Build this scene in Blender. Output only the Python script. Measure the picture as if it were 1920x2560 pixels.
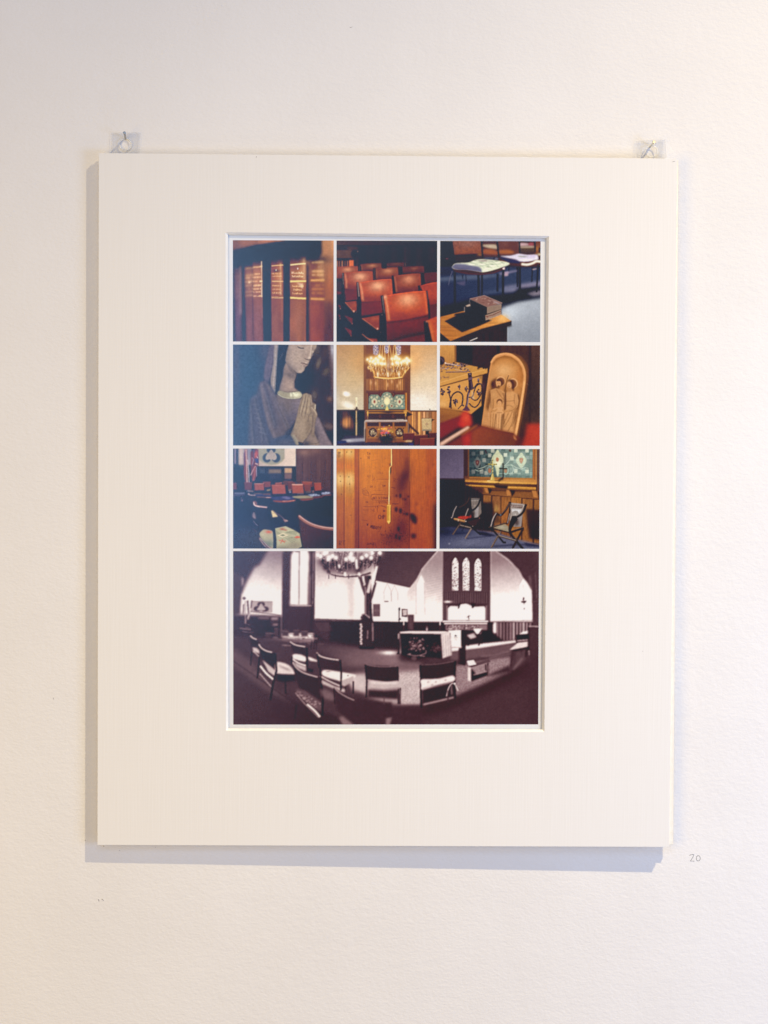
import bpy, bmesh, math, numpy as np
from mathutils import Vector, Matrix
for o in list(bpy.data.objects): bpy.data.objects.remove(o)
S = bpy.context.scene; C = S.collection
# ---------------------------------------------------------------- camera (metres; mat front lies in the plane y = 0, wall just behind it)
cam = bpy.data.cameras.new('camera'); co = bpy.data.objects.new('camera', cam); C.objects.link(co); S.camera = co
cam.sensor_fit = 'VERTICAL'; cam.sensor_height = 36.0; cam.lens = 51.61879; cam.clip_start = 0.05; cam.clip_end = 60
Mr = ((0.99989517, 0.00674139, -0.01281389), (-0.00642748, 0.99968203, 0.02438296), (0.01297419, -0.02429805, 0.99962057))
cols = [Vector((r[0], r[2], r[1])) for r in Mr]; cols[2] = -cols[2]
m = Matrix.Identity(4)
for i in range(3):
    for j in range(3): m[j][i] = cols[i][j]
m.translation = (-0.0189143, -1.3, 0.0235025); co.matrix_world = m
# ---------------------------------------------------------------- light: dim neutral room, one gallery spot, a window at the left, plus added fills right, low right, front and left
W = bpy.data.worlds.new('World'); S.world = W; W.use_nodes = True
bg = W.node_tree.nodes['Background']; bg.inputs[0].default_value = (0.385, 0.35, 0.40, 1); bg.inputs[1].default_value = 0.54
def area(name, loc, target, sx, sy, power, col, disk=False, spread=180):
    l = bpy.data.lights.new(name, 'AREA'); l.shape = 'DISK' if disk else 'RECTANGLE'; l.size = sx
    if not disk: l.size_y = sy
    l.energy = power; l.color = col; l.spread = math.radians(spread)
    o = bpy.data.objects.new(name, l); C.objects.link(o); o.location = loc
    o.rotation_euler = (Vector(target)-Vector(loc)).to_track_quat('-Z', 'Y').to_euler(); return o
sl = bpy.data.lights.new('gallery_spot', 'SPOT'); sl.energy = 282.0; sl.color = (1.0, 0.805, 0.445); sl.shadow_soft_size = 0.013; sl.spot_size = math.radians(78); sl.spot_blend = 1.0
so = bpy.data.objects.new('gallery_spot', sl); C.objects.link(so); so.location = (1.26, -1.15, 1.85)
so.rotation_euler = (Vector((0.1, 0, -2.3))-Vector(so.location)).to_track_quat('-Z', 'Y').to_euler()
area('fill_right', (1.25, -0.85, -0.22), (0.35, 0, -0.25), 0.5, 0.5, 10.4, (0.32, 0.54, 1.0))  # cool fill added to brighten the right of the wall, not an actual window
area('fill_low_right', (1.15, -0.75, -1.0), (0.45, 0, -0.40), 0.3, 0.3, 2.4, (1.0, 0.92, 0.80))  # weak warm fill added to lift the lower right corner of the wall
area('fill_front', (-0.15, -1.8, 1.0), (0, 0, 0.0), 1.3, 0.6, 7.9, (0.42, 0.62, 1.0))  # unseen bluish fill from above the camera, added for soft ambient light
area('fill_left', (-1.3, -1.5, -0.2), (-0.3, 0, -0.1), 0.8, 1.2, 14.5, (1.0, 0.66, 0.08))  # orange fill added to warm the left side of the wall
area('window_left', (-0.56, -3.0, 0.20), (-0.17, 0, 0.06), 0.32, 1.1, 9.0, (0.22, 0.52, 1.0))
S.view_settings.view_transform = 'Standard'; S.view_settings.look = 'None'; S.view_settings.exposure = 0.0; S.view_settings.gamma = 1.0
S.view_settings.use_curve_mapping = False
S.render.engine = 'CYCLES'; S.cycles.max_bounces = 8; S.cycles.transparent_max_bounces = 12
S.render.resolution_x = 768; S.render.resolution_y = 1024

# ---------------------------------------------------------------- helpers
def obj(name, bm, mat, parent=None, label=None, cat=None, group=None, kind=None, loc=None):
    me = bpy.data.meshes.new(name)
    if isinstance(bm, bmesh.types.BMesh): bm.normal_update(); bm.to_mesh(me); bm.free()
    else: me.from_pydata(*bm)
    if mat: me.materials.append(mat.m)
    o = bpy.data.objects.new(name, me); C.objects.link(o)
    if parent: o.parent = parent
    if loc: o.location = loc
    return tag(o, label, cat, group, kind)
def tag(o, label=None, cat=None, group=None, kind=None):
    for k, v in (('label', label), ('category', cat), ('group', group), ('kind', kind)):
        if v: o[k] = v
    return o
def empty(name, loc, **k):
    o = bpy.data.objects.new(name, None); C.objects.link(o); o.location = loc; o.empty_display_size = .02; return tag(o, **k)
def wall_y(x): return 0.0122+0.009*x
class Mat:
    def __init__(s, name, col=(.8, .8, .8), rough=.6, spec=.5, metal=0):
        s.m = bpy.data.materials.new(name); s.m.use_nodes = True; s.t = s.m.node_tree; s.n = s.t.nodes; s.l = s.t.links
        s.b = s.n['Principled BSDF']; s.b.inputs['Base Color'].default_value = (*col, 1); s.b.inputs['Roughness'].default_value = rough
        s.b.inputs['Specular IOR Level'].default_value = spec; s.b.inputs['Metallic'].default_value = metal
    def node(s, t, **k):
        n = s.n.new(t)
        for a, v in k.items():
            if a in n.inputs: n.inputs[a].default_value = v
            else: setattr(n, a, v)
        return n
    def noise(s, sc, detail=2, rough=.5):
        if 'tc' not in s.__dict__: s.tc = s.node('ShaderNodeTexCoord')
        mp = s.node('ShaderNodeMapping'); mp.inputs['Scale'].default_value = sc; s.l.new(s.tc.outputs['Object'], mp.inputs[0])
        nz = s.node('ShaderNodeTexNoise'); nz.inputs['Scale'].default_value = 1; nz.inputs['Detail'].default_value = detail; nz.inputs['Roughness'].default_value = rough
        s.l.new(mp.outputs[0], nz.inputs['Vector']); return nz.outputs['Fac']
    def math(s, op, a, b):
        n = s.node('ShaderNodeMath'); n.operation = op
        for i, v in enumerate((a, b)):
            if isinstance(v, (int, float)): n.inputs[i].default_value = v
            else: s.l.new(v, n.inputs[i])
        return n.outputs[0]
    def bump(s, h, dist, strength=1.0):
        n = s.node('ShaderNodeBump'); n.inputs['Strength'].default_value = strength; n.inputs['Distance'].default_value = dist
        s.l.new(h, n.inputs['Height']); s.l.new(n.outputs[0], s.b.inputs['Normal'])
    def ramp(s, fac, c0, c1, lo=.3, hi=.7):
        r = s.node('ShaderNodeValToRGB'); r.color_ramp.elements[0].position = lo; r.color_ramp.elements[1].position = hi
        r.color_ramp.elements[0].color = (*c0, 1); r.color_ramp.elements[1].color = (*c1, 1)
        s.l.new(fac, r.inputs[0]); s.l.new(r.outputs[0], s.b.inputs['Base Color'])
# ---------------------------------------------------------------- materials
mw = Mat('wall_paint', rough=.55, spec=.3); h1 = mw.noise((300, 300, 460), 3, .55); h2 = mw.noise((120, 120, 190), 2, .5)
mw.bump(mw.math('ADD', mw.math('ADD', h1, mw.math('MULTIPLY', h2, .8)), mw.math('MULTIPLY', mw.noise((22, 22, 12), 2, .5), 2.5)), .00027, 1); mw.ramp(mw.noise((5, 5, 6), 5, .65), (.805, .780, .765), (.845, .822, .810))
mm = Mat('mat_board_paper', rough=.9, spec=.15)
v = mm.math('ADD', mm.noise((620, 620, 14), 2, .5), mm.math('MULTIPLY', mm.noise((16, 16, 560), 2, .5), .35))
mm.bump(v, .00008, 1); mm.ramp(v, (.838, .812, .782), (.856, .831, .804), .45, .95)
mc = Mat('mat_core', (.93, .91, .87), .9, .1); mc.ramp(mc.noise((200, 200, 200)), (.90, .88, .84), (.95, .93, .89))
mb = Mat('backing_board_card', rough=.9, spec=.1); mb.ramp(mb.noise((60, 60, 200)), (.88, .80, .66), (.92, .85, .72))
mp_ = Mat('print_paper', rough=.28, spec=.9); mp_.ramp(mp_.noise((30, 30, 30)), (.80, .80, .80), (.82, .82, .82)); mp_.bump(mp_.noise((1500, 1500, 1500), 2), .00004, .5)
mi = Mat('printed_picture', rough=.24, spec=.9); at = mi.node('ShaderNodeAttribute', attribute_name='print'); mi.l.new(at.outputs['Color'], mi.b.inputs['Base Color'])
mi.bump(mi.noise((1500, 1500, 1500), 2), .00004, .5)
mpl = Mat('clear_plastic', (.9, .9, .9), .12)
tr = mpl.node('ShaderNodeBsdfTransparent'); tr.inputs[0].default_value = (.95, .955, .965, 1); mx = mpl.node('ShaderNodeMixShader'); fr = mpl.math('ADD', mpl.math('MULTIPLY', mpl.noise((120, 120, 120)), .05), .02)
mpl.l.new(fr, mx.inputs[0]); mpl.l.new(tr.outputs[0], mx.inputs[1]); mpl.l.new(mpl.b.outputs[0], mx.inputs[2]); mpl.l.new(mx.outputs[0], mpl.n['Material Output'].inputs[0])
mlip = Mat('moulded_plastic_lip', (.93, .93, .92), .25); tr2 = mlip.node('ShaderNodeBsdfTransparent'); mx2 = mlip.node('ShaderNodeMixShader'); mx2.inputs[0].default_value = .6
tr2.inputs[0].default_value = (.9, .9, .9, 1); mlip.bump(mlip.noise((300, 300, 300)), .0001, .3)
mlip.l.new(tr2.outputs[0], mx2.inputs[1]); mlip.l.new(mlip.b.outputs[0], mx2.inputs[2]); mlip.l.new(mx2.outputs[0], mlip.n['Material Output'].inputs[0])
ms = Mat('nail_steel', (.42, .41, .38), .35, .5, 1); ms.ramp(ms.noise((900, 900, 900)), (.30, .29, .26), (.55, .54, .50))
mbr = Mat('nail_bright', (.8, .78, .66), .3, .5, 1); mbr.ramp(mbr.noise((900, 900, 900)), (.6, .58, .48), (.85, .83, .74))
mg = Mat('pencil_graphite', (.12, .11, .11), .6); mg.ramp(mg.noise((900, 900, 900)), (.05, .05, .05), (.24, .23, .23))
mk = Mat('scuff_grey', (.4, .38, .36), .8); mk.ramp(mk.noise((900, 900, 900)), (.22, .20, .19), (.42, .39, .37))
# ---------------------------------------------------------------- printed pictures: a small painter
def srgb2lin(c):
    c = np.clip(c, 0, 1)
    return np.where(c <= 0.04045, c/12.92, ((c+0.055)/1.055)**2.4)
def hx(c):
    if isinstance(c, str):
        c = c.lstrip('#')
        return np.array([int(c[i:i+2], 16)/255.0 for i in (0, 2, 4)])
    return np.array(c, float)
def gblur(a, s):
    if s <= 0.05: return a
    r = int(math.ceil(3*s)); k = np.exp(-0.5*(np.arange(-r, r+1)/s)**2); k /= k.sum()
    for ax in (0, 1):
        pad = [(0, 0)]*a.ndim; pad[ax] = (r, r)
        b = np.pad(a, pad, mode='edge'); o = np.zeros_like(a)
        for i, w in enumerate(k):
            sl = [slice(None)]*a.ndim; sl[ax] = slice(i, i+a.shape[ax]); o += w*b[tuple(sl)]
        a = o
    return a
def smooth(pts, n=6, closed=False):
    P = [np.array(p, float) for p in pts]; m = len(P); out = []
    g = (lambda i: P[i % m]) if closed else (lambda i: P[min(max(i, 0), m-1)])
    for i in range(m if closed else m-1):
        a, b, c, d = g(i-1), g(i), g(i+1), g(i+2)
        for k in range(n):
            t = k/n
            out.append(0.5*((2*b)+(c-a)*t+(2*a-5*b+4*c-d)*t*t+(3*b-a-3*c+d)*t**3))
    if not closed: out.append(P[-1])
    return out
class Painter:
    """paints in the coordinates of a w x h frame (x0,y0)-(x1,y1); SS x supersampled, blended in display space"""
    def __init__(s, frame, w, h, bg, seed=1, ss=2):
        s.x0, s.y0, s.x1, s.y1 = frame; s.ss = ss
        s.W, s.H = w*ss, h*ss; s.w, s.h = w, h
        s.sx = s.W/(s.x1-s.x0); s.sy = s.H/(s.y1-s.y0)
        s.a = np.zeros((s.H, s.W, 3)); s.a[:] = hx(bg); s.rng = np.random.RandomState(seed)
        s.clip = None; s.ox = 0.0; s.oy = 0.0
    def T(s, p): return ((p[0]+s.ox-s.x0)*s.sx, (p[1]+s.oy-s.y0)*s.sy)
    def grid(s, b):
        ys, xs = np.mgrid[b[1]:b[3], b[0]:b[2]]
        return (xs+0.5)/s.sx+s.x0-s.ox, (ys+0.5)/s.sy+s.y0-s.oy
    def _mask(s, polys, blur=0):
        blur *= 0.75
        """polys in pixel space -> (mask, box)"""
        allp = np.array([p for q in polys for p in q]); m = int(3*blur)+3
        bx0 = max(int(allp[:, 0].min())-m, 0); by0 = max(int(allp[:, 1].min())-m, 0)
        bx1 = min(int(allp[:, 0].max())+m+1, s.W); by1 = min(int(allp[:, 1].max())+m+1, s.H)
        if bx1 <= bx0 or by1 <= by0: return None, None
        X = np.arange(bx0, bx1)[None, :]+0.5; Y = np.arange(by0, by1)+0.5
        tot = np.zeros((by1-by0, bx1-bx0), bool)
        for q in polys:
            ins = np.zeros_like(tot); n = len(q)
            for i in range(n):
                xa, ya = q[i]; xb, yb = q[(i+1) % n]
                if ya == yb: continue
                lo, hi = (ya, yb) if ya < yb else (yb, ya)
                r0 = max(int(np.searchsorted(Y, lo, 'left')), 0); r1 = int(np.searchsorted(Y, hi, 'left'))
                if r1 <= r0: continue
                xc = xa+(Y[r0:r1]-ya)*(xb-xa)/(yb-ya)
                ins[r0:r1] ^= (X < xc[:, None])
            tot |= ins
        mk = tot.astype(float)
        if blur > 0: mk = gblur(mk, blur)
        return mk, (bx0, by0, bx1, by1)
    def put(s, mk, b, col, al=1.0, mode='mix'):
        if mk is None: return
        m = mk*al
        if s.clip is not None: m = m*s.clip[b[1]:b[3], b[0]:b[2]]
        v = s.a[b[1]:b[3], b[0]:b[2]]
        if isinstance(col, tuple) and col and col[0] == 'g':      # ('g', c0, c1, p0, p1): linear gradient between two points
            _, c0, c1, p0, p1 = col; c0, c1 = hx(c0), hx(c1); X, Y = s.grid(b)
            dx, dy = p1[0]-p0[0], p1[1]-p0[1]
            t = np.clip(((X-p0[0])*dx+(Y-p0[1])*dy)/(dx*dx+dy*dy), 0, 1)[..., None]; c = c0*(1-t)+c1*t
        elif isinstance(col, np.ndarray) and col.ndim == 3: c = col
        else: c = hx(col)
        if mode == 'mix': v[:] = v*(1-m[..., None])+c*m[..., None]
        elif mode == 'mul': v[:] = v*(1-m[..., None]*(1-c))
        else: v[:] = 1-(1-v)*(1-c*m[..., None])                   # screen
    def poly(s, pts, col, blur=0, al=1.0, sm=False, mode='mix'):
        if sm: pts = smooth(pts, 6, True)
        mk, b = s._mask([[s.T(p) for p in pts]], blur); s.put(mk, b, col, al, mode)
    def rect(s, x0, y0, x1, y1, col, blur=0, al=1.0, mode='mix'): s.poly([(x0, y0), (x1, y0), (x1, y1), (x0, y1)], col, blur, al, False, mode)
    def ell(s, cx, cy, rx, ry, col, blur=0, al=1.0, rot=0, mode='mix'):
        c, n = math.cos(rot), math.sin(rot)
        s.poly([(cx+rx*math.cos(t)*c-ry*math.sin(t)*n, cy+rx*math.cos(t)*n+ry*math.sin(t)*c) for t in np.linspace(0, 2*math.pi, 25)[:-1]], col, blur, al, False, mode)
    def line(s, pts, w, col, blur=0, al=1.0, sm=False, w2=None, mode='mix'):
        if sm: pts = smooth(pts, 5)
        q = [np.array(s.T(p)) for p in pts]; n = len(q); polys = []
        ws = [(w+((w2 if w2 is not None else w)-w)*i/max(n-1, 1))*s.sx/2 for i in range(n)]
        for i in range(n-1):
            d = q[i+1]-q[i]; L = np.hypot(*d)
            if L < 1e-6: continue
            nn = np.array([-d[1], d[0]])/L
            polys.append([q[i]+nn*ws[i], q[i+1]+nn*ws[i+1], q[i+1]-nn*ws[i+1], q[i]-nn*ws[i]])
        for i in range(1, n-1):
            r = ws[i]
            if r > 0.7: polys.append([q[i]+r*np.array([math.cos(t), math.sin(t)]) for t in np.linspace(0, 6.283, 9)[:-1]])
        if polys: mk, b = s._mask(polys, blur); s.put(mk, b, col, al, mode)
    def glow(s, cx, cy, rx, ry, col, al=1.0, rot=0, mode='mix', p=1.0):
        x, y = s.T((cx, cy)); R = 2.6*max(rx, ry)*s.sx
        b = (max(int(x-R), 0), max(int(y-R), 0), min(int(x+R)+1, s.W), min(int(y+R)+1, s.H))
        if b[2] <= b[0] or b[3] <= b[1]: return
        X, Y = s.grid(b); c, n = math.cos(rot), math.sin(rot)
        u = ((X-cx)*c+(Y-cy)*n)/rx; v = (-(X-cx)*n+(Y-cy)*c)/ry
        s.put(np.exp(-(u*u+v*v)**p), b, col, al, mode)
    def setclip(s, pts=None, blur=0.8, sm=False):
        if pts is None: s.clip = None; return
        if sm: pts = smooth(pts, 6, True)
        mk, b = s._mask([[s.T(p) for p in pts]], blur); c = np.zeros((s.H, s.W))
        if mk is not None: c[b[1]:b[3], b[0]:b[2]] = mk
        s.clip = c
    def nz(s, fx, fy):
        """smooth noise, feature size fx,fy in frame units, about -1..1"""
        gx = max(int((s.x1-s.x0)/fx)+2, 2); gy = max(int((s.y1-s.y0)/fy)+2, 2)
        g = s.rng.uniform(-1, 1, (gy, gx))
        xs = np.linspace(0, gx-1.001, s.W); ys = np.linspace(0, gy-1.001, s.H)
        xi, yi = xs.astype(int), ys.astype(int); tx, ty = xs-xi, ys-yi
        tx = tx*tx*(3-2*tx); ty = (ty*ty*(3-2*ty))[:, None]
        r0 = g[yi][:, xi]*(1-tx)+g[yi][:, xi+1]*tx; r1 = g[yi+1][:, xi]*(1-tx)+g[yi+1][:, xi+1]*tx
        return r0*(1-ty)+r1*ty
    def tex(s, amp, fx, fy, pts=None, blur=1.0, tint=(1, 1, 1)):
        """multiply by 1+amp*noise inside pts (or everywhere)"""
        n = s.nz(fx, fy); m = np.ones((s.H, s.W))
        if pts is not None:
            m = np.zeros((s.H, s.W)); mk, b = s._mask([[s.T(p) for p in pts]], blur)
            if mk is None: return
            m[b[1]:b[3], b[0]:b[2]] = mk
        if s.clip is not None: m = m*s.clip
        s.a *= 1+amp*(n*m)[..., None]*np.array(tint)
    def blurall(s, sig, m=None):
        bl = gblur(s.a, sig*s.ss)
        s.a = bl if m is None else s.a*(1-m[..., None])+bl*m[..., None]
    def out(s, grain=0.012):
        s.a = np.clip(s.a*(1+.02*s.nz(60, 60)+.02*s.nz(24, 24)+.02*s.nz(11, 11))[..., None], 0, 1)   # mottled tones inside the flat areas
        o = s.a.reshape(s.h, s.ss, s.w, s.ss, 3).mean((1, 3))
        o = o+0.42*(o-gblur(o, 1.6))
        o = o+gblur(s.rng.normal(0, 1, (s.h, s.w)), 0.6)[..., None]*grain*1.2
        return np.clip(o, 0, 1)
def pic_books():
    p = Painter((72, 62, 1615, 1607), 250, 250, '#1c1614', 11)
    # wood behind and at the right, dark shelf above
    p.rect(1180, 0, 1700, 1700, ('g', '#b27a48', '#5e3420', (1500, 100), (1500, 1500)), 6)
    p.glow(1560, 800, 120, 260, '#a8602c', .8); p.glow(1600, 120, 120, 250, '#c08c5c', .6)
    p.rect(1430, 1000, 1700, 1700, '#4f2d1c', 14, .55)
    p.poly([(0, 0), (1180, 0), (840, 75), (400, 140), (72, 240), (0, 260)], ('g', '#7e5038', '#a8683c', (72, 200), (700, 60)), 5)
    p.poly([(0, 232), (300, 165), (620, 110), (1000, 62), (1000, 20), (1420, 20), (1430, 260), (1380, 330), (900, 420), (0, 520)], '#1f1c1d', 9)
    p.rect(60, 420, 1240, 1700, '#241610', 12)
    p.rect(0, 440, 130, 1700, '#2c2230', 8)
    def spine(x0, x1, ytop, xb0, xb1, col, colb, bl):
        p.poly([(x0, ytop), (x1, ytop-15), (x1+3, 900), (xb1, 1640), (xb0, 1640), (x0+2, 900)], ('g', col, colb, (0, ytop+40), (0, 1250)), bl)
        p.glow((x0+x1)/2, ytop, (x1-x0)*.8, 60, '#1a1212', .75)
    spine(95, 200, 460, 115, 215, '#6a3f36', '#63404a', 7)
    spine(255, 372, 440, 275, 395, '#7e4424', '#744238', 6)
    spine(375, 520, 390, 395, 540, '#82461f', '#774438', 3)
    spine(655, 840, 360, 665, 845, '#7a3a18', '#80482e', 3)
    spine(945, 1192, 320, 940, 1192, '#7e4422', '#8a502e', 3.5)
    spine(1250, 1470, 350, 1250, 1465, '#74401f', '#824020', 6)
    p.rect(372, 420, 380, 1500, '#3c1c10', 3, .6)
    p.tex(.10, 60, 300)
    # highlights down the round spines
    for x, y0, y1, w, c, a, b in ((188, 440, 1200, 22, '#cbb0a0', .55, 6), (510, 380, 930, 11, '#fff0d0', .95, 2), (518, 900, 1250, 8, '#c8a088', .5, 3), (800, 410, 900, 22, '#f2d6a8', .75, 5), (820, 900, 1300, 14, '#b07850', .5, 5),
                          (1160, 340, 660, 30, '#dcc09c', .8, 7), (1440, 370, 700, 40, '#c8a070', .6, 10), (1080, 1000, 1600, 80, '#a06c40', .35, 16), (740, 950, 1550, 70, '#9a5c3c', .3, 14), (460, 950, 1500, 60, '#8e5a4a', .4, 14)):
        p.line([(x, y0), (x+4, y1)], w, c, b, a)
    p.poly([(1040, 700), (1150, 720), (1140, 800), (1090, 750)], '#efe6d8', 4, .8)
    for x, y, rx, ry, c, a in ((1140, 520, 60, 180, '#c08a54', .6), (1060, 720, 110, 60, '#a8683c', .5), (780, 560, 50, 170, '#b4733c', .6), (750, 800, 80, 110, '#9c5c30', .5), (1410, 480, 50, 130, '#b08050', .6), (1370, 800, 90, 100, '#9c5c2c', .4), (440, 650, 70, 220, '#a0643c', .45), (310, 650, 50, 200, '#946044', .4), (1070, 1250, 90, 260, '#985e3c', .4)): p.glow(x, y, rx, ry, c, a)
    # gilt bands and lettering (out of focus away from the middle book)
    def band(x0, x1, y, dy, w, c, bl, a=1): p.line([(x0, y), ((x0+x1)/2, y+dy*.6), (x1, y+dy)], w, c, bl, a)
    g = '#e6c078'
    for y in (495, 600, 640, 700, 760, 810, 855, 910):
        k = {700: 1, 640: .9, 495: .8}.get(y, .65)
        for x in range(258, 370, 26):
            if p.rng.rand() < .88: band(x, x+22, y-(x-258)*.1, -3, 24, g, 4, k*(.6+.4*p.rng.rand()))
        band(100, 180, y+8, -6, 14, '#b08468', 6, .45)
    p.ell(322, 703, 20, 14, '#ffe9b0', 4)
    for y, h in ((475, 22), (580, 22), (630, 22), (692, 18), (755, 26), (808, 24), (855, 20), (916, 20)):
        for x in range(386, 500, 17):
            if p.rng.rand() < .85: band(x, x+13, y-(x-386)*.06, -2, h, '#eec684', 2.5, .55+.45*p.rng.rand())
    band(480, 522, 688, -2, 20, '#ffe2a0', 2.5); band(440, 522, 918, -6, 8, '#f0c888', 2); band(480, 522, 462, -3, 16, '#f4cc90', 3)
    # middle book, in focus
    for y, dy in ((456, -14), (448, -14), (684, -2), (694, -2), (926, 4), (940, 4)): band(664, 845, y, dy, 6, '#ecc680', 1, .95)
    p.glow(735, 530, 55, 22, '#2a120a', .8)
    p.ell(733, 516, 6, 14, '#ffe6b4', 1)
    for y, x0, x1, h, dy in ((572, 670, 820, 26, -8), (610, 676, 812, 22, -4), (752, 676, 806, 24, 2), (808, 684, 800, 20, 2), (864, 676, 806, 28, 2)):
        x = x0
        while x < x1:
            w = p.rng.uniform(4, 9); p.line([(x, y-h*.5+dy*(x-x0)/130), (x+p.rng.uniform(-4, 4), y+h*.5+dy*(x-x0)/130)], w*.55, '#e8b870', .8, .75)
            if p.rng.rand() < .6: p.line([(x, y+p.rng.uniform(-h*.4, h*.4)), (x+w, y+p.rng.uniform(-h*.4, h*.4))], 4, '#f4cc88', .8, .8)
            x += w+3
    for k in range(90):
        x, y = p.rng.uniform(665, 835), p.rng.uniform(540, 920); p.ell(x, y, 2.5, 2, '#d89850', .8, .6)
    # fourth book: large legible title blocks
    band(952, 1185, 436, -22, 22, '#f0cc90', 2); band(948, 1192, 688, -6, 26, '#f2c878', 2); band(948, 1192, 936, 12, 28, '#f0c474', 2)
    p.ell(1064, 492, 8, 14, '#ffeccc', 1.5)
    for y, x0, x1, h, c in ((556, 975, 1155, 34, '#f6dcae'), (606, 980, 1148, 34, '#f4d6a0'), (757, 985, 1145, 32, '#ecc27c'), (812, 1000, 1128, 28, '#eec884'), (868, 988, 1140, 30, '#e8bc78')):
        x = x0; first = True
        while x < x1:
            hh = h if first or p.rng.rand() < .25 else h*.62
            p.line([(x, y+h*.5-hh), (x+2, y+h*.5)], 6, c, 1.2, .9)
            if p.rng.rand() < .7: p.line([(x, y+h*.5-hh*(.9 if p.rng.rand() < .5 else .1)), (x+11, y+h*.5-hh*(.8 if p.rng.rand() < .5 else .2))], 6, c, 1.2, .9)
            x += 13 if not first else 16; first = False
    # right book, soft
    for y, h, dy in ((398, 26, -12), (532, 28, -4), (588, 24, -2), (672, 26, -6), (750, 22, -6), (806, 22, -4), (866, 24, 0), (950, 26, 8)):
        if y in (672, 950): band(1262, 1472, y, dy, h, '#e4b05e', 4)
        else:
            for x in range(1282, 1460, 26):
                if p.rng.rand() < .85: band(x, x+24, y+dy*(x-1282)/180, 0, h, '#e8c080' if y < 650 else '#cc8c48', 4, .6+.35*p.rng.rand())
    p.ell(1386, 466, 8, 18, '#b89880', 3, .7)
    p.line([(505, 522), (580, 518), (650, 498)], 4, '#8a6a54', 1, .7)
    p.rect(1480, 0, 1490, 330, '#c49464', 20, .3)
    p.poly([(1300, 30), (1415, 30), (1420, 240), (1380, 320), (1240, 300)], '#1e1a1a', 9)
    for x, y, rx, ry, a in ((1065, 560, 110, 60, .35), (1370, 570, 90, 70, .35), (745, 600, 80, 100, .32), (440, 640, 70, 150, .3), (315, 660, 50, 120, .22), (1060, 780, 90, 90, .3), (745, 800, 70, 90, .2)): p.glow(x, y, rx, ry, '#b87838', a, mode='scr')
    p.a = np.clip(.22+(p.a-.22)*1.12, 0, 1)
    X = np.linspace(0, 1, p.W)[None, :]; p.blurall(2.2, np.clip(1-X/.36, 0, 1)*np.ones((p.H, 1))); p.blurall(1.6, np.clip((X-.74)/.1, 0, 1)*np.ones((p.H, 1)))
    return p.out(.02)

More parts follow.
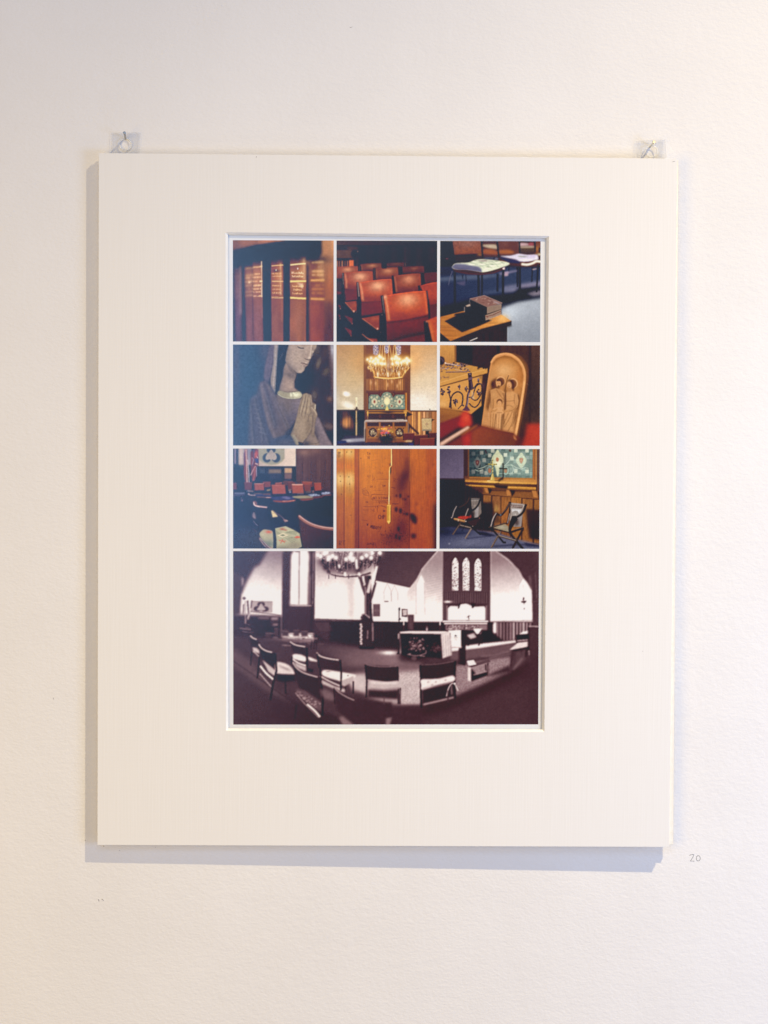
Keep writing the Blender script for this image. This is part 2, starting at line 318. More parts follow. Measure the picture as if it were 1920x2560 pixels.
def pic_red_chairs():
    p = Painter((65, 68, 1615, 1608), 250, 250, '#2a1c18', 12)
    p.rect(0, 0, 1700, 150, ('g', '#4a352a', '#2a201c', (100, 0), (1500, 0)), 3)
    p.rect(0, 138, 1700, 160, '#1d1512', 3)
    for x in range(440, 1650, 95):
        p.rect(x, 160, x+90, 600, '#33221c' if (x//95) % 2 else '#2b1e19', 3); p.line([(x, 165), (x, 560)], 4, '#4a342a', 2, .5)
    p.line([(1120, 160), (1120, 560)], 8, '#4e3c33', 3, .7); p.line([(928, 165), (928, 400)], 5, '#453229', 2, .6)
    # bookcase at the left
    p.rect(60, 160, 390, 480, '#4a3327', 4); p.rect(60, 210, 300, 340, '#5d4232', 4); p.rect(60, 168, 230, 210, '#33231b', 3)
    p.rect(230, 165, 320, 215, '#4d372a', 3); p.ell(345, 270, 55, 60, '#16100e', 5); p.rect(60, 335, 380, 362, '#241a16', 3)
    p.rect(60, 362, 260, 480, '#24150f', 2)
    for i, x in enumerate((75, 108, 150, 195, 232)): p.rect(x-10, 372, x+14, 478, ('#8a5a38', '#6a3c28', '#9a6c48', '#4a241a', '#7a4c38')[i], 3); p.line([(x, 380), (x, 470)], 5, '#c09470', 2, .7)
    p.rect(258, 368, 334, 480, '#e0763a', 3); p.rect(330, 362, 372, 480, '#2a1d18', 3); p.line([(390, 235), (388, 450)], 10, '#3e2c24', 3); p.ell(390, 234, 8, 8, '#a08878', 2)
    p.rect(1420, 400, 1700, 620, '#281d1a', 8)
    def back(q, c, hl=None, rim=True, b=2):
        """q: TL TR BR BL of a padded back panel"""
        (ax, ay), (bx, by), (cx, cy), (dx, dy) = q
        def m(u, v): return ((ax*(1-u)+bx*u)*(1-v)+(dx*(1-u)+cx*u)*v, (ay*(1-u)+by*u)*(1-v)+(dy*(1-u)+cy*u)*v)
        pts = [m(.02, .03), m(.3, -.015), m(.7, -.03), m(.97, 0), m(1.0, .05), m(1.0, .95), m(.97, 1), m(.5, 1.02), m(.03, 1), m(0, .95), m(0, .06)]
        p.poly(pts, c, b); p.setclip(pts, b)
        W = math.hypot(bx-ax, by-ay); H = math.hypot(dx-ax, dy-ay); c0 = hx(c)
        x, y = m(.5, .97); p.glow(x, y, W*.7, H*.3, c0*.68, .75)
        x, y = m(.5, .6); p.glow(x, y, W*.4, H*.25, c0*1.12, .5)
        if hl: x, y = m(.55, .3); p.glow(x, y, W*.27, H*.28, hl, .85, -.1); p.glow(x, y-H*.05, W*.13, H*.13, np.minimum(hx(hl)*1.15, 1), .55)
        if rim:
            p.line([m(.035, .06), m(.06, .5), m(.07, .95)], W*.035, hl or c0*1.3, b+2, .65); p.line([m(.0, .03), m(.3, .0), m(.7, -.01), m(1, .02)], H*.05, c0*1.25, 2, .8)
            p.line([m(.955, .05), m(.97, .5), m(.98, .9)], W*.03, c0*1.35, b+2, .5)
        p.setclip()
    def low(q, c, b=2):
        p.poly(q, c, b); p.line([q[0], q[1]], 16, '#24110c', 5, .9)
    # far rows
    for q, c, h in (([(835, 408), (1110, 395), (1120, 470), (835, 470)], '#54301f', '#6b4430'), ([(430, 425), (755, 408), (760, 530), (440, 530)], '#6e3a26', '#a8744e'),
                 ([(1075, 465), (1410, 452), (1415, 560), (1080, 560)], '#5f3224', '#7a4a38'), ([(660, 490), (1015, 475), (1020, 640), (665, 650)], '#7c3f28', '#bb8258'),
                 ([(1400, 560), (1640, 548), (1640, 720), (1430, 720)], '#5a2c20', None), ([(40, 470), (395, 458), (400, 640), (40, 640)], '#88432a', '#c48b5c')):
        back(q, c, h, b=3)
    for q in ([(760, 405), (830, 405), (835, 490), (765, 490)], [(1015, 465), (1075, 465), (1080, 585), (1025, 585)], [(1362, 560), (1410, 558), (1425, 720), (1370, 720)]): p.poly(q, '#16110f', 3)
    for x0, x1, y0, y1 in ((400, 440, 455, 530), (628, 664, 488, 660), (1110, 1125, 400, 460)):
        p.rect(x0, y0, x1, y1, '#1c1512', 3); p.line([(x0+14, y0+5), (x0+18, y1)], 9, '#8f7464', 2, .7)
    # row 2 right
    back([(945, 600), (1360, 565), (1370, 830), (965, 860)], '#84402a', '#c88a62')
    p.poly([(912, 600), (942, 598), (975, 870), (935, 870)], '#120e0d', 2); p.line([(950, 640), (972, 850)], 6, '#6a4c40', 2, .6)
    # row 1 right edge
    low([(1480, 1020), (1640, 1000), (1640, 1300), (1500, 1320)], '#5c2416'); back([(1355, 745), (1640, 695), (1640, 1010), (1480, 1040)], '#a04426', None)
    p.poly([(1320, 750), (1350, 745), (1370, 830), (1325, 830)], '#120e0d', 2)
    # left column chair
    p.poly([(60, 690), (180, 690), (190, 900), (60, 900)], '#3e2018', 4); p.poly([(60, 840), (140, 850), (145, 925), (90, 915)], '#6c3020', 3)
    low([(185, 800), (400, 790), (410, 960), (190, 990)], '#6b3020')
    back([(180, 555), (620, 535), (630, 665), (190, 690)], '#8e4830', None, False); back([(178, 553), (620, 535), (628, 800), (190, 805)], '#97472b', '#d8a87c')
    p.poly([(370, 690), (700, 640), (700, 820), (380, 820)], '#97472b', 6, 0)
    # dark floor / under seats left
    p.poly([(60, 900), (190, 870), (200, 1000), (440, 990), (470, 1240), (760, 1230), (840, 1330), (840, 1700), (0, 1700), (0, 900)], '#17110f', 6)
    p.poly([(150, 560), (178, 558), (190, 1000), (165, 1120), (140, 1100)], '#120e0d', 2); p.line([(160, 560), (172, 740)], 12, '#9a8678', 2, .85); p.line([(205, 580), (225, 680), (215, 780)], 14, '#d08458', 4, .8)
    # seats at the left
    for q in ([(195, 1005), (370, 985), (375, 1130), (335, 1160)], [(455, 1250), (735, 1200), (745, 1420), (700, 1425)]):
        p.poly(q, '#8a4128', 2); p.line([q[0], q[3], ], 12, '#c8805c', 2, .8); p.ell(q[3][0]-3, q[3][1]-18, 10, 12, '#ffdcc0', 3)
        p.glow((q[0][0]+q[1][0])/2+60, q[1][1]+60, 70, 40, '#a8583a', .5)
    for q in ([(195, 1205), (315, 1250), (312, 1340)], [(190, 1385), (300, 1435), (295, 1525)], [(80, 1190), (125, 1200), (125, 1265)], [(75, 1040), (130, 1055), (130, 1110)]): p.poly(q, '#6e3222', 3); p.ell(q[2][0]-6, q[2][1]-6, 6, 8, '#c89080', 2)
    p.line([(190, 1205), (250, 1280), (312, 1335)], 7, '#a85c44', 2, .8); p.line([(190, 1385), (240, 1460), (296, 1522)], 7, '#8c4c3c', 2, .8)
    p.poly([(455, 1485), (560, 1555), (690, 1560), (700, 1620), (620, 1620)], '#8a4026', 3); p.line([(458, 1488), (530, 1550), (640, 1612)], 11, '#d08c70', 2, .8)
    p.line([(378, 1150), (392, 1400)], 6, '#54352a', 2, .8); p.rect(725, 1190, 780, 1430, '#120e0d', 3); p.ell(765, 1196, 7, 7, '#b8a8a0', 2); p.ell(745, 1462, 5, 6, '#b09890', 2); p.ell(372, 1155, 5, 5, '#b8a090', 2)
    # middle chair
    low([(440, 1000), (760, 965), (780, 1170), (445, 1225)], '#6e2f1d'); p.line([(450, 1222), (780, 1172)], 14, '#180e0b', 4)
    back([(410, 700), (918, 648), (935, 960), (445, 1000)], '#a94c2b', '#dfae80')
    p.line([(425, 705), (455, 850), (462, 970)], 26, '#e09668', 6, .8)
    p.poly([(370, 700), (402, 698), (445, 1000), (448, 1260), (410, 1260), (390, 1000)], '#151110', 2); p.line([(390, 702), (412, 920)], 20, '#958478', 2, .9)
    p.poly([(920, 650), (945, 645), (968, 850), (945, 870)], '#161110', 2)
    # front chair
    p.poly([(830, 1290), (1480, 1180), (1500, 1500), (840, 1640)], ('g', '#70301d', '#54241a', (900, 1300), (1000, 1600)), 3)
    p.glow(1200, 1330, 200, 90, '#7e3822', .5); p.poly([(840, 1600), (1100, 1520), (1430, 1450), (1430, 1510), (1100, 1560), (880, 1620)], '#2c1510', 10, .9)
    p.poly([(880, 1620), (1100, 1560), (1430, 1490), (1440, 1640), (850, 1640)], '#643022', 5)
    back([(790, 900), (1445, 828), (1478, 1190), (835, 1300)], '#b34d26', '#e0a878')
    p.line([(805, 905), (840, 1010), (855, 1170), (860, 1280)], 30, '#e2935e', 8, .8); p.glow(815, 925, 30, 30, '#f4c49c', .7)
    p.line([(1425, 850), (1445, 980), (1465, 1180)], 22, '#d08050', 6, .6); p.line([(840, 1300), (1130, 1270), (1478, 1192)], 12, '#8a3c22', 4, .8)
    p.line([(838, 1316), (1130, 1284), (1478, 1208)], 14, '#200f0a', 5, .7)
    p.poly([(742, 905), (785, 898), (832, 1300), (838, 1640), (775, 1640), (790, 1330), (770, 1100)], '#151110', 2)
    p.line([(768, 905), (785, 1040), (806, 1180)], 30, '#867a72', 3, .85, w2=14); p.line([(758, 905), (775, 1020)], 5, '#2c2624', 1)
    p.poly([(1445, 825), (1466, 825), (1500, 1050), (1512, 1240), (1490, 1240), (1478, 1060)], '#141110', 2); p.line([(1456, 830), (1476, 960)], 10, '#7a706a', 2, .9)
    p.poly([(1410, 1290), (1450, 1290), (1500, 1640), (1440, 1640)], '#1a1412', 3)
    p.poly([(1440, 1290), (1500, 1262), (1640, 1205), (1640, 1640), (1560, 1640), (1510, 1450), (1480, 1320)], '#b04e26', 3)
    p.line([(1480, 1300), (1520, 1400), (1555, 1600)], 36, '#d88c52', 10, .75); p.poly([(1420, 1330), (1470, 1300), (1500, 1450), (1540, 1640), (1450, 1640)], '#1a1310', 4); p.ell(1452, 1300, 16, 12, '#c8a898', 5, .8)
    p.tex(.06, 40, 40)
    p.a *= np.array([1.0, .95, .97])
    return p.out(.012)

def pic_cushion():
    p = Painter((62, 85, 1603, 1618), 250, 250, '#232840', 13)
    p.rect(0, 0, 1700, 620, ('g', '#231a20', '#3a2620', (60, 0), (1500, 0)), 8)
    # carpet bands
    p.poly([(0, 480), (700, 470), (1700, 480), (1700, 1700), (0, 1700)], ('g', '#262b48', '#2e3a5e', (0, 500), (1200, 800)), 10)
    p.poly([(0, 640), (600, 600), (1000, 590), (1000, 615), (640, 660), (0, 700)], '#56637e', 9, .8)
    p.poly([(60, 520), (230, 500), (240, 600), (60, 620)], '#1c2034', 10, .7)
    p.poly([(1050, 780), (1600, 690), (1640, 700), (1640, 780), (1100, 870), (1000, 850)], '#9c90a8', 10, .75)
    p.poly([(700, 880), (1250, 760), (1300, 780), (900, 880), (720, 900)], '#44547c', 10, .8)
    p.poly([(0, 1100), (700, 930), (1250, 860), (1640, 760), (1640, 1000), (1050, 1110), (1000, 1200), (0, 1260)], '#15151f', 12, .92)
    p.poly([(1250, 800), (1560, 780), (1560, 850), (1200, 930)], '#12131c', 10, .9)
    p.poly([(1380, 880), (1560, 830), (1640, 840), (1640, 900), (1500, 920)], '#a89ca8', 9, .7)
    p.poly([(1010, 1110), (1250, 1010), (1640, 945), (1640, 1640), (1000, 1640)], ('g', '#a3adb8', '#8f98a4', (1100, 1100), (1400, 1600)), 10)
    p.glow(1130, 1180, 160, 110, '#c4d2de', .6)
    p.setclip([(1090, 1250), (1300, 1200), (1640, 1150), (1640, 1640), (1090, 1640)], 8)
    for k in range(60):
        y = 1180+k*13; p.line([(1060, y+60), (1640, y-120+90)], 4.5, '#6a727e', .8, min(.75, .15+k*.02))
    for k in range(40):
        x = 1090+k*16; p.line([(x, 1300), (x+60, 1640)], 4, '#747c88', .8, .4)
    p.setclip()
    # far chairs
    p.poly([(240, 60), (690, 60), (700, 290), (280, 300)], ('g', '#7c4a38', '#84472a', (450, 80), (450, 290)), 4); p.glow(480, 130, 130, 50, '#8e6354', .7); p.tex(.1, 20, 20, [(250, 90), (690, 90), (700, 280), (280, 290)])
    p.poly([(275, 296), (700, 270), (700, 320), (285, 345)], '#2a1510', 5); p.poly([(285, 320), (700, 300), (720, 360), (420, 400), (290, 400)], '#341c16', 6)
    p.line([(235, 60), (290, 420)], 16, '#191418', 3); p.line([(265, 60), (305, 300)], 6, '#5d4038', 2, .7); p.glow(670, 290, 45, 25, '#a07040', .7)
    p.poly([(715, 60), (930, 60), (945, 330), (725, 330)], '#4a2a20', 4); p.poly([(720, 140), (900, 135), (935, 170), (930, 205), (820, 195), (725, 165)], '#b8a890', 5, .95, True); p.poly([(725, 215), (850, 205), (935, 240), (940, 290), (725, 275)], '#8f4f26', 6, 1, True)
    p.poly([(945, 60), (1275, 60), (1290, 300), (960, 300)], '#5c342a', 4); p.glow(1050, 130, 70, 60, '#74483a', .6); p.poly([(960, 230), (1100, 215), (1200, 250), (1150, 275), (965, 270)], '#9c5a2a', 6, 1, True)
    p.poly([(1280, 60), (1520, 60), (1530, 280), (1290, 290)], '#3a2420', 4); p.poly([(1275, 115), (1400, 115), (1420, 150), (1290, 160)], '#b89a9c', 5, 1, True); p.poly([(1420, 115), (1490, 105), (1495, 155), (1430, 160)], '#9c4a50', 5, .9, True)
    p.poly([(1285, 165), (1500, 155), (1505, 185), (1400, 200), (1290, 190)], '#a89484', 5, 1, True); p.poly([(1290, 200), (1500, 195), (1490, 250), (1300, 250)], '#4c3a1c', 6, 1, True)
    p.rect(1520, 60, 1640, 300, '#6a3c20', 6); p.glow(1560, 200, 40, 50, '#a0682c', .8); p.rect(1575, 180, 1640, 260, '#2a1c16', 5); p.glow(1590, 285, 45, 20, '#b8b498', .9)
    for a, b in (((690, 60), (715, 330)), ((930, 60), (965, 330)), ((1275, 60), (1285, 270)), ((1515, 60), (1520, 250))): p.line([a, b], 20, '#1c161b', 3)
    p.rect(730, 330, 960, 370, '#46506e', 8, .9); p.rect(890, 345, 950, 365, '#8890a4', 4, .6); p.rect(880, 330, 900, 370, '#221f30', 3)
    p.line([(60, 300), (240, 320)], 60, '#1c161a', 12, .6); p.glow(165, 355, 25, 12, '#6c3c40', .8)
    # right chair: seat with lilac cloth
    p.poly([(960, 330), (1200, 360), (1300, 400), (1600, 370), (1603, 460), (1300, 470), (1130, 445), (970, 400)], '#4a2018', 4)
    p.poly([(980, 318), (1100, 340), (1210, 362), (1300, 395), (1270, 425), (1120, 415), (990, 350)], '#2c2450', 4)
    p.poly([(985, 312), (1130, 305), (1200, 290), (1270, 274), (1400, 290), (1540, 290), (1565, 320), (1568, 360), (1500, 375), (1390, 395), (1290, 392), (1230, 365), (1080, 335)], '#cdc8dc', 4, 1, True)
    p.glow(1340, 320, 60, 14, '#8f9090', .8); p.glow(1290, 315, 30, 10, '#98a088', .7); p.glow(1480, 310, 60, 20, '#c0b0d8', .7); p.glow(1380, 372, 110, 14, '#eeeaf6', .8); p.glow(1540, 330, 20, 25, '#e0d8ee', .8)
    p.line([(1310, 432), (1400, 440), (1480, 420), (1540, 390), (1603, 395)], 36, '#f0f2dc', 4, 1, True)
    # legs & bits
    for pts, w in (([(1282, 470), (1290, 950)], 34), ([(1568, 440), (1545, 860)], 24), ([(1480, 480), (1470, 700)], 16), ([(1245, 480), (1250, 780)], 22), ([(945, 580), (942, 850)], 26), ([(1120, 470), (1118, 560)], 10), ([(400, 590), (410, 660)], 10), ([(455, 600), (462, 700)], 8)): p.line(pts, w, '#16131a', 3)
    p.poly([(300, 720), (450, 690), (440, 765), (380, 755)], '#4c4664', 4, .9); p.poly([(1035, 560), (1115, 545), (1105, 612), (1050, 618)], '#b0949c', 4, .95); p.poly([(960, 570), (1250, 520), (1250, 545), (1000, 600)], '#9484a0', 5, .7); p.poly([(1470, 510), (1540, 495), (1545, 510), (1490, 525)], '#b49c98', 3, .9)
    # left chair seat and tufted cushion
    p.poly([(255, 500), (700, 540), (1050, 470), (1060, 510), (900, 570), (690, 600), (480, 590), (270, 550)], '#3e1c18', 4); p.line([(300, 545), (480, 580), (690, 592), (880, 568), (1040, 505)], 10, '#6c3a30', 3, .7)
    cush = [(250, 470), (300, 425), (500, 410), (590, 375), (700, 360), (900, 375), (1080, 400), (1130, 430), (1080, 460), (990, 490), (860, 530), (760, 552), (690, 555), (480, 520), (300, 515), (245, 490)]
    p.poly(cush, '#cfd6bc', 3, 1, True); p.setclip(cush, 2)
    p.poly([(235, 440), (420, 435), (560, 460), (660, 480), (705, 560), (480, 540), (235, 530)], '#62607e', 5, 1, True); p.glow(400, 510, 120, 20, '#4a4260', .6)
    for c in ((600, 395), (760, 385), (930, 400), (700, 430), (860, 450), (540, 430), (1020, 425), (800, 490)): p.glow(c[0], c[1]+10, 50, 14, '#eef2d8', .7); p.glow(c[0]-5, c[1]-14, 26, 9, '#869078', .75, .2)
    for q in ([(540, 400), (600, 435), (700, 460), (740, 500)], [(650, 380), (760, 430), (860, 500)], [(830, 380), (900, 420), (960, 480)], [(560, 420), (800, 400), (950, 400)], [(660, 470), (850, 440), (1050, 430)]): p.line(q, 8, '#8c9a84', 3, .6, True)
    p.glow(720, 385, 70, 14, '#7a6468', .7); p.poly([(700, 520), (860, 500), (960, 480), (980, 500), (760, 560), (705, 560)], '#d8e4c8', 4, .8)
    p.setclip()
    p.poly([(1015, 495), (1055, 478), (1055, 515), (1030, 520)], '#f4e4e0', 3)
    for pts, w in (([(285, 560), (290, 1050)], 32), ([(650, 600), (655, 920)], 34), ([(705, 600), (703, 920)], 26), ([(1030, 520), (1028, 960)], 34), ([(1030, 960), (1030, 1010)], 20)): p.line(pts, w, '#131118', 2.5)
    p.line([(680, 610), (690, 900)], 10, '#4a4454', 3, .7)
    p.line([(250, 540), (215, 640), (190, 755)], 8, '#6c6478', 2, .9, True); p.line([(240, 530), (230, 560), (205, 680)], 4, '#54506a', 2, .7)
    # table, its shadow, books
    p.poly([(60, 1240), (420, 1150), (1000, 1200), (1160, 1300), (700, 1420), (220, 1610), (60, 1480)], ('g', '#a8692c', '#c88c48', (200, 1500), (950, 1250)), 2)
    p.tex(.08, 400, 14, [(60, 1240), (1160, 1200), (1160, 1300), (220, 1610), (60, 1480)])
    p.glow(1030, 1260, 80, 60, '#e0b470', .8); p.glow(140, 1330, 100, 50, '#b87c3a', .6)
    p.poly([(130, 1305), (310, 1220), (270, 1215), (300, 1190), (430, 1165), (760, 1260), (860, 1290), (680, 1370), (400, 1475)], '#2b1c17', 3)
    p.poly([(222, 1608), (700, 1420), (1162, 1296), (1162, 1360), (1095, 1385), (1095, 1640), (180, 1640)], '#33241c', 2)
    p.line([(225, 1606), (700, 1416), (1160, 1297)], 8, '#8c5a30', 2, .8); p.poly([(1095, 1385), (1162, 1355), (1162, 1380), (1100, 1400)], '#1a1412', 4, .7); p.poly([(60, 1480), (220, 1610), (60, 1640)], '#2e2019', 2)
    p.tex(.15, 8, 300, [(300, 1600), (1090, 1400), (1090, 1640), (250, 1640)])
    p.line([(520, 1606), (640, 1556)], 13, '#d8d4d0', 1.5); 
    for k in range(6): p.line([(530+k*20, 1590-k*8), (536+k*20, 1612-k*8)], 4, '#33241c', .8)
    p.poly([(440, 1080), (520, 1035), (1000, 1110), (1005, 1195), (760, 1290), (440, 1185)], '#1d1512', 2)
    p.poly([(445, 1070), (520, 1040), (540, 1070), (480, 1085)], '#b8a494', 3); p.line([(436, 1085), (436, 1160)], 8, '#a8988c', 2)
    p.poly([(756, 1215), (1000, 1125), (1005, 1195), (905, 1240), (762, 1288)], '#917867', 1.5); p.line([(775, 1232), (870, 1210), (995, 1150)], 7, '#5c2c22', 1.5); p.line([(765, 1225), (800, 1245)], 9, '#6c2c24', 1.5)
    p.line([(760, 1286), (900, 1238), (1003, 1196)], 6, '#c4b0a0', 1.5, .8)
    p.poly([(522, 965), (790, 1085), (782, 1190), (530, 1075)], '#1f1411', 2); p.poly([(785, 1085), (1005, 1040), (1005, 1120), (782, 1192)], '#877262', 1.5)
    for k in range(4): p.line([(785, 1105+k*22), (1005, 1052+k*18)], 3, '#6c5a4e', 1, .6)
    p.poly([(520, 963), (740, 910), (1018, 1026), (790, 1088)], '#7d5a50', 1.5); p.line([(520, 963), (740, 910), (1018, 1026)], 5, '#c0a496', 1.5, .9); p.line([(520, 965), (790, 1088), (1018, 1028)], 6, '#9c8478', 1.5, .9)
    p.setclip([(560, 965), (735, 922), (960, 1020), (800, 1070)], 2)
    for k in range(50): p.glow(p.rng.uniform(570, 950), p.rng.uniform(930, 1070), 14, 6, ('#a08478', '#5a3530', '#b49c90')[k % 3], .6)
    p.setclip(); p.glow(930, 1020, 60, 14, '#a8a0a8', .6, .4)
    p.line([(525, 960), (512, 1000), (525, 1040)], 6, '#b4a494', 2, .8); p.line([(820, 1270), (840, 1295), (870, 1275)], 8, '#a88868', 2, .9)
    g = p.a.mean(2, keepdims=True); bl = np.clip((p.a[..., 2:]-p.a[..., :1])*4, 0, 1); p.a = p.a*(1-.45*bl)+g*.45*bl; p.a = np.clip(p.a*1.05, 0, 1)
    return p.out(.012)
def pic_statue():
    p = Painter((72, 58, 1615, 1604), 250, 250, '#3c2a2c', 14)
    # blurred background: dusky blue-brown at the left, warm foliage at the right
    p.rect(0, 0, 700, 1700, ('g', '#3d4a66', '#3b4560', (72, 0), (700, 0)), 10); p.glow(130, 400, 50, 420, '#5c4a62', .7); p.glow(330, 500, 170, 600, '#36506e', .6)
    p.glow(560, 150, 80, 160, '#5c5066', .6)
    p.rect(1150, 0, 1700, 1700, '#48302c', 20); p.glow(1450, 1100, 200, 300, '#4a3230', .8); p.glow(1500, 1450, 160, 120, '#2a2226', .9)
    for x, y, rx, ry, c, a, r in ((1385, 340, 35, 90, '#7c6048', .9, .3), (1500, 470, 45, 70, '#74583e', .8, .6), (1320, 830, 45, 90, '#6e5240', .9, 0), (1560, 890, 50, 50, '#8a563c', .8, 0), (1360, 130, 50, 110, '#6a5244', .7, .2), (1540, 1310, 90, 60, '#7a5448', .8, .2), (1480, 180, 40, 120, '#5c3c34', .8, .2), (1250, 560, 90, 160, '#382c34', .8, 0), (1120, 650, 90, 180, '#32303e', .9, 0)):
        p.glow(x, y, rx, ry, c, a, r)
    p.poly([(1550, 40), (1700, 40), (1700, 860), (1610, 860), (1585, 500)], '#8a6c70', 12, .9); p.glow(1595, 130, 35, 120, '#a8a0b4', .8); p.line([(1550, 60), (1570, 300), (1600, 800)], 14, '#6a3030', 6, .7)
    # veil and hair
    p.poly([(640, 40), (960, 40), (900, 300), (830, 620), (740, 830), (600, 700), (540, 620), (560, 420), (600, 220)], '#3a3c50', 5)
    p.poly([(640, 40), (700, 40), (690, 300), (640, 560), (600, 660), (545, 560), (560, 400), (600, 220)], '#735668', 6); p.line([(660, 60), (630, 330), (590, 620)], 30, '#4c4860', 9, .6)
    p.poly([(700, 40), (770, 40), (745, 300), (735, 500), (712, 800), (650, 690), (648, 580), (690, 330)], ('g', '#8a7070', '#9a7c74', (700, 60), (690, 700)), 3)
    p.line([(735, 60), (728, 300), (715, 520), (695, 700)], 26, '#c0a092', 6, .75); p.line([(768, 60), (748, 300), (735, 500), (716, 790)], 8, '#d0b8a4', 2, .8)
    for k in range(16): y = 400+k*22; p.line([(720-k*1.4, y), (742-k*2, y-16)], 4, '#5c4c54', 1, .8)
    p.poly([(770, 40), (940, 40), (890, 300), (850, 470), (820, 640), (800, 800), (720, 820), (735, 520), (750, 280)], '#2a3142', 5)
    p.line([(880, 60), (820, 220), (760, 330)], 14, '#5a4a50', 4, .6, True); p.line([(850, 180), (780, 280)], 8, '#7a6460', 3, .6); p.line([(930, 60), (850, 400)], 30, '#25303e', 8, .7)
    # mantle over the shoulders
    p.poly([(480, 640), (560, 600), (650, 680), (730, 830), (860, 1120), (980, 1330), (900, 1450), (800, 1640), (300, 1640), (330, 900), (430, 830)], '#584c5e', 8)
    p.poly([(490, 640), (570, 610), (720, 860), (860, 1100), (960, 1330), (940, 1420), (700, 1500), (600, 1290), (540, 980)], ('g', '#6e5460', '#6a504e', (520, 700), (900, 1350)), 4)
    p.line([(560, 620), (600, 800), (650, 1000), (700, 1150), (760, 1400)], 55, '#4a4458', 14, .6, True); p.line([(500, 680), (550, 960), (620, 1240), (720, 1500)], 30, '#866a68', 7, .7, True)
    p.line([(600, 660), (740, 920), (860, 1150), (950, 1330)], 24, '#8a6a60', 6, .6, True); p.line([(470, 850), (540, 1150), (610, 1400), (680, 1640)], 26, '#40425a', 8, .8, True)
    p.line([(340, 900), (420, 840), (460, 860)], 24, '#6c5c70', 7, .7, True); p.glow(800, 1330, 90, 90, '#6c5050', .7)
    for k in range(14): p.line([(370+k*8, 930+k*36), (450+k*9, 950+k*36)], 10, '#7e6e7e' if k % 2 else '#484a66', 3, .6)
    for k in range(16): p.line([(600+k*14, 820+k*34), (640+k*15, 850+k*34)], 6, '#584858', 3, .5)
    p.poly([(560, 1640), (700, 1500), (940, 1430), (1040, 1500), (1060, 1640)], '#424660', 8); p.glow(880, 1560, 160, 60, '#645460', .6)
    # dress front
    p.poly([(730, 820), (860, 860), (1000, 890), (1120, 880), (1140, 960), (1080, 1150), (1000, 1260), (960, 1330), (880, 1180), (760, 930)], ('g', '#7c5f56', '#64505c', (900, 850), (930, 1250)), 4)
    p.glow(1060, 960, 70, 100, '#84686e', .8); p.glow(900, 1000, 60, 100, '#7a5c50', .7); p.line([(980, 1100), (1040, 1130), (1070, 1080)], 8, '#5a4458', 2, .8, True); p.line([(820, 950), (930, 1200), (970, 1320)], 20, '#4c4048', 8, .6)
    for q, w in (([(520, 660), (590, 860), (650, 1080), (720, 1300)], 16), ([(620, 720), (720, 940), (820, 1160), (900, 1330)], 14), ([(560, 900), (620, 1120), (700, 1340)], 12), ([(400, 880), (440, 1080), (500, 1300), (520, 1560)], 16), ([(340, 980), (360, 1240), (380, 1600)], 16), ([(460, 1100), (540, 1380), (620, 1600)], 14)): p.line(q, w, '#8c7674', 5, .55, True); p.line([(a+16, b+6) for a, b in q], w, '#383648', 6, .6, True)
    # neck
    neck = [(880, 330), (1050, 500), (1010, 620), (1015, 720), (1080, 770), (940, 800), (780, 780), (790, 700), (840, 540), (850, 420)]
    p.poly(neck, '#a07864', 4); p.setclip(neck, 3); p.line([(840, 380), (800, 600), (770, 800)], 60, '#6c5658', 12, .7); p.glow(960, 530, 110, 60, '#6a5048', .75, .5); p.glow(960, 680, 60, 90, '#b48a72', .6); p.line([(1040, 520), (1005, 640), (1020, 740)], 16, '#7c5c50', 5, .6); p.setclip()
    # collar
    col = [(750, 800), (790, 760), (900, 790), (1000, 785), (1085, 770), (1135, 825), (1110, 870), (1010, 885), (900, 878), (790, 845)]
    p.poly(col, '#a08a66', 3, 1, True); p.setclip(col, 2); p.glow(1040, 825, 70, 40, '#e2d8b0', .9); p.glow(960, 820, 14, 40, '#e8dcb8', .7); p.glow(850, 800, 60, 22, '#96805c', .7); p.glow(1000, 800, 16, 14, '#e0d8b0', .8); p.setclip()
    p.line([(760, 815), (850, 865), (1000, 884), (1110, 868)], 6, '#e4d8ac', 2, .8, True); p.line([(790, 758), (900, 778), (1000, 776), (1085, 765)], 8, '#5c4838', 3, .7, True)
    # face: three quarter view looking down to the right
    face = [(930, 40), (1360, 40), (1345, 110), (1310, 170), (1290, 200), (1270, 260), (1250, 295), (1235, 330), (1215, 375), (1180, 400), (1165, 450), (1120, 490), (1060, 490), (990, 440), (910, 380), (875, 300), (895, 180)]
    p.poly(face, '#a98470', 3); p.setclip(face, 2.5)
    p.glow(1060, 250, 110, 130, '#b48e78', .8); p.line([(905, 60), (880, 220), (880, 320), (960, 430), (1060, 500)], 60, '#70564e', 14, .75, True); p.glow(1110, 470, 60, 30, '#c49c84', .7); p.glow(1215, 120, 40, 90, '#c09a84', .7)
    p.glow(1320, 80, 40, 50, '#a88468', .7); p.glow(1150, 60, 80, 20, '#96705e', .6)
    p.line([(1275, 60), (1262, 180), (1250, 270)], 10, '#ecc8ae', 3, .8); p.line([(1240, 60), (1225, 200), (1195, 260)], 34, '#8e6c5c', 8, .5)
    p.line([(1060, 85), (1100, 108), (1160, 112)], 12, '#46362f', 2, .95, True); p.line([(1065, 82), (1120, 118), (1162, 126)], 7, '#5a5250', 2, .8, True); p.glow(1110, 76, 50, 12, '#c09880', .6); p.glow(1125, 132, 40, 10, '#b8917a', .6)
    p.line([(1290, 100), (1300, 160), (1345, 120)], 14, '#6a4c40', 4, .8); p.glow(1300, 165, 14, 22, '#c8a890', .7)
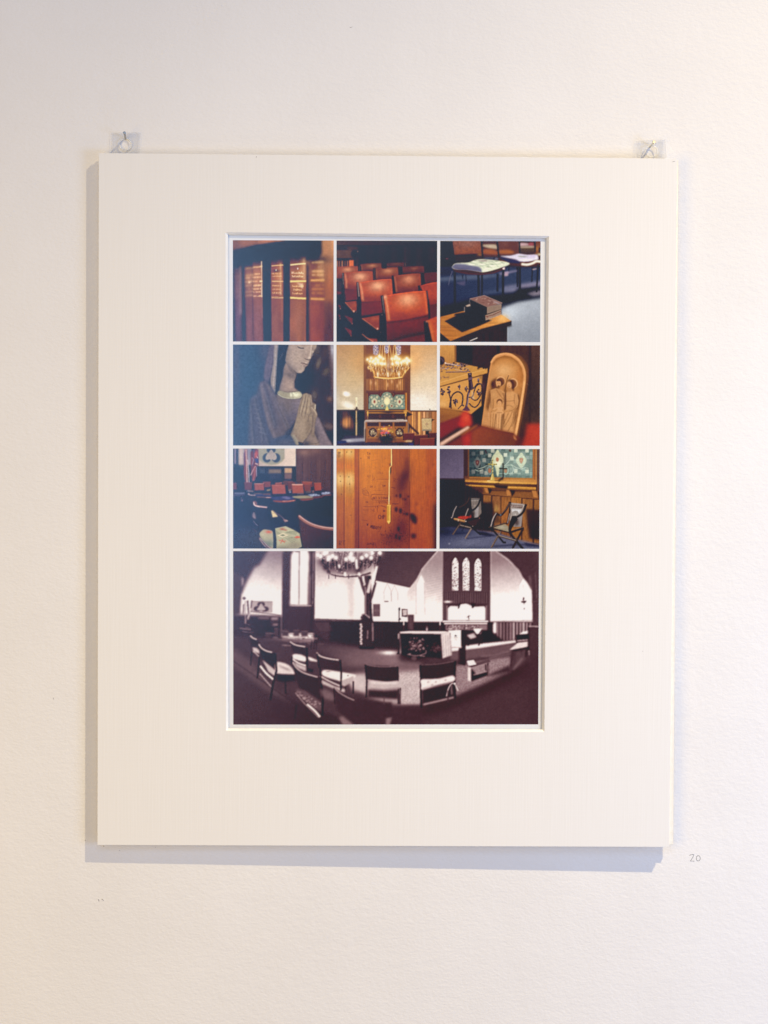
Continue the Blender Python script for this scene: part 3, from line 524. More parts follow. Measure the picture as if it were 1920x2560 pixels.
    p.line([(1170, 268), (1200, 282), (1240, 292), (1258, 280)], 12, '#4e382f', 2.5, .95, True); p.glow(1185, 245, 24, 22, '#b08672', .7); p.glow(1232, 255, 16, 18, '#dcb8a0', .7)
    p.line([(1112, 336), (1160, 344), (1200, 360), (1222, 352)], 10, '#4c3028', 2.2, .95, True); p.line([(1130, 350), (1170, 372), (1205, 372)], 12, '#a06e5c', 3, .8, True); p.line([(1150, 385), (1185, 396)], 12, '#6c4c40', 4, .8); p.glow(1195, 330, 18, 10, '#c8a08c', .7)
    p.setclip(); p.line([(910, 380), (960, 450), (1030, 505), (1060, 510)], 14, '#4c3c3c', 5, .8, True); p.line([(1285, 195), (1300, 215), (1280, 230)], 5, '#b8a8a8', 2, .7)
    # praying hands
    sl = [(1340, 1140), (1400, 1200), (1470, 1360), (1540, 1500), (1610, 1610), (1300, 1640), (1320, 1400)]
    p.poly(sl, '#7c6064', 5); p.line([(1360, 1180), (1440, 1370), (1560, 1600)], 30, '#94747a', 8, .7); p.line([(1330, 1300), (1370, 1450), (1340, 1600)], 24, '#4a3a40', 7, .8)
    far = [(1240, 810), (1275, 830), (1290, 940), (1345, 965), (1340, 1040), (1365, 1130), (1330, 1250), (1320, 1420), (1360, 1500), (1330, 1580), (1250, 1560), (1240, 1300)]
    p.poly(far, '#8c6a4e', 3); p.line([(1262, 830), (1282, 980)], 12, '#c09a78', 3, .7); p.line([(1335, 975), (1330, 1050)], 10, '#f0d8b4', 2.5, .9); p.line([(1262, 1020), (1300, 1060), (1350, 1120), (1345, 1160)], 26, '#ab8464', 5, .9, True); p.line([(1275, 1015), (1330, 1075), (1355, 1130)], 6, '#e4c49c', 2, .8)
    p.line([(1290, 1150), (1290, 1280), (1260, 1420)], 16, '#4a3228', 5, .8); p.line([(1320, 1200), (1300, 1400)], 26, '#a07a5a', 8, .7); p.line([(1330, 1380), (1350, 1450), (1380, 1540)], 10, '#46342e', 4, .9)
    p.poly([(1240, 1430), (1330, 1470), (1400, 1560), (1380, 1640), (1180, 1640), (1150, 1560)], '#8e6c58', 6); p.glow(1200, 1580, 60, 50, '#3c3038', .7); p.line([(1270, 1580), (1360, 1570), (1410, 1530)], 8, '#5c4438', 3, .7, True)
    near = [(1150, 810), (1200, 800), (1240, 820), (1255, 900), (1250, 1020), (1275, 1080), (1290, 1200), (1275, 1340), (1230, 1450), (1140, 1560), (1060, 1540), (960, 1430), (970, 1380), (1010, 1300), (1050, 1150), (1080, 1020), (1120, 880)]
    p.poly(near, '#9c7854', 3); p.setclip(near, 2); p.glow(1120, 1330, 90, 130, '#a88260', .8); p.glow(1230, 1350, 40, 160, '#8a6644', .7)
    for q in ([(1190, 830), (1170, 950), (1140, 1060), (1120, 1160)], [(1228, 830), (1205, 980), (1185, 1100), (1165, 1190)], [(1145, 860), (1110, 1000), (1085, 1120)]): p.line(q, 7, '#5e4330', 2.5, .8, True)
    for q in ([(1210, 830), (1190, 960), (1155, 1100)], [(1170, 840), (1140, 960), (1105, 1100)], [(1240, 850), (1240, 960), (1215, 1100)]): p.line(q, 12, '#c8a27a', 4, .7, True)
    p.line([(1250, 1020), (1270, 1100), (1235, 1140), (1225, 1240)], 9, '#6a4c36', 3, .8, True); p.line([(980, 1400), (1060, 1500), (1130, 1550)], 50, '#7c5c4c', 12, .6); p.line([(1100, 900), (1060, 1090), (1010, 1290)], 14, '#755844', 5, .7); p.setclip()
    p.poly([(950, 1430), (1000, 1440), (1060, 1520), (1080, 1600), (1040, 1600), (1000, 1520)], '#8c7660', 4); p.line([(990, 1440), (1050, 1520), (1068, 1600)], 16, '#b49a78', 4, .8, True)
    p.poly([(930, 1340), (1000, 1300), (980, 1400), (950, 1420), (880, 1470), (860, 1430)], '#353548', 8, .8)
    p.tex(.05, 25, 25)
    g = p.a.mean(2, keepdims=True); p.a = g+(p.a-g)*.62; p.a = p.a*np.array([1.02, 1.03, .97]); p.a = np.clip(.40+(p.a-.40)*1.22, 0, 1)
    p.a = p.a*np.array([.97, 1.0, 1.05])
    return p.out(.014)

def pic_altar():
    p = Painter((65, 60, 1610, 1608), 250, 250, '#3a2418', 15)
    p.rect(60, 40, 490, 1065, ('g', '#b08858', '#c8c0aa', (70, 60), (250, 1000)), 3); p.rect(1195, 40, 1640, 1070, ('g', '#c49c6c', '#dedcd6', (1300, 60), (1450, 1000)), 3)
    p.glow(400, 330, 170, 260, '#d4a868', .55); p.glow(1250, 320, 150, 240, '#ecbc80', .7); p.glow(300, 600, 200, 160, '#cbb488', .5); p.glow(1350, 620, 260, 180, '#d6ccb4', .6); p.glow(1330, 920, 180, 130, '#ecebea', .8)
    for k in range(17): y = 100+k*58; p.line([(60, y), (488, y)], 3, '#a08860', 1, .3); p.line([(1200, y), (1640, y)], 3, '#b0a488', 1, .25)
    p.rect(60, 700, 100, 1060, '#a8a090', 12, .4); p.glow(220, 815, 62, 42, '#fffdf4', 1, .25, p=2); p.glow(240, 985, 105, 55, '#f8f4ea', .95, .4, p=1.6); p.glow(80, 900, 30, 120, '#d0ccc0', .6)
    # central panelling
    p.rect(486, 40, 1198, 1260, ('g', '#6a4020', '#5e3a22', (800, 60), (800, 1200)), 2)
    p.glow(840, 300, 330, 260, '#a8682c', .7); p.rect(486, 40, 520, 1100, '#8c5c34', 5, .7); p.rect(1165, 300, 1196, 1100, '#70462a', 5, .8)
    p.rect(520, 580, 1100, 760, '#8a5830', 3)
    for x in range(525, 1100, 27):
        p.rect(x, 585, x+22, 755, hx(('#b07844', '#965f34', '#bf8850', '#885430')[p.rng.randint(4)]), 2, .85); p.line([(x-2, 580), (x-2, 755)], 4, '#54331c', 1, .8)
    for x, y in ((668, 650), (916, 620), (1040, 640), (1000, 690), (595, 640), (850, 670)): p.glow(x, y, 15, 34, '#e0b080', .7)
    for x in range(1100, 1165, 24): p.line([(x, 560), (x, 1050)], 4, '#4c2e1a', 2, .7)
    for x in range(500, 560, 22): p.line([(x, 560), (x, 1050)], 4, '#4c2e1a', 2, .6)
    # stained windows behind the chandelier
    for cx, y0, y1, rx in ((668, 50, 215, 42), (835, 50, 185, 38), (1015, 50, 215, 42)):
        q = [(cx-rx, y1-20), (cx-rx, y0+40), (cx-rx*.5, y0), (cx+rx*.5, y0), (cx+rx, y0+40), (cx+rx, y1-20), (cx, y1+10)]
        p.poly(q, '#8a7c94', 2); p.setclip(q, 1)
        for k in range(150): p.ell(p.rng.uniform(cx-rx, cx+rx), p.rng.uniform(y0, y1), p.rng.uniform(3, 7), p.rng.uniform(3, 7), ('#e8dcec', '#5c5478', '#c8b8d0', '#b09060', '#6a6a98', '#f4ece0')[k % 6], 1, .8)
        p.setclip()
    # chandelier
    for x0, x1 in ((740, 700), (770, 760), (795, 840), (870, 850), (880, 960), (960, 1060), (975, 1000), (950, 900)): p.line([(x0, 60), (x1, 540)], 8, '#e8b060', 1.5, .75); p.line([(x0, 60), (x1, 540)], 3, '#fff0b8', .8, .8)
    p.poly([(820, 430), (865, 240), (935, 480)], '#8c6a58', 4, .8); p.glow(860, 380, 40, 60, '#a88880', .6)
    p.poly([(530, 380), (640, 480), (650, 560), (1080, 560), (1140, 470), (1190, 370), (1100, 380), (1050, 460), (960, 480), (860, 490), (740, 470), (620, 400)], '#c08844', 8, .75)
    for k in range(260):
        u = p.rng.rand(); x = 540+640*u; e = 1-abs(2*u-1)**2.4; y = p.rng.uniform(330, 400+150*e)
        p.line([(x, y), (x+p.rng.uniform(-5, 5), y+p.rng.uniform(15, 50))], p.rng.uniform(3, 7), ('#fff0c0', '#e8a850', '#7c4c20', '#f8cc80', '#fffae8', '#5a3818')[k % 6], 1, .8)
    p.line([(640, 545), (700, 558), (860, 570), (1010, 562), (1085, 545)], 24, '#d89c48', 2, 1, True); p.line([(660, 556), (860, 578), (1070, 556)], 8, '#fff0b0', 1.5, .9, True); p.line([(650, 528), (860, 545), (1075, 528)], 6, '#7c4c20', 1.5, .8, True)
    for x, y in ((655, 570), (790, 584), (956, 584), (1080, 560), (860, 590)): p.line([(x, y-15), (x, y+12)], 6, '#e4b468', 1.5, .9)
    for x0, y0, x1, y1 in ((540, 400, 600, 470), (600, 430, 650, 540), (1190, 400, 1120, 480), (1130, 440, 1080, 540), (560, 340, 640, 480)): p.line([(x0, y0), ((x0+x1)/2+8, (y0+y1)/2-10), (x1, y1)], 12, '#f4c878', 2, .9, True)
    bulbs = [(540, 285), (598, 262), (578, 310), (620, 320), (660, 345), (670, 270), (722, 232), (745, 250), (700, 290), (785, 275), (745, 345), (805, 350), (770, 350), (640, 300), (915, 272), (975, 235), (960, 270), (1000, 260), (1030, 275), (985, 330), (1010, 335), (925, 350), (1060, 330), (1090, 310), (1145, 265), (1185, 305), (1150, 330), (1165, 290), (1120, 300), (700, 330)]
    for x, y in bulbs: p.glow(x, y, 60, 55, '#ffb858', .33, mode='scr'); 
    for x, y in bulbs: p.glow(x, y, 24, 26, '#ffdf9c', .85, mode='scr'); p.ell(x, y, 13, 15, '#fffbe8', 2.5)
    for x in (698, 855, 1025): p.line([(x, 490), (x+4, 555)], 12, '#ffffff', 2, .8); p.glow(x, 500, 20, 40, '#fff4d0', .6)
    # retable: carved crest and mosaic
    p.rect(525, 790, 1145, 1062, '#5a3418', 2); p.poly([(715, 755), (968, 755), (965, 840), (930, 870), (900, 800), (780, 800), (745, 870), (718, 830)], '#54300f', 2); p.rect(720, 757, 965, 775, '#6e4220', 2)
    for x in range(725, 965, 16): p.ell(x, 782, 4, 5, '#2e1a0c', 1)
    for cx in (765, 918): p.ell(cx, 815, 28, 24, '#7e5028', 2); p.ell(cx, 815, 17, 14, '#3a2010', 2)
    p.rect(528, 800, 545, 1060, '#8c5e30', 2); p.rect(1118, 795, 1150, 1062, '#c08038', 2); p.rect(1126, 795, 1132, 1062, '#6a4018', 1)
    mos = [(562, 860), (590, 826), (700, 826), (745, 870), (785, 800), (842, 780), (900, 800), (935, 870), (980, 826), (1115, 826), (1118, 1046), (560, 1046)]
    p.poly(mos, '#6f8a78', 1.5); p.setclip(mos, 1.2)
    for gx in range(560, 1120, 20):
        for gy in range(780, 1050, 20): p.rect(gx, gy, gx+19, gy+19, hx(('#56685c', '#76867a', '#66857a', '#828a76', '#4c6058')[p.rng.randint(5)]), .8, .8)
    p.glow(842, 940, 260, 110, '#b4b8a0', .35); p.glow(1090, 1010, 60, 50, '#64b0a0', .5)
    for x, y in ((605, 865), (688, 865), (770, 890), (718, 918), (605, 1000), (688, 1000), (910, 892), (970, 918), (995, 865), (1078, 865), (995, 1000), (1078, 1000), (842, 820), (880, 850), (805, 850)): p.rect(x-14, y-14, x+14, y+14, '#c8c8ac', 1.2); p.rect(x-5, y-5, x+5, y+5, '#98886c', 1)
    for cx in (650, 1036): p.ell(cx, 932, 46, 48, '#c9c9ae', 2); p.poly([(cx, 868), (cx+24, 890), (cx-24, 890)], '#c9c9ae', 1.5); p.poly([(cx, 992), (cx+22, 970), (cx-22, 970)], '#c9c9ae', 1.5); p.ell(cx, 932, 16, 24, '#a0523c', 2); p.ell(cx, 932, 8, 12, '#7a4a40', 1)
    p.ell(842, 920, 50, 62, '#d6d0ac', 2); p.ell(842, 915, 30, 40, '#ece4bc', 3); p.poly([(842, 845), (870, 880), (815, 880)], '#d6d0ac', 1.5)
    for cx in (768, 915): p.ell(cx, 996, 25, 25, '#c8c8ac', 1.5); p.ell(cx, 996, 16, 17, '#845c4c', 1.5)
    for q in ([(800, 960), (740, 950), (700, 960), (640, 1000)], [(885, 960), (940, 945), (990, 960), (1040, 1000)], [(720, 960), (700, 1000), (730, 1030)], [(965, 950), (985, 1000), (960, 1030)], [(790, 980), (760, 920)], [(890, 980), (920, 920)]): p.line(q, 6, '#bcc0a4', 1.2, .9, True)
    p.setclip()
    p.line([(842, 880), (842, 1060)], 10, '#f0e8a8', 1.5); p.line([(815, 958), (870, 958)], 9, '#f0e8a8', 1.5); p.poly([(830, 1010), (854, 1010), (872, 1070), (812, 1070)], '#d8cc7c', 2); p.glow(842, 950, 26, 26, '#fff8c8', .7); p.ell(842, 1073, 36, 9, '#a89450', 2)
    # shelf behind the altar
    p.rect(520, 1062, 1165, 1078, '#a87838', 2); p.rect(525, 1078, 1160, 1096, '#4c2e14', 2); p.rect(525, 1094, 1160, 1112, '#b07c38', 2); p.glow(860, 1092, 80, 18, '#2c1a0e', .9); p.rect(1100, 1066, 1165, 1110, '#e8b054', 3, .7)
    p.rect(555, 1116, 1150, 1215, '#3f2517', 3)
    for x in (740, 940): p.rect(x-18, 1130, x+12, 1180, '#5c3a24', 3)
    p.line([(540, 1160), (1145, 1160)], 6, '#5a3820', 2, .6)
    for x, t in ((545, 1075), (1130, 1110)): p.line([(x, t), (x, 1150)], 14, '#f0c060', 2); p.line([(x, 1150), (x, 1215)], 10, '#94704c', 1.5); p.ell(x, 1150, 15, 8, '#a87c40', 1.5); p.ell(x, 1212, 18, 7, '#5c4430', 1.5)
    # panelling left and right
    p.rect(60, 1062, 500, 1640, '#2c1c1c', 3); p.rect(60, 1060, 500, 1078, '#403034', 3)
    p.setclip([(60, 1075), (500, 1075), (500, 1500), (60, 1500)], 1)
    p.glow(220, 1240, 75, 90, '#c88848', .95, .3, p=1.6); p.glow(230, 1290, 60, 50, '#dca060', .6); p.glow(200, 1120, 60, 60, '#6e4630', .7); p.glow(300, 1300, 40, 60, '#7c4c2c', .6)
    for x in range(100, 500, 48): p.line([(x, 1070), (x, 1450)], 5, '#1c1214', 1.5, .8)
    p.setclip()
    p.rect(1165, 1070, 1640, 1450, '#a06c40', 3)
    for x, w, c in ((1225, 30, '#dc9c58'), (1260, 26, '#bc8450'), (1290, 30, '#8a5c40'), (1320, 40, '#e8aa64'), (1372, 26, '#9c6c48'), (1400, 30, '#d4a074'), (1445, 40, '#9c7858'), (1500, 24, '#7c5844'), (1545, 40, '#a87048'), (1590, 20, '#ac7448')): p.rect(x, 1085, x+w, 1440, c, 2.5)
    for x in (1218, 1256, 1288, 1312, 1362, 1392, 1438, 1490, 1530, 1585): p.line([(x, 1085), (x, 1440)], 6, '#4a2c1c', 1.5, .85)
    p.rect(1195, 1066, 1640, 1084, '#5a4034', 2); p.poly([(1150, 1080), (1240, 1130), (1150, 1160)], '#34201a', 2); p.poly([(1140, 1170), (1200, 1250), (1340, 1400), (1335, 1440), (1180, 1400), (1140, 1300)], '#3c261e', 4, .0)
    p.poly([(1160, 1240), (1250, 1330), (1340, 1410), (1335, 1445), (1200, 1330), (1180, 1420), (1150, 1420)], '#3a2822', 3); p.poly([(1150, 1260), (1170, 1240), (1170, 1420), (1150, 1420)], '#bcb4c4', 3, .9)
    p.ell(1502, 1047, 8, 8, '#282024', 1.5)
    # music stand with hanging
    p.poly([(1375, 1190), (1530, 1185), (1528, 1380), (1385, 1375)], '#b4a27c', 2); p.tex(.12, 8, 8, [(1375, 1190), (1530, 1185), (1528, 1380), (1385, 1375)]); p.rect(1388, 1358, 1528, 1380, '#7c7468', 2); p.line([(1430, 1275), (1480, 1275)], 6, '#8a4438', 1, .8); p.poly([(1455, 1240), (1470, 1275), (1455, 1310), (1440, 1275)], '#94806c', 1.5, .8)
    p.line([(1375, 1186), (1500, 1182)], 6, '#54443c', 1.5); p.poly([(1530, 1195), (1580, 1205), (1545, 1222), (1532, 1250)], '#2c2424', 1.5); p.rect(1440, 1380, 1490, 1450, '#201c24', 2)
    # paschal candle
    p.line([(370, 872), (374, 1010)], 30, '#e8dcb8', 2, w2=26); p.line([(378, 885), (378, 1010)], 8, '#fff8dc', 1.5, .8); p.ell(372, 872, 14, 8, '#fff8d4', 2); p.line([(369, 920), (371, 950)], 7, '#b08c60', 1.5, .7)
    p.poly([(335, 1040), (358, 1042), (366, 1010), (384, 1010), (390, 1042), (412, 1048), (385, 1070), (360, 1070)], '#544434', 2); p.line([(370, 1068), (368, 1250)], 16, '#c0a474', 2); p.ell(369, 1262, 17, 12, '#a8905c', 1.5); p.line([(369, 1275), (370, 1500)], 22, '#b49c70', 2); p.line([(375, 1080), (377, 1500)], 6, '#e8d4a8', 1.5, .8)
    p.poly([(352, 1490), (388, 1490), (425, 1535), (318, 1535)], '#b8a684', 2); p.ell(370, 1535, 54, 10, '#8c806c', 2)
    # floor
    p.poly([(60, 1450), (500, 1450), (520, 1560), (1000, 1560), (1640, 1500), (1640, 1640), (60, 1640)], '#3a3244', 4, .95); p.poly([(120, 1520), (320, 1500), (500, 1490), (505, 1540), (240, 1560)], '#a0a2b4', 5, .9); p.glow(260, 1530, 60, 20, '#bcc0cc', .7)
    p.poly([(60, 1440), (200, 1460), (130, 1520), (60, 1540)], '#241a24', 5); p.poly([(70, 1540), (210, 1530), (225, 1570), (90, 1590)], '#2c2c58', 3); p.line([(90, 1420), (120, 1530)], 8, '#181218', 2); p.line([(80, 1590), (260, 1575), (255, 1600)], 8, '#4c2420', 2)
    # altar table
    p.rect(505, 1240, 1165, 1555, '#6a3d20', 2)
    for x in (510, 718, 930, 1135): p.rect(x, 1245, x+28, 1555, '#96602e', 2.5); p.line([(x+5, 1245), (x+5, 1555)], 5, '#c08a4c', 1.5, .6)
    for x0, x1 in ((540, 718), (748, 930), (958, 1135)): p.rect(x0, 1250, x1, 1312, '#3b2218', 3); p.rect(x0-4, 1310, x1+4, 1332, '#8e5a2c', 2); p.rect(x0, 1334, x1, 1500, '#9a6534', 2); p.rect(x0, 1500, x1, 1545, '#7c4a22', 2)
    for cx in (626, 1036):
        p.ell(cx, 1404, 66, 72, '#34201a', 2)
        for a in (-1.57, .52, 2.62): p.ell(cx+26*math.cos(a), 1404+28*math.sin(a), 27, 28, '#5e4634', 1.5); p.ell(cx+26*math.cos(a), 1404+28*math.sin(a), 18, 19, '#8a806c', 1.5)
        for k in range(14): p.ell(cx+p.rng.uniform(-36, 36), 1408+p.rng.uniform(-36, 36), 7, 6, ('#cbbfa0', '#dcd0b0', '#4c3424')[k % 3], 1, .85)
        for dx in (-62, 62):
            for dy in (-62, 66): p.ell(cx+dx, 1404+dy, 9, 9, '#3a2014', 1.5)
    p.line([(672, 1400), (680, 1440), (650, 1470)], 6, '#f0e4c0', 1.5, .9)
    p.poly([(494, 1232), (520, 1212), (1150, 1212), (1160, 1240), (500, 1246)], '#a89a98', 2); p.line([(500, 1220), (1155, 1216)], 7, '#d8ccc4', 1.5, .9); p.poly([(494, 1236), (508, 1240), (508, 1540), (490, 1545)], '#d0c4bc', 2.5); p.rect(500, 1350, 520, 1545, '#241814', 3, .7)
    p.rect(985, 1200, 1100, 1213, '#a8a4a4', 1.5); p.rect(560, 1202, 720, 1212, '#7c6c68', 1.5)
    # flowers
    p.glow(845, 1490, 115, 80, '#171014', 1, p=2); p.glow(770, 1480, 60, 70, '#1c1418', .9)
    for k in range(150): x, y = p.rng.normal(850, 60), p.rng.normal(1480, 45); p.line([(x, y), (x+p.rng.uniform(-16, 16), y+p.rng.uniform(-16, 16))], 5, ('#2c3c1c', '#14180f', '#40502c', '#5c5030', '#281c1c')[k % 5], 1, .8)
    for k in range(110):
        x, y = p.rng.normal(812, 40), p.rng.normal(1388, 30); c = ('#e8a030', '#d84c50', '#b03060', '#f0c860', '#4c50a8', '#f06858', '#3c5c28')[p.rng.randint(7)]
        p.ell(x, y, p.rng.uniform(6, 13), p.rng.uniform(6, 11), c, 1.5, .85)
    p.glow(808, 1352, 40, 26, '#f0b040', .8); p.glow(785, 1410, 34, 20, '#cc3c58', .7); p.glow(832, 1412, 16, 12, '#4c54b4', .8); p.glow(895, 1375, 24, 14, '#b89838', .8); p.glow(925, 1385, 20, 12, '#94802c', .7)
    # chairs front right
    for q, c in (([(1485, 1410), (1612, 1405), (1612, 1500), (1490, 1490)], '#4c2620'), ([(1255, 1450), (1470, 1440), (1475, 1560), (1260, 1600)], '#552820'), ([(1090, 1418), (1275, 1412), (1245, 1530), (1095, 1520)], '#582a20'), ([(1345, 1500), (1575, 1490), (1580, 1640), (1340, 1640)], '#6e3426')):
        p.poly(q, c, 2); p.line([q[0], q[1]], 9, '#9c6450', 2, .8); p.line([q[0], q[3]], 8, '#1c1214', 1.5, .9)
    p.poly([(1100, 1545), (1160, 1520), (1240, 1525), (1220, 1555)], '#b89c78', 3); p.line([(1010, 1560), (1090, 1600)], 12, '#5c2c20', 3); p.rect(1190, 1575, 1250, 1600, '#3a3a78', 3); p.line([(1590, 1500), (1580, 1640)], 12, '#1c1416', 2); p.poly([(1000, 1570), (1090, 1560), (1090, 1640), (1010, 1640)], '#2c1a1c', 5, .7)
    p.tex(.02, 14, 14)
    p.glow(842, 660, 300, 120, '#a86828', .22, mode='scr'); p.glow(1400, 1260, 180, 160, '#a86830', .2, mode='scr'); p.glow(830, 1400, 300, 120, '#a06028', .22, mode='scr')
    g = p.a.mean(2, keepdims=True); gn = np.clip((p.a[..., 1:2]-p.a[..., :1])*6, 0, 1); p.a = p.a*(1-.45*gn)+g*.45*gn
    p.a = np.clip(p.a*np.array([1.03, 1.01, .97]), 0, 1)
    return p.out(.010)

def pic_casket():
    p = Painter((62, 70, 1600, 1612), 250, 250, '#33241e', 16)
    for x0, x1, c in ((300, 545, '#2d211d'), (555, 950, '#3b2922'), (975, 1430, '#4a332a'), (1460, 1640, '#543b33')): p.rect(x0, 0, x1, 1700, c, 5)
    p.line([(548, 60), (548, 600)], 10, '#181210', 4); p.line([(958, 60), (960, 200)], 26, '#201816', 6); p.line([(1440, 60), (1450, 700)], 24, '#3a2a26', 8)
    p.glow(1500, 900, 150, 500, '#3b3230', .8); p.glow(700, 1150, 160, 150, '#251c1c', .9)
    p.tex(.05, 30, 60)
    p.rect(40, 40, 300, 400, ('g', '#c8924c', '#b27c40', (200, 60), (200, 380)), 3); p.rect(285, 40, 312, 400, '#8c5c30', 3); p.tex(.05, 8, 200, [(62, 60), (290, 60), (290, 340), (62, 340)])
    # casket: lid top, lid front, body
    p.poly([(40, 400), (320, 330), (790, 420), (790, 500), (540, 570), (60, 700)], '#b5803e', 2); p.poly([(320, 330), (500, 350), (790, 395), (790, 430), (640, 425)], '#3a281c', 4)
    p.poly([(60, 500), (310, 340), (790, 430), (560, 500), (60, 640)], '#c08c46', 2)
    p.poly([(60, 640), (480, 510), (790, 430), (785, 505), (540, 560), (60, 705)], '#c8924a', 2); p.line([(60, 645), (500, 508), (790, 432)], 7, '#e8bc78', 2, .7)
    p.poly([(60, 705), (540, 575), (720, 530), (700, 1000), (540, 1130), (400, 1080), (60, 1040)], ('g', '#d09a54', '#c48c48', (100, 700), (500, 1050)), 2); p.line([(60, 708), (500, 590), (780, 508)], 12, '#5a3618', 2.5, .95)
    p.poly([(715, 530), (790, 500), (780, 900), (700, 970)], '#3b2820', 4); p.glow(100, 980, 80, 60, '#dcae70', .6); p.glow(730, 700, 30, 90, '#564050', .6); p.glow(690, 560, 30, 40, '#7a5430', .6)
    # lid ironwork and knob
    for k in range(85):
        t = p.rng.rand(); x = 70+430*t+p.rng.uniform(-20, 20); y = 430-60*math.sin(t*3)+p.rng.uniform(-30, 60)
        if y > 500 - .05*x: continue
        p.line([(x, y), (x+p.rng.uniform(-30, 40), y+p.rng.uniform(-12, 14))], p.rng.uniform(8, 15), ('#4a3444', '#38262e', '#5c4858')[k % 3], 1.5)
        if k % 3 == 0: p.line([(x, y-5), (x+20, y-3)], 4, '#c4b8c8', 1, .8)
    p.line([(150, 348), (360, 385)], 9, '#d8ccd4', 2, .9); p.line([(60, 430), (200, 432)], 8, '#b8a8b4', 2, .8); p.line([(290, 440), (400, 462)], 8, '#c0b0bc', 2, .7)
    for x in range(160, 470, 22): p.ell(x, 488-.02*x, 10, 9, '#503848', 1.5); p.ell(x-2, 483-.02*x, 3.5, 3, '#d0c4d0', 1)
    p.ell(80, 310, 55, 68, '#33262e', 3); p.line([(64, 270), (100, 290), (115, 330)], 12, '#8a7484', 4, .8, True); p.ell(145, 345, 10, 10, '#e8dce0', 2)
    for k in range(34): p.ell(p.rng.uniform(640, 780), p.rng.uniform(395, 435), 9, 5, '#281c20', 2, .8)
    for k in range(22): p.ell(p.rng.uniform(62, 200), p.rng.uniform(545, 595), 10, 5, '#7a5848', 2, .7)
    # strap hinge
    p.poly([(488, 500), (550, 492), (556, 600), (578, 740), (545, 760), (505, 760), (500, 620)], '#3d2a34', 1.5); p.poly([(498, 570), (560, 555), (560, 595), (500, 610)], '#6c5464', 2, .8); p.line([(540, 620), (560, 740)], 8, '#7c6474', 1.5, .8); p.ell(523, 515, 12, 12, '#8c7888', 2, .8)
    p.line([(520, 760), (490, 850), (480, 960), (450, 1060)], 32, '#4a3440', 1.5, 1, True); p.line([(510, 800), (490, 940), (470, 1030)], 7, '#c4b4b8', 1, .8, True); p.poly([(400, 1070), (450, 1020), (480, 1000), (530, 1070), (480, 1085)], '#50384a', 2)
    def scroll(q, w=22):
        p.line(q, w, '#3c2832', 1.2, 1, True); pts = smooth(q, 4)
        for i in range(0, len(pts), 3): p.ell(pts[i][0]-2, pts[i][1]-3, 4, 4, '#c8b4b0', 1, .8)
    scroll([(235, 1050), (232, 900), (270, 820), (340, 785), (400, 820), (415, 890), (405, 980), (430, 1000)]); scroll([(232, 900), (220, 960), (210, 1030)], 24); scroll([(405, 980), (340, 1050)], 14)
    scroll([(500, 870), (560, 860), (590, 770), (620, 700), (680, 660), (705, 700), (700, 800), (650, 890), (600, 915), (540, 880)], 18); scroll([(510, 960), (560, 1010), (610, 1020), (660, 970), (690, 900)], 20); scroll([(560, 740), (600, 710), (640, 660), (690, 670)], 20)
    for x, y, s_ in ((300, 940, 42), (100, 780, 40), (200, 760, 42), (360, 710, 26), (655, 790, 36), (470, 740, 30), (655, 610, 24)):
        for k in range(12): a = p.rng.rand()*6.28; r = s_*p.rng.rand()**.6; p.ell(x+r*math.cos(a)*.8, y+r*math.sin(a)*1.2, s_*.32, s_*.32, '#44303c', 1.2); 
        for k in range(5): p.ell(x+p.rng.uniform(-.6, .5)*s_, y+p.rng.uniform(-1, .8)*s_, 5, 5, '#b0a0b0', 1, .8)
        p.line([(x, y), (x+4, y+s_*1.7)], 12, '#3e2a34', 1.5)
    p.line([(205, 820), (235, 930)], 18, '#3e2a34', 1.5); p.poly([(545, 850), (580, 840), (600, 900), (560, 900)], '#c4b49c', 4, .6); p.poly([(545, 760), (590, 800), (580, 850), (545, 840)], '#d8bc94', 4, .5)
    # arched shrine with the carved figures
    outer = [(705, 1310), (790, 720), (830, 420), (850, 320), (920, 225), (1040, 190), (1180, 195), (1310, 250), (1400, 370), (1418, 520), (1400, 700), (1330, 1150), (1250, 1520), (1200, 1520), (1195, 1420), (900, 1360)]
    p.poly(outer, '#7e5228', 2.5); p.line([(1190, 200), (1320, 270), (1400, 390), (1412, 540), (1390, 720), (1320, 1150), (1245, 1510)], 26, '#6c4424', 4, 1, True)
    rim = [(700, 1310), (780, 720), (825, 430), (845, 330), (915, 235), (1040, 192), (1160, 205), (1280, 290), (1345, 400), (1372, 520), (1365, 700), (1300, 1120), (1235, 1510), (1195, 1510), (1200, 1420)]
    p.poly(rim, '#c98c54', 2); p.line([(845, 340), (915, 240), (1040, 200), (1160, 215), (1280, 300), (1350, 420), (1370, 560), (1350, 760), (1290, 1150), (1222, 1500)], 26, '#dca268', 2.5, 1, True)
    p.line([(1358, 620), (1290, 1100), (1215, 1500)], 16, '#f0bc80', 3, .8)
    inn = [(712, 1310), (800, 720), (836, 480), (862, 350), (930, 268), (1050, 226), (1160, 245), (1260, 320), (1320, 420), (1342, 540), (1330, 720), (1270, 1100), (1210, 1420), (900, 1370)]
    p.poly(inn, ('g', '#b5793e', '#c08a58', (1050, 240), (1000, 1300)), 2); p.setclip(inn, 2)
    p.line([(870, 350), (940, 275), (1050, 240), (1160, 260), (1265, 340), (1320, 470), (1320, 640)], 34, '#734620', 9, .75, True); p.glow(1050, 460, 160, 120, '#d8a870', .9); p.glow(1290, 560, 50, 160, '#b8743a', .7); p.glow(860, 560, 30, 120, '#c49460', .5)
    p.line([(1330, 720), (1270, 1100), (1215, 1420)], 40, '#8c5a30', 9, .7)
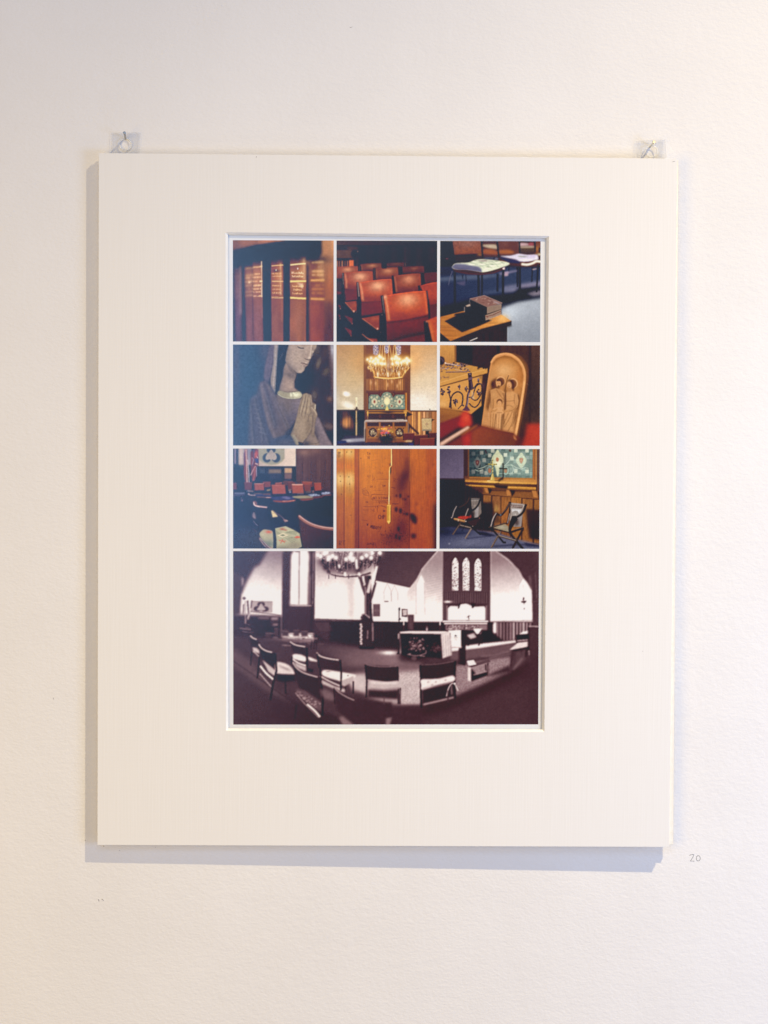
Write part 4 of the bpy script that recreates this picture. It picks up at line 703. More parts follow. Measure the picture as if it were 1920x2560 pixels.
    # shadows behind figures
    p.poly([(845, 650), (885, 590), (960, 570), (960, 760), (860, 800)], '#5c3820', 7, .9); p.glow(872, 670, 26, 50, '#3c2416', .8); p.poly([(820, 760), (870, 730), (840, 1040), (790, 1080), (770, 1000)], '#6e4628', 7, .9); p.poly([(1250, 800), (1290, 860), (1270, 1060), (1240, 1060)], '#6a4222', 6, .8)
    p.ell(995, 622, 74, 74, '#d8a672', 2); p.ell(995, 628, 62, 64, '#7c4e2c', 2); p.ell(985, 645, 46, 56, '#5c3a22', 3); p.ell(1185, 655, 74, 78, '#d8a672', 2); p.ell(1180, 662, 62, 68, '#7c4e2c', 2); p.ell(1168, 678, 46, 70, '#5c3a22', 3)
    p.glow(1065, 880, 26, 150, '#4a2c18', .85); p.glow(1060, 1180, 30, 150, '#5a3820', .7); p.glow(880, 1150, 26, 130, '#5a3820', .6); p.glow(1230, 1180, 40, 120, '#6a4428', .7)
    # man
    p.poly([(835, 760), (920, 730), (990, 750), (1060, 790), (1065, 900), (1040, 1000), (1010, 1340), (830, 1310), (850, 1080), (820, 1080), (818, 1020), (850, 880)], '#c8925c', 3)
    p.poly([(845, 770), (930, 735), (1000, 760), (1050, 830), (960, 880), (870, 910)], '#b98654', 3); p.line([(930, 750), (980, 830), (1040, 900)], 8, '#7a4e2a', 2.5, .8, True); p.line([(880, 900), (880, 1020), (850, 1100)], 12, '#6a4424', 4, .8, True); p.line([(1030, 800), (1050, 880), (1045, 950)], 10, '#5c3820', 3, .8, True)
    for x in (850, 885, 925): p.line([(x, 1120), (x-8, 1330)], 9, '#6e4626', 3, .8); p.line([(x+14, 1120), (x+6, 1330)], 9, '#d8a470', 3, .7)
    p.ell(962, 662, 38, 54, '#cc9662', 2.5); p.ell(966, 706, 24, 20, '#6a4428', 3, .8); p.line([(945, 655), (955, 655)], 6, '#8a5c38', 1.5); p.line([(972, 655), (984, 655)], 6, '#8a5c38', 1.5); p.line([(964, 660), (966, 682)], 6, '#d09c6c', 1.5, .8); p.line([(958, 697), (974, 697)], 5, '#3c2416', 1.5, .8); p.ell(960, 605, 36, 14, '#4c2e1c', 3)
    p.line([(1095, 590), (1118, 530)], 7, '#2a1c18', 1.2); p.line([(1095, 590), (1062, 760)], 8, '#3c2618', 2, .8)
    # woman
    p.poly([(1075, 800), (1130, 770), (1190, 780), (1255, 820), (1275, 920), (1260, 1010), (1200, 1060), (1190, 1200), (1180, 1400), (1010, 1390), (1050, 1150), (1075, 1000)], '#c8935e', 3)
    p.ell(1132, 678, 38, 54, '#d09a66', 2.5, rot=-.2); p.line([(1105, 620), (1150, 605), (1180, 680), (1190, 770)], 22, '#4c2e1c', 5, .95, True); p.line([(1112, 680), (1122, 680)], 6, '#8a5c38', 1.5); p.line([(1118, 705), (1132, 706)], 5, '#5a341c', 1.5); p.rect(1110, 725, 1165, 785, '#b17c4c', 4)
    p.line([(1080, 930), (1150, 925), (1210, 915)], 6, '#7c5230', 2, .8, True); p.line([(1215, 820), (1205, 940), (1235, 1000)], 7, '#7a5030', 2.5, .8, True); p.line([(1250, 950), (1200, 1030), (1110, 1070)], 38, '#c08c58', 3, .95, True); p.line([(1250, 990), (1200, 1055), (1120, 1085)], 6, '#6c4424', 2, .8, True)
    for q in ([(1180, 1080), (1130, 1200), (1050, 1330)], [(1200, 1080), (1180, 1250), (1110, 1390)], [(1120, 1100), (1080, 1200), (1040, 1280)], [(1090, 1000), (1130, 990), (1190, 1020)], [(1220, 1100), (1220, 1200), (1170, 1320)]): p.line(q, 9, '#79502d', 3, .85, True); p.line([(a+14, b) for a, b in q], 8, '#d8a670', 3, .6, True)
    p.glow(1160, 850, 40, 50, '#c99660', .7); p.glow(900, 830, 35, 50, '#c8965f', .6)
    p.line([(1068, 800), (1072, 1000), (1060, 1060)], 16, '#44281a', 4, .85, True); p.line([(842, 900), (846, 1040)], 10, '#4a2e1c', 4, .7); p.line([(1262, 830), (1282, 930), (1262, 1020)], 9, '#54341e', 3, .8, True); p.line([(925, 1020), (935, 1100), (905, 1350)], 12, '#54341e', 4, .75, True); p.line([(1035, 1110), (1045, 1250), (1015, 1380)], 14, '#54341e', 5, .75, True)
    # child
    p.poly([(935, 1020), (1030, 1020), (1050, 1110), (1020, 1130), (1005, 1370), (895, 1360), (925, 1120), (860, 1080), (870, 1050)], '#d09c68', 3); p.ell(980, 940, 46, 48, '#6c4428', 3); p.ell(978, 962, 35, 42, '#d09a66', 2.5); p.line([(962, 962), (968, 962)], 5, '#8a5c38', 1.2); p.line([(986, 962), (993, 962)], 5, '#8a5c38', 1.2); p.line([(972, 985), (984, 985)], 4, '#5c341c', 1.2)
    p.line([(850, 1060), (900, 1080), (940, 1050)], 24, '#b8834e', 3, 1, True); p.line([(1030, 1060), (1060, 1090), (1110, 1080)], 24, '#b8834e', 3, 1, True); p.ell(838, 1055, 22, 28, '#bc8654', 3); p.line([(940, 1105), (1020, 1108)], 6, '#744a28', 2, .9)
    for x in (940, 975): p.line([(x, 1120), (x-14, 1350)], 7, '#80542e', 2.5, .8); p.line([(x+14, 1120), (x+2, 1350)], 9, '#dca974', 3, .7)
    p.line([(1020, 1130), (1004, 1370)], 14, '#4a2e1a', 4, .9); p.line([(812, 1100), (808, 1190)], 7, '#caa078', 2, .8); p.line([(925, 1130), (900, 1350)], 8, '#5c3a20', 3, .8)
    p.setclip()
    p.line([(1398, 655), (1420, 680)], 3, '#b8a8a0', 1, .7)
    # foreground blur: wood edge and red hymn books
    p.poly([(40, 1020), (260, 1045), (440, 1090), (430, 1150), (40, 1290)], '#9c6432', 8); p.poly([(40, 1120), (340, 1140), (60, 1260)], '#7e4a28', 12, .7)
    p.poly([(40, 1280), (420, 1140), (400, 1300), (60, 1520), (40, 1640)], '#7c2820', 9); p.poly([(400, 1100), (480, 1080), (545, 1160), (560, 1290), (530, 1320), (400, 1340), (370, 1200)], '#bc3c2a', 9); p.glow(470, 1180, 50, 80, '#cc5038', .8); p.glow(390, 1290, 50, 50, '#d03830', .6)
    p.poly([(40, 1580), (490, 1310), (530, 1330), (500, 1370), (100, 1620), (40, 1640)], '#b8907c', 6); p.line([(80, 1590), (300, 1450), (505, 1330)], 26, '#ecc4ac', 5, .9, True); p.poly([(380, 1450), (620, 1290), (660, 1300), (420, 1480)], '#b4622c', 8)
    p.poly([(100, 1640), (380, 1470), (560, 1370), (700, 1310), (1200, 1430), (1320, 1500), (1290, 1640)], '#703426', 9); p.poly([(400, 1480), (560, 1390), (540, 1640), (420, 1640)], '#a0302a', 10, .9); p.glow(490, 1520, 40, 60, '#b43a30', .7)
    p.poly([(560, 1400), (700, 1310), (1190, 1430), (1240, 1560), (1180, 1640), (540, 1640)], ('g', '#8a4428', '#6a3a2a', (620, 1400), (1100, 1600)), 12); p.poly([(1195, 1440), (1250, 1520), (1230, 1530), (1200, 1500)], '#b4744a', 4)
    p.poly([(1400, 1275), (1640, 1270), (1640, 1640), (1260, 1640), (1360, 1480)], '#a83c2e', 10); p.glow(1540, 1440, 80, 120, '#b84634', .6); p.poly([(1260, 1540), (1360, 1360), (1400, 1290), (1330, 1640), (1230, 1640)], '#3c2824', 14, .7)
    return p.out(.012)
def pic_hall():
    p = Painter((78, 52, 1613, 1590), 250, 250, '#252a3a', 17)
    p.rect(60, 40, 1050, 600, '#24333f', 4); p.rect(60, 40, 170, 330, '#2f3648', 4); p.rect(98, 40, 122, 290, '#9a8c98', 4)
    p.rect(160, 40, 350, 300, '#b4a89c', 5); p.rect(230, 40, 340, 300, '#8a8890', 8, .8); p.rect(440, 40, 1040, 330, ('g', '#b4a898', '#dcd2bc', (450, 200), (1000, 200)), 3)
    p.glow(200, 180, 30, 130, '#c8bcaa', .6)
    # crest hanging
    sh = [(470, 40), (865, 40), (865, 200), (830, 250), (760, 290), (660, 305), (560, 280), (490, 240), (465, 180)]
    p.poly(sh, '#9c9c84', 3); p.line([(470, 240), (560, 285), (660, 308), (770, 290), (865, 215)], 7, '#c0b480', 2, .8, True); p.glow(600, 200, 100, 80, '#8f9288', .5)
    for x, y, rx, ry in ((660, 75, 70, 50), (595, 195, 66, 72), (735, 195, 66, 72)): p.ell(x, y, rx, ry, '#3c4c5c', 3)
    p.poly([(660, 65), (690, 110), (720, 125), (745, 180), (735, 215), (700, 230), (670, 215), (655, 240), (640, 215), (590, 225), (575, 190), (600, 130), (635, 110)], '#aea698', 2.5, 1, True); p.ell(660, 110, 30, 30, '#a49c90', 3)
    for k in range(26): p.line([(p.rng.uniform(600, 725), p.rng.uniform(100, 215))]*1+[(p.rng.uniform(600, 725), p.rng.uniform(100, 215))], 3, '#86847e', 1.5, .3)
    # flags
    p.poly([(245, 130), (265, 60), (290, 60), (300, 250), (310, 580), (270, 590), (240, 450)], '#7c4444', 4); p.line([(275, 60), (285, 300), (292, 590)], 13, '#d0b8ac', 2.5); p.line([(298, 220), (318, 420), (322, 590)], 14, '#ccc2c4', 2.5, .9); p.line([(250, 120), (255, 330)], 12, '#4a4468', 3, .8)
    p.poly([(300, 60), (350, 60), (345, 200), (320, 240)], '#5c6478', 6, .7); p.rect(310, 60, 335, 230, '#a4a0a8', 5, .5)
    p.poly([(345, 110), (400, 50), (465, 60), (468, 300), (455, 470), (430, 490), (410, 540), (370, 560), (350, 380)], '#6c3c44', 4)
    p.line([(395, 60), (400, 200), (370, 320)], 20, '#48506e', 3, .9); p.poly([(412, 205), (465, 205), (467, 275), (425, 270)], '#32408c', 3); p.line([(430, 160), (455, 200)], 12, '#dcd0cc', 2); p.line([(415, 280), (455, 295)], 14, '#dcd0cc', 2.5); p.poly([(400, 130), (440, 75), (460, 130), (430, 200), (400, 200)], '#b05850', 4, .9)
    p.line([(440, 330), (435, 400), (442, 480)], 14, '#c8c4d0', 2.5); p.line([(420, 320), (380, 390), (345, 465)], 12, '#cca89c', 2.5); p.line([(410, 340), (405, 460), (385, 550)], 26, '#9c5a50', 4, .9); p.line([(365, 190), (390, 220), (370, 300)], 9, '#cc9088', 2.5); p.line([(355, 200), (360, 330)], 12, '#8c4c4c', 3, .8); p.line([(450, 300), (455, 400)], 10, '#9098a8', 2.5, .7)
    # lower dark screen with lit panes
    p.rect(440, 330, 1050, 600, '#2b2c3c', 4); p.rect(440, 325, 1050, 340, '#222028', 2)
    p.rect(860, 350, 980, 430, '#b89a70', 4); p.rect(860, 430, 975, 520, '#765c54', 5); p.rect(620, 368, 815, 436, '#7c6c58', 5); p.rect(640, 440, 800, 520, '#38384a', 6); p.rect(470, 360, 570, 430, '#4a5460', 6, .7); p.line([(590, 400), (625, 440)], 12, '#4a4448', 3); p.rect(820, 340, 858, 560, '#1e2230', 3); p.rect(980, 335, 1045, 580, '#2b2026', 3)
    # wood wall right
    p.rect(1043, 40, 1640, 760, ('g', '#5c3e32', '#4b3432', (1300, 60), (1300, 700)), 3)
    for k in range(60):
        x = p.rng.uniform(1045, 1590); p.line([(x, p.rng.uniform(50, 300)), (x+4, p.rng.uniform(350, 720))], p.rng.uniform(4, 12), ('#7a5644', '#40291f', '#6c4a3a')[k % 3], 3, .35)
    p.glow(1170, 110, 100, 60, '#8c6c54', .75); p.glow(1330, 90, 100, 50, '#7e5c48', .6); p.line([(1592, 60), (1585, 700)], 16, '#1e1618', 4); p.rect(1600, 40, 1640, 800, '#503c38', 4)
    # floor
    p.poly([(60, 600), (1050, 590), (1640, 740), (1640, 1640), (60, 1640)], ('g', '#272c40', '#282436', (100, 1000), (1500, 1000)), 8); p.glow(900, 1000, 500, 160, '#232334', .6); p.glow(200, 1400, 200, 300, '#3a3850', .5)
    p.rect(1040, 800, 1640, 1100, '#1d1a26', 14, .7)
    # chairs rows
    def ch(q, c, hi=None): p.poly(q, c, 3); p.line([q[0], q[1]], 9, hi or hx(c)*1.35, 2.5, .8); p.line([q[1], q[2]], 9, '#1d1a24', 2.5, .8); p.line([q[0], q[3]], 7, hx(c)*.55, 2.5, .6)
    ch([(70, 585), (135, 582), (140, 680), (70, 685)], '#6a3e42'); ch([(245, 572), (375, 575), (365, 690), (255, 690)], '#663c40'); ch([(530, 568), (655, 565), (660, 640), (550, 650)], '#763e34'); ch([(720, 585), (830, 575), (830, 640), (720, 640)], '#7c4032', '#dc8860'); ch([(835, 552), (995, 555), (990, 620), (840, 620)], '#5c3a32'); ch([(910, 572), (1030, 570), (1030, 680), (915, 690)], '#63372c')
    ch([(1130, 562), (1290, 568), (1295, 640), (1150, 640)], '#8c4426', '#b86838'); ch([(1160, 600), (1270, 598), (1270, 715), (1165, 700)], '#733c2a'); ch([(1315, 582), (1430, 578), (1435, 690), (1325, 700)], '#98482a', '#b06840')
    p.rect(1285, 640, 1312, 700, '#17161c', 3); p.rect(1285, 690, 1318, 735, '#8c6c64', 4, .8)
    p.poly([(60, 740), (260, 730), (250, 765), (60, 780)], '#4a4a68', 4); p.line([(100, 738), (250, 735)], 10, '#9a9aa4', 3, .8); p.line([(70, 785), (270, 765)], 8, '#5c4450', 3, .8); p.ell(215, 850, 14, 16, '#8c7078', 4); p.ell(205, 815, 8, 10, '#7c6c80', 3)
    ch([(400, 592), (550, 590), (558, 690), (408, 695)], '#94503e', '#e8b49c'); ch([(665, 612), (875, 615), (890, 745), (680, 750)], '#9c5440', '#c87858'); ch([(975, 605), (1150, 603), (1165, 735), (985, 740)], '#9c5238', '#f0c0a0')
    p.line([(982, 606), (1140, 606)], 10, '#f0c8a8', 3, .7)
    p.poly([(290, 690), (390, 700), (395, 720), (300, 715)], '#90807c', 3, .8); p.poly([(400, 740), (520, 740), (530, 760), (400, 765)], '#8a6a50', 4); p.poly([(405, 755), (660, 750), (660, 790), (440, 790)], '#33386a', 4); p.poly([(530, 745), (640, 740), (660, 765), (540, 765)], '#6c4c44', 3); p.line([(440, 795), (660, 806)], 12, '#8a6258', 3); p.line([(580, 806), (665, 802)], 9, '#dcb8a8', 2.5)
    p.poly([(590, 680), (650, 670), (645, 700), (590, 710)], '#a49468', 3, .8); p.poly([(920, 685), (965, 680), (965, 700), (925, 705)], '#a8946c', 3, .8); p.glow(950, 720, 16, 14, '#b8b8c8', .7)
    p.poly([(672, 795), (990, 790), (1000, 830), (930, 845), (760, 850), (680, 835)], '#313878', 4, 1, True); p.poly([(820, 800), (890, 785), (960, 815), (900, 830)], '#7c74a0', 4, .7, True); p.poly([(690, 850), (900, 852), (1020, 835), (1025, 855), (900, 880), (740, 875)], '#8c4c3c', 3, 1, True); p.line([(830, 860), (930, 858), (1020, 852)], 7, '#d8a08c', 2, .9)
    p.poly([(990, 785), (1130, 780), (1290, 785), (1300, 810), (1130, 822), (1010, 810)], '#94906c', 3, 1, True); p.poly([(1040, 775), (1220, 770), (1250, 790), (1080, 795)], '#a8a480', 4, .7); p.poly([(1100, 825), (1290, 815), (1300, 835), (1150, 855)], '#7c4434', 3, 1, True); p.line([(1060, 745), (1160, 742)], 14, '#8c7060', 3, .8)
    p.poly([(1220, 760), (1330, 745), (1410, 770), (1400, 790), (1280, 785)], '#7088ac', 3, 1, True); p.poly([(1300, 790), (1440, 775), (1450, 800), (1330, 820)], '#5c3434', 3, 1, True); p.poly([(1430, 730), (1540, 715), (1560, 745), (1450, 760)], '#7488b0', 3, 1, True); p.line([(1440, 770), (1580, 762)], 12, '#9c5e4c', 3); p.poly([(1180, 705), (1270, 700), (1270, 735), (1190, 735)], '#6c5c50', 3, .7); p.poly([(1430, 640), (1450, 655), (1440, 665)], '#8c4838', 2)
    for k in range(14): p.ell(p.rng.uniform(1250, 1400), p.rng.uniform(755, 785), 8, 6, '#c0ccdc', 2, .6); p.ell(p.rng.uniform(1440, 1555), p.rng.uniform(722, 752), 8, 6, '#c0ccdc', 2, .6)
    # arm rests and near chairs
    p.line([(305, 745), (340, 768), (420, 772)], 14, '#dcc0b8', 3, .95, True); p.line([(320, 735), (325, 755)], 16, '#c8b4b0', 4, .8); p.poly([(300, 780), (400, 780), (400, 900), (370, 980), (340, 960)], '#33303e', 5)
    p.poly([(375, 900), (430, 930), (620, 950), (650, 1250), (560, 1290), (460, 1260), (400, 1130), (370, 1020)], '#262a3c', 4); p.poly([(395, 940), (600, 965), (640, 1240), (480, 1240), (420, 1100)], '#34333f', 8, .7)
    p.line([(395, 870), (410, 920), (480, 942), (600, 956)], 22, '#d8b8ae', 3, 1, True); p.line([(395, 870), (425, 880), (430, 915)], 26, '#8c6058', 3, .9, True); p.line([(390, 878), (405, 925), (480, 950)], 8, '#f0dcd0', 2, .9, True)
    p.poly([(370, 1080), (395, 1025), (420, 1080), (425, 1130), (390, 1125)], '#8c7c80', 4, .9, True); p.line([(385, 1160), (420, 1210), (460, 1240)], 6, '#b8a8b4', 2, .8, True); p.line([(380, 1280), (440, 1340)], 10, '#5a4450', 4, .7)
    p.poly([(648, 1005), (690, 1005), (740, 1065), (765, 1100), (680, 1110)], '#d8cc98', 3); p.line([(655, 1040), (710, 1050)], 6, '#a89c78', 2, .8); p.line([(690, 1015), (800, 1085), (860, 1140), (910, 1165)], 12, '#7c6460', 3, .9); p.poly([(840, 1135), (920, 1165), (870, 1185)], '#a4847c', 3); p.line([(880, 1150), (920, 1168)], 5, '#e8d4c4', 1.5)
    p.poly([(600, 950), (650, 970), (700, 1280), (740, 1640), (690, 1640), (690, 1350), (650, 1270)], '#1f2738', 4)
    # cushion near
    c1 = [(485, 1350), (540, 1300), (600, 1300), (680, 1325), (692, 1400), (690, 1580), (640, 1560), (530, 1460), (490, 1400)]
    p.poly(c1, '#a4a484', 3, 1, True); p.setclip(c1, 2); p.glow(620, 1335, 50, 24, '#c0563c', .9); p.glow(620, 1520, 100, 60, '#5a6c64', .8); p.line([(490, 1400), (560, 1500), (660, 1580)], 20, '#7c7c6c', 5, .7); p.glow(540, 1380, 50, 40, '#b4b490', .7); p.setclip()
    c2 = [(715, 1280), (880, 1245), (1000, 1300), (1100, 1360), (1110, 1450), (1130, 1560), (1000, 1620), (740, 1620), (735, 1440)]
    p.poly(c2, '#a8ac88', 2.5); p.setclip(c2, 2); p.glow(830, 1600, 150, 50, '#6c6a58', .8); p.glow(1020, 1540, 120, 60, '#7c7460', .6); p.glow(900, 1300, 120, 50, '#c0c498', .6)
    for k in range(5): p.line([(870+k*18, 1335+k*-2), (1040+k*8, 1380-k*16)], 4, '#5c6a54', 1.2, .8)
    for k in range(5): p.line([(880+k*20, 1430-k*4), (1000+k*22, 1510-k*22)], 5, '#5c6a54', 1.2, .8)
    for k in range(4): p.line([(725+k*4, 1310+k*16), (800, 1360+k*10)], 4, '#6a785e', 1.2, .8)
    p.poly([(750, 1385), (840, 1350), (930, 1385), (830, 1420)], '#d0cca4', 1.5); p.poly([(790, 1385), (840, 1368), (880, 1385), (835, 1402)], '#7c8464', 1.5); p.glow(830, 1290, 36, 18, '#a0563c', .9); p.glow(880, 1305, 24, 12, '#a0563c', .7)
    p.poly([(1010, 1420), (1050, 1395), (1105, 1405), (1100, 1425), (1050, 1430)], '#c8583c', 2.5, .95); p.line([(775, 1465), (830, 1470), (870, 1500)], 12, '#c0583c', 2, .9); p.line([(835, 1445), (825, 1475), (800, 1510)], 12, '#c0583c', 2, .9); p.line([(830, 1475), (890, 1475)], 10, '#c0583c', 2, .8)
    p.setclip()
    p.poly([(680, 1280), (715, 1280), (740, 1450), (735, 1640), (690, 1640), (695, 1430)], '#1d2638', 3)
    p.line([(480, 1420), (540, 1520), (670, 1600)], 20, '#7c6060', 4, .9, True); p.line([(485, 1425), (600, 1545), (665, 1590)], 7, '#e8d0c4', 2, .95, True); p.line([(478, 1440), (560, 1550), (610, 1600)], 6, '#c8b0ac', 2, .9, True)
    # big chair back right foreground
    p.poly([(1070, 1090), (1160, 1170), (1300, 1240), (1450, 1280), (1640, 1300), (1640, 1640), (1160, 1640), (1110, 1400)], ('g', '#4c302a', '#35201e', (1200, 1250), (1400, 1600)), 3); p.tex(.08, 12, 30, [(1070, 1090), (1640, 1300), (1640, 1640), (1160, 1640)])
    p.line([(1075, 1085), (1180, 1170), (1320, 1240), (1480, 1275), (1640, 1290)], 40, '#8c6258', 3, 1, True); p.line([(1085, 1080), (1200, 1165), (1320, 1222), (1480, 1262), (1640, 1275)], 15, '#e0c0ac', 3, .95, True); p.line([(1080, 1105), (1200, 1195), (1340, 1255), (1480, 1290), (1640, 1305)], 8, '#b4745c', 2.5, .8, True); p.line([(1072, 1100), (1110, 1400), (1160, 1640)], 10, '#1c1416', 3, .8)
    g = p.a.mean(2, keepdims=True); bl = np.clip((p.a[..., 2:]-p.a[..., :1])*4, 0, 1); p.a = p.a*(1-.4*bl)+g*.4*bl
    p.a = p.a*np.array([1.03, .985, 1.0]); p.glow(620, 1450, 480, 200, '#6c5c38', .25, mode='scr')
    return p.out(.012)

def pic_door():
    p = Painter((63, 58, 1607, 1594), 250, 250, '#9a5a22', 18)
    p.rect(60, 40, 1640, 1640, ('g', '#b07032', '#7c3c18', (600, 60), (600, 1600)), 2)
    p.rect(1190, 40, 1640, 1640, ('g', '#a86430', '#8c4420', (1300, 60), (1300, 1600)), 4); p.rect(1440, 40, 1640, 1640, '#8f4a22', 10, .7); p.rect(1560, 900, 1640, 1640, '#30221c', 14, .9); p.rect(1590, 500, 1640, 900, '#5c3018', 12, .8)
    p.rect(915, 40, 1185, 1640, '#7c3e1c', 6, .6); p.rect(60, 40, 180, 1640, ('g', '#a86c30', '#8a4c1c', (100, 60), (100, 1600)), 3); p.rect(188, 40, 342, 1640, ('g', '#b47834', '#94561e', (260, 60), (260, 1600)), 2)
    p.rect(342, 40, 412, 1640, ('g', '#8e4c20', '#6a3414', (370, 60), (370, 1600)), 3); p.line([(407, 40), (407, 1640)], 8, '#421f0e', 1.5); p.line([(180, 40), (183, 1640)], 8, '#5c3012', 2, .8); p.line([(345, 40), (345, 1640)], 6, '#a8662c', 2, .6)
    p.glow(500, 150, 120, 200, '#c4823a', .7); p.glow(560, 550, 170, 260, '#b87434', .5); p.glow(700, 1100, 240, 260, '#9a5420', .5)
    # sheen
    for x0, x1 in ((62, 176), (190, 340)):
        p.setclip([(x0, 40), (x1, 40), (x1, 1640), (x0, 1640)], 2); p.glow((x0+x1)/2, 120, 90, 80, '#c8b078', .85); p.glow((x0+x1)/2, 340, 90, 60, '#b86e24', .6); p.glow((x0+x1)/2, 540, 100, 120, '#cfb884', .9, p=1.5); p.glow((x0+x1)/2, 700, 90, 90, '#a88450', .6); p.setclip()
    p.line([(196, 300), (198, 900)], 6, '#c89858', 2, .6)
    for k in range(260):
        x = p.rng.uniform(62, 1600); y = p.rng.uniform(40, 1500); p.line([(x, y), (x+p.rng.uniform(-3, 3), y+p.rng.uniform(40, 220))], p.rng.uniform(2, 6), ('#6a3414', '#c4844a', '#8c4c20')[k % 3], 1.5, .22)
    p.tex(.05, 14, 120)
    # dark stain
    p.glow(1120, 470, 75, 130, '#3c2018', .8, .35); p.glow(1060, 620, 90, 160, '#482418', .75, .2); p.glow(1150, 300, 50, 160, '#5a3020', .6); p.glow(1060, 1300, 120, 220, '#4c2414', .75); p.glow(1140, 900, 50, 200, '#54280f', .6); p.line([(1190, 60), (1188, 1600)], 7, '#3c1e10', 2.5, .8); p.line([(1197, 60), (1195, 560)], 6, '#c8884c', 2, .6); p.glow(900, 1450, 160, 120, '#542a14', .6)
    p.line([(918, 60), (912, 900)], 6, '#6a3418', 2, .5); p.line([(910, 1240), (908, 1600)], 6, '#58290f', 2, .7)
    # finger marks and knots
    for x, y, rx, ry in ((984, 990, 22, 40), (1052, 1010, 22, 44), (1048, 780, 20, 36), (985, 780, 10, 26), (1020, 1290, 18, 40), (985, 1405, 18, 40), (1035, 1430, 18, 34), (1172, 790, 12, 16), (893, 300, 12, 18), (1150, 1062, 26, 20), (1105, 1055, 18, 12), (1125, 835, 14, 16), (1088, 825, 12, 12)): p.ell(x, y, rx, ry, '#21120d', 5, .9)
    p.poly([(1195, 1060), (1240, 1050), (1290, 1100), (1305, 1160), (1290, 1215), (1240, 1190), (1200, 1130)], '#2a1812', 7, .95, True); p.ell(1252, 1400, 40, 44, '#2c1811', 8, .9); p.ell(1295, 905, 26, 36, '#6c3820', 8, .6); p.ell(1390, 970, 26, 20, '#70402a', 9, .5); p.ell(1415, 725, 14, 12, '#70402a', 5, .5); p.ell(1565, 300, 18, 18, '#70402c', 6, .6); p.line([(1480, 350), (1495, 450)], 12, '#7a4426', 5, .5)
    p.poly([(888, 340), (905, 330), (908, 400), (898, 460), (888, 420)], '#180d08', 2)
    def sc(q, w=5, c='#4a2410', a=.8): p.line(q, w, c, 1, a)
    # scratched names
    def word(x, y, s_, txt, c='#3c1c0e', w=5, dx=None, sl=0):
        G = {'A': [[(0, 1), (.45, 0), (.9, 1)], [(.2, .6), (.7, .6)]], 'B': [[(0, 0), (0, 1), (.6, 1), (.7, .7), (0, .5), (.6, .3), (.5, 0), (0, 0)]], 'C': [[(.8, .1), (.2, .1), (0, .5), (.2, .95), (.8, .9)]], 'H': [[(0, 0), (0, 1)], [(0, .5), (.7, .5)], [(.7, 0), (.7, 1)]], 'P': [[(0, 1), (0, 0), (.6, .1), (.6, .45), (0, .5)]], 'R': [[(0, 1), (0, 0), (.6, .1), (.6, .45), (0, .5), (.7, 1)]], 'T': [[(0, 0), (.8, 0)], [(.4, 0), (.4, 1)]], 'W': [[(0, 0), (.25, 1), (.5, .3), (.7, 1), (.95, 0)]], 'O': [[(.4, 0), (0, .5), (.4, 1), (.8, .5), (.4, 0)]], 'I': [[(.1, 0), (.1, 1)]], 'E': [[(.7, 0), (0, 0), (0, 1), (.7, 1)], [(0, .5), (.6, .5)]], 'S': [[(.7, .1), (.1, .2), (.6, .6), (.5, 1), (0, .9)]], 'K': [[(0, 0), (0, 1)], [(.7, 0), (0, .5), (.7, 1)]], 'L': [[(0, 0), (0, 1), (.6, 1)]], 'N': [[(0, 1), (0, 0), (.7, 1), (.7, 0)]], 'Y': [[(0, 0), (.4, .5), (.8, 0)], [(.4, .5), (.4, 1)]], 'D': [[(0, 0), (0, 1), (.6, .8), (.6, .2), (0, 0)]], 'U': [[(0, 0), (0, .9), (.6, .9), (.6, 0)]], '-': [[(0, .5), (.6, .5)]]}
        d = dx or s_*.75
        for i, ch in enumerate(txt):
            for st in G.get(ch, []): p.line([(x+i*d+a*s_*.7, y+i*sl+b*s_+p.rng.uniform(-2, 2)) for a, b in st], w, c, .8, .85)
    word(710, 1075, 62, 'CHP', w=9, dx=38); word(530, 1205, 34, 'W', w=8); word(582, 1232, 46, 'ABBOTT', w=9, dx=28, sl=6); word(108, 1475, 70, 'RT', '#4a2610', 8, 52); word(945, 510, 60, 'RS', '#54280f', 6, 50); word(580, 625, 28, 'SA', w=5); word(770, 615, 24, 'TAR', w=5)
    word(535, 115, 34, 'TA', '#54280f', 5, 30); word(540, 180, 30, 'TE', '#6a3a18', 5); word(608, 980, 46, 'HIT', '#58290f', 6, 36); word(475, 985, 30, 'RUSS', '#6a3414', 4); word(540, 465, 26, 'IET', '#6a3a18', 4); word(700, 412, 30, 'ENLU', '#7a4218', 4); word(785, 1000, 24, 'NA', w=6); word(660, 935, 34, 'IA', w=5); word(515, 865, 26, 'CA', w=5)
    word(620, 795, 38, 'AKINSONR', '#3c1c0e', 6, 31); p.line([(600, 800), (605, 765), (680, 760), (870, 775), (880, 850), (640, 845), (602, 820)], 6, '#4a2410', 1, .85, True); p.line([(610, 770), (660, 745), (620, 765)], 4, '#4a2410', 1, .8)
    word(640, 862, 24, 'ISANKEL', '#4a2410', 4, 30); word(730, 870, 30, 'ECTO', '#4a2410', 5, 30)
    sc([(480, 945), (600, 950), (720, 935), (840, 950)], 5, '#4a2410'); sc([(750, 925), (840, 970)], 5); sc([(445, 1150), (540, 1165)], 5, '#54280f'); sc([(620, 700), (800, 695)], 4, '#6a3414', .6); sc([(680, 525), (870, 525)], 4, '#54280f', .7); sc([(620, 440), (625, 550), (650, 500), (658, 555)], 5, '#6a3414', .7); sc([(575, 320), (580, 460)], 4, '#7a4a28', .7); sc([(600, 245), (720, 215)], 4, '#6a3414', .6); sc([(905, 650), (970, 665)], 7, '#38180c'); sc([(920, 905), (1020, 905)], 8, '#38180c')
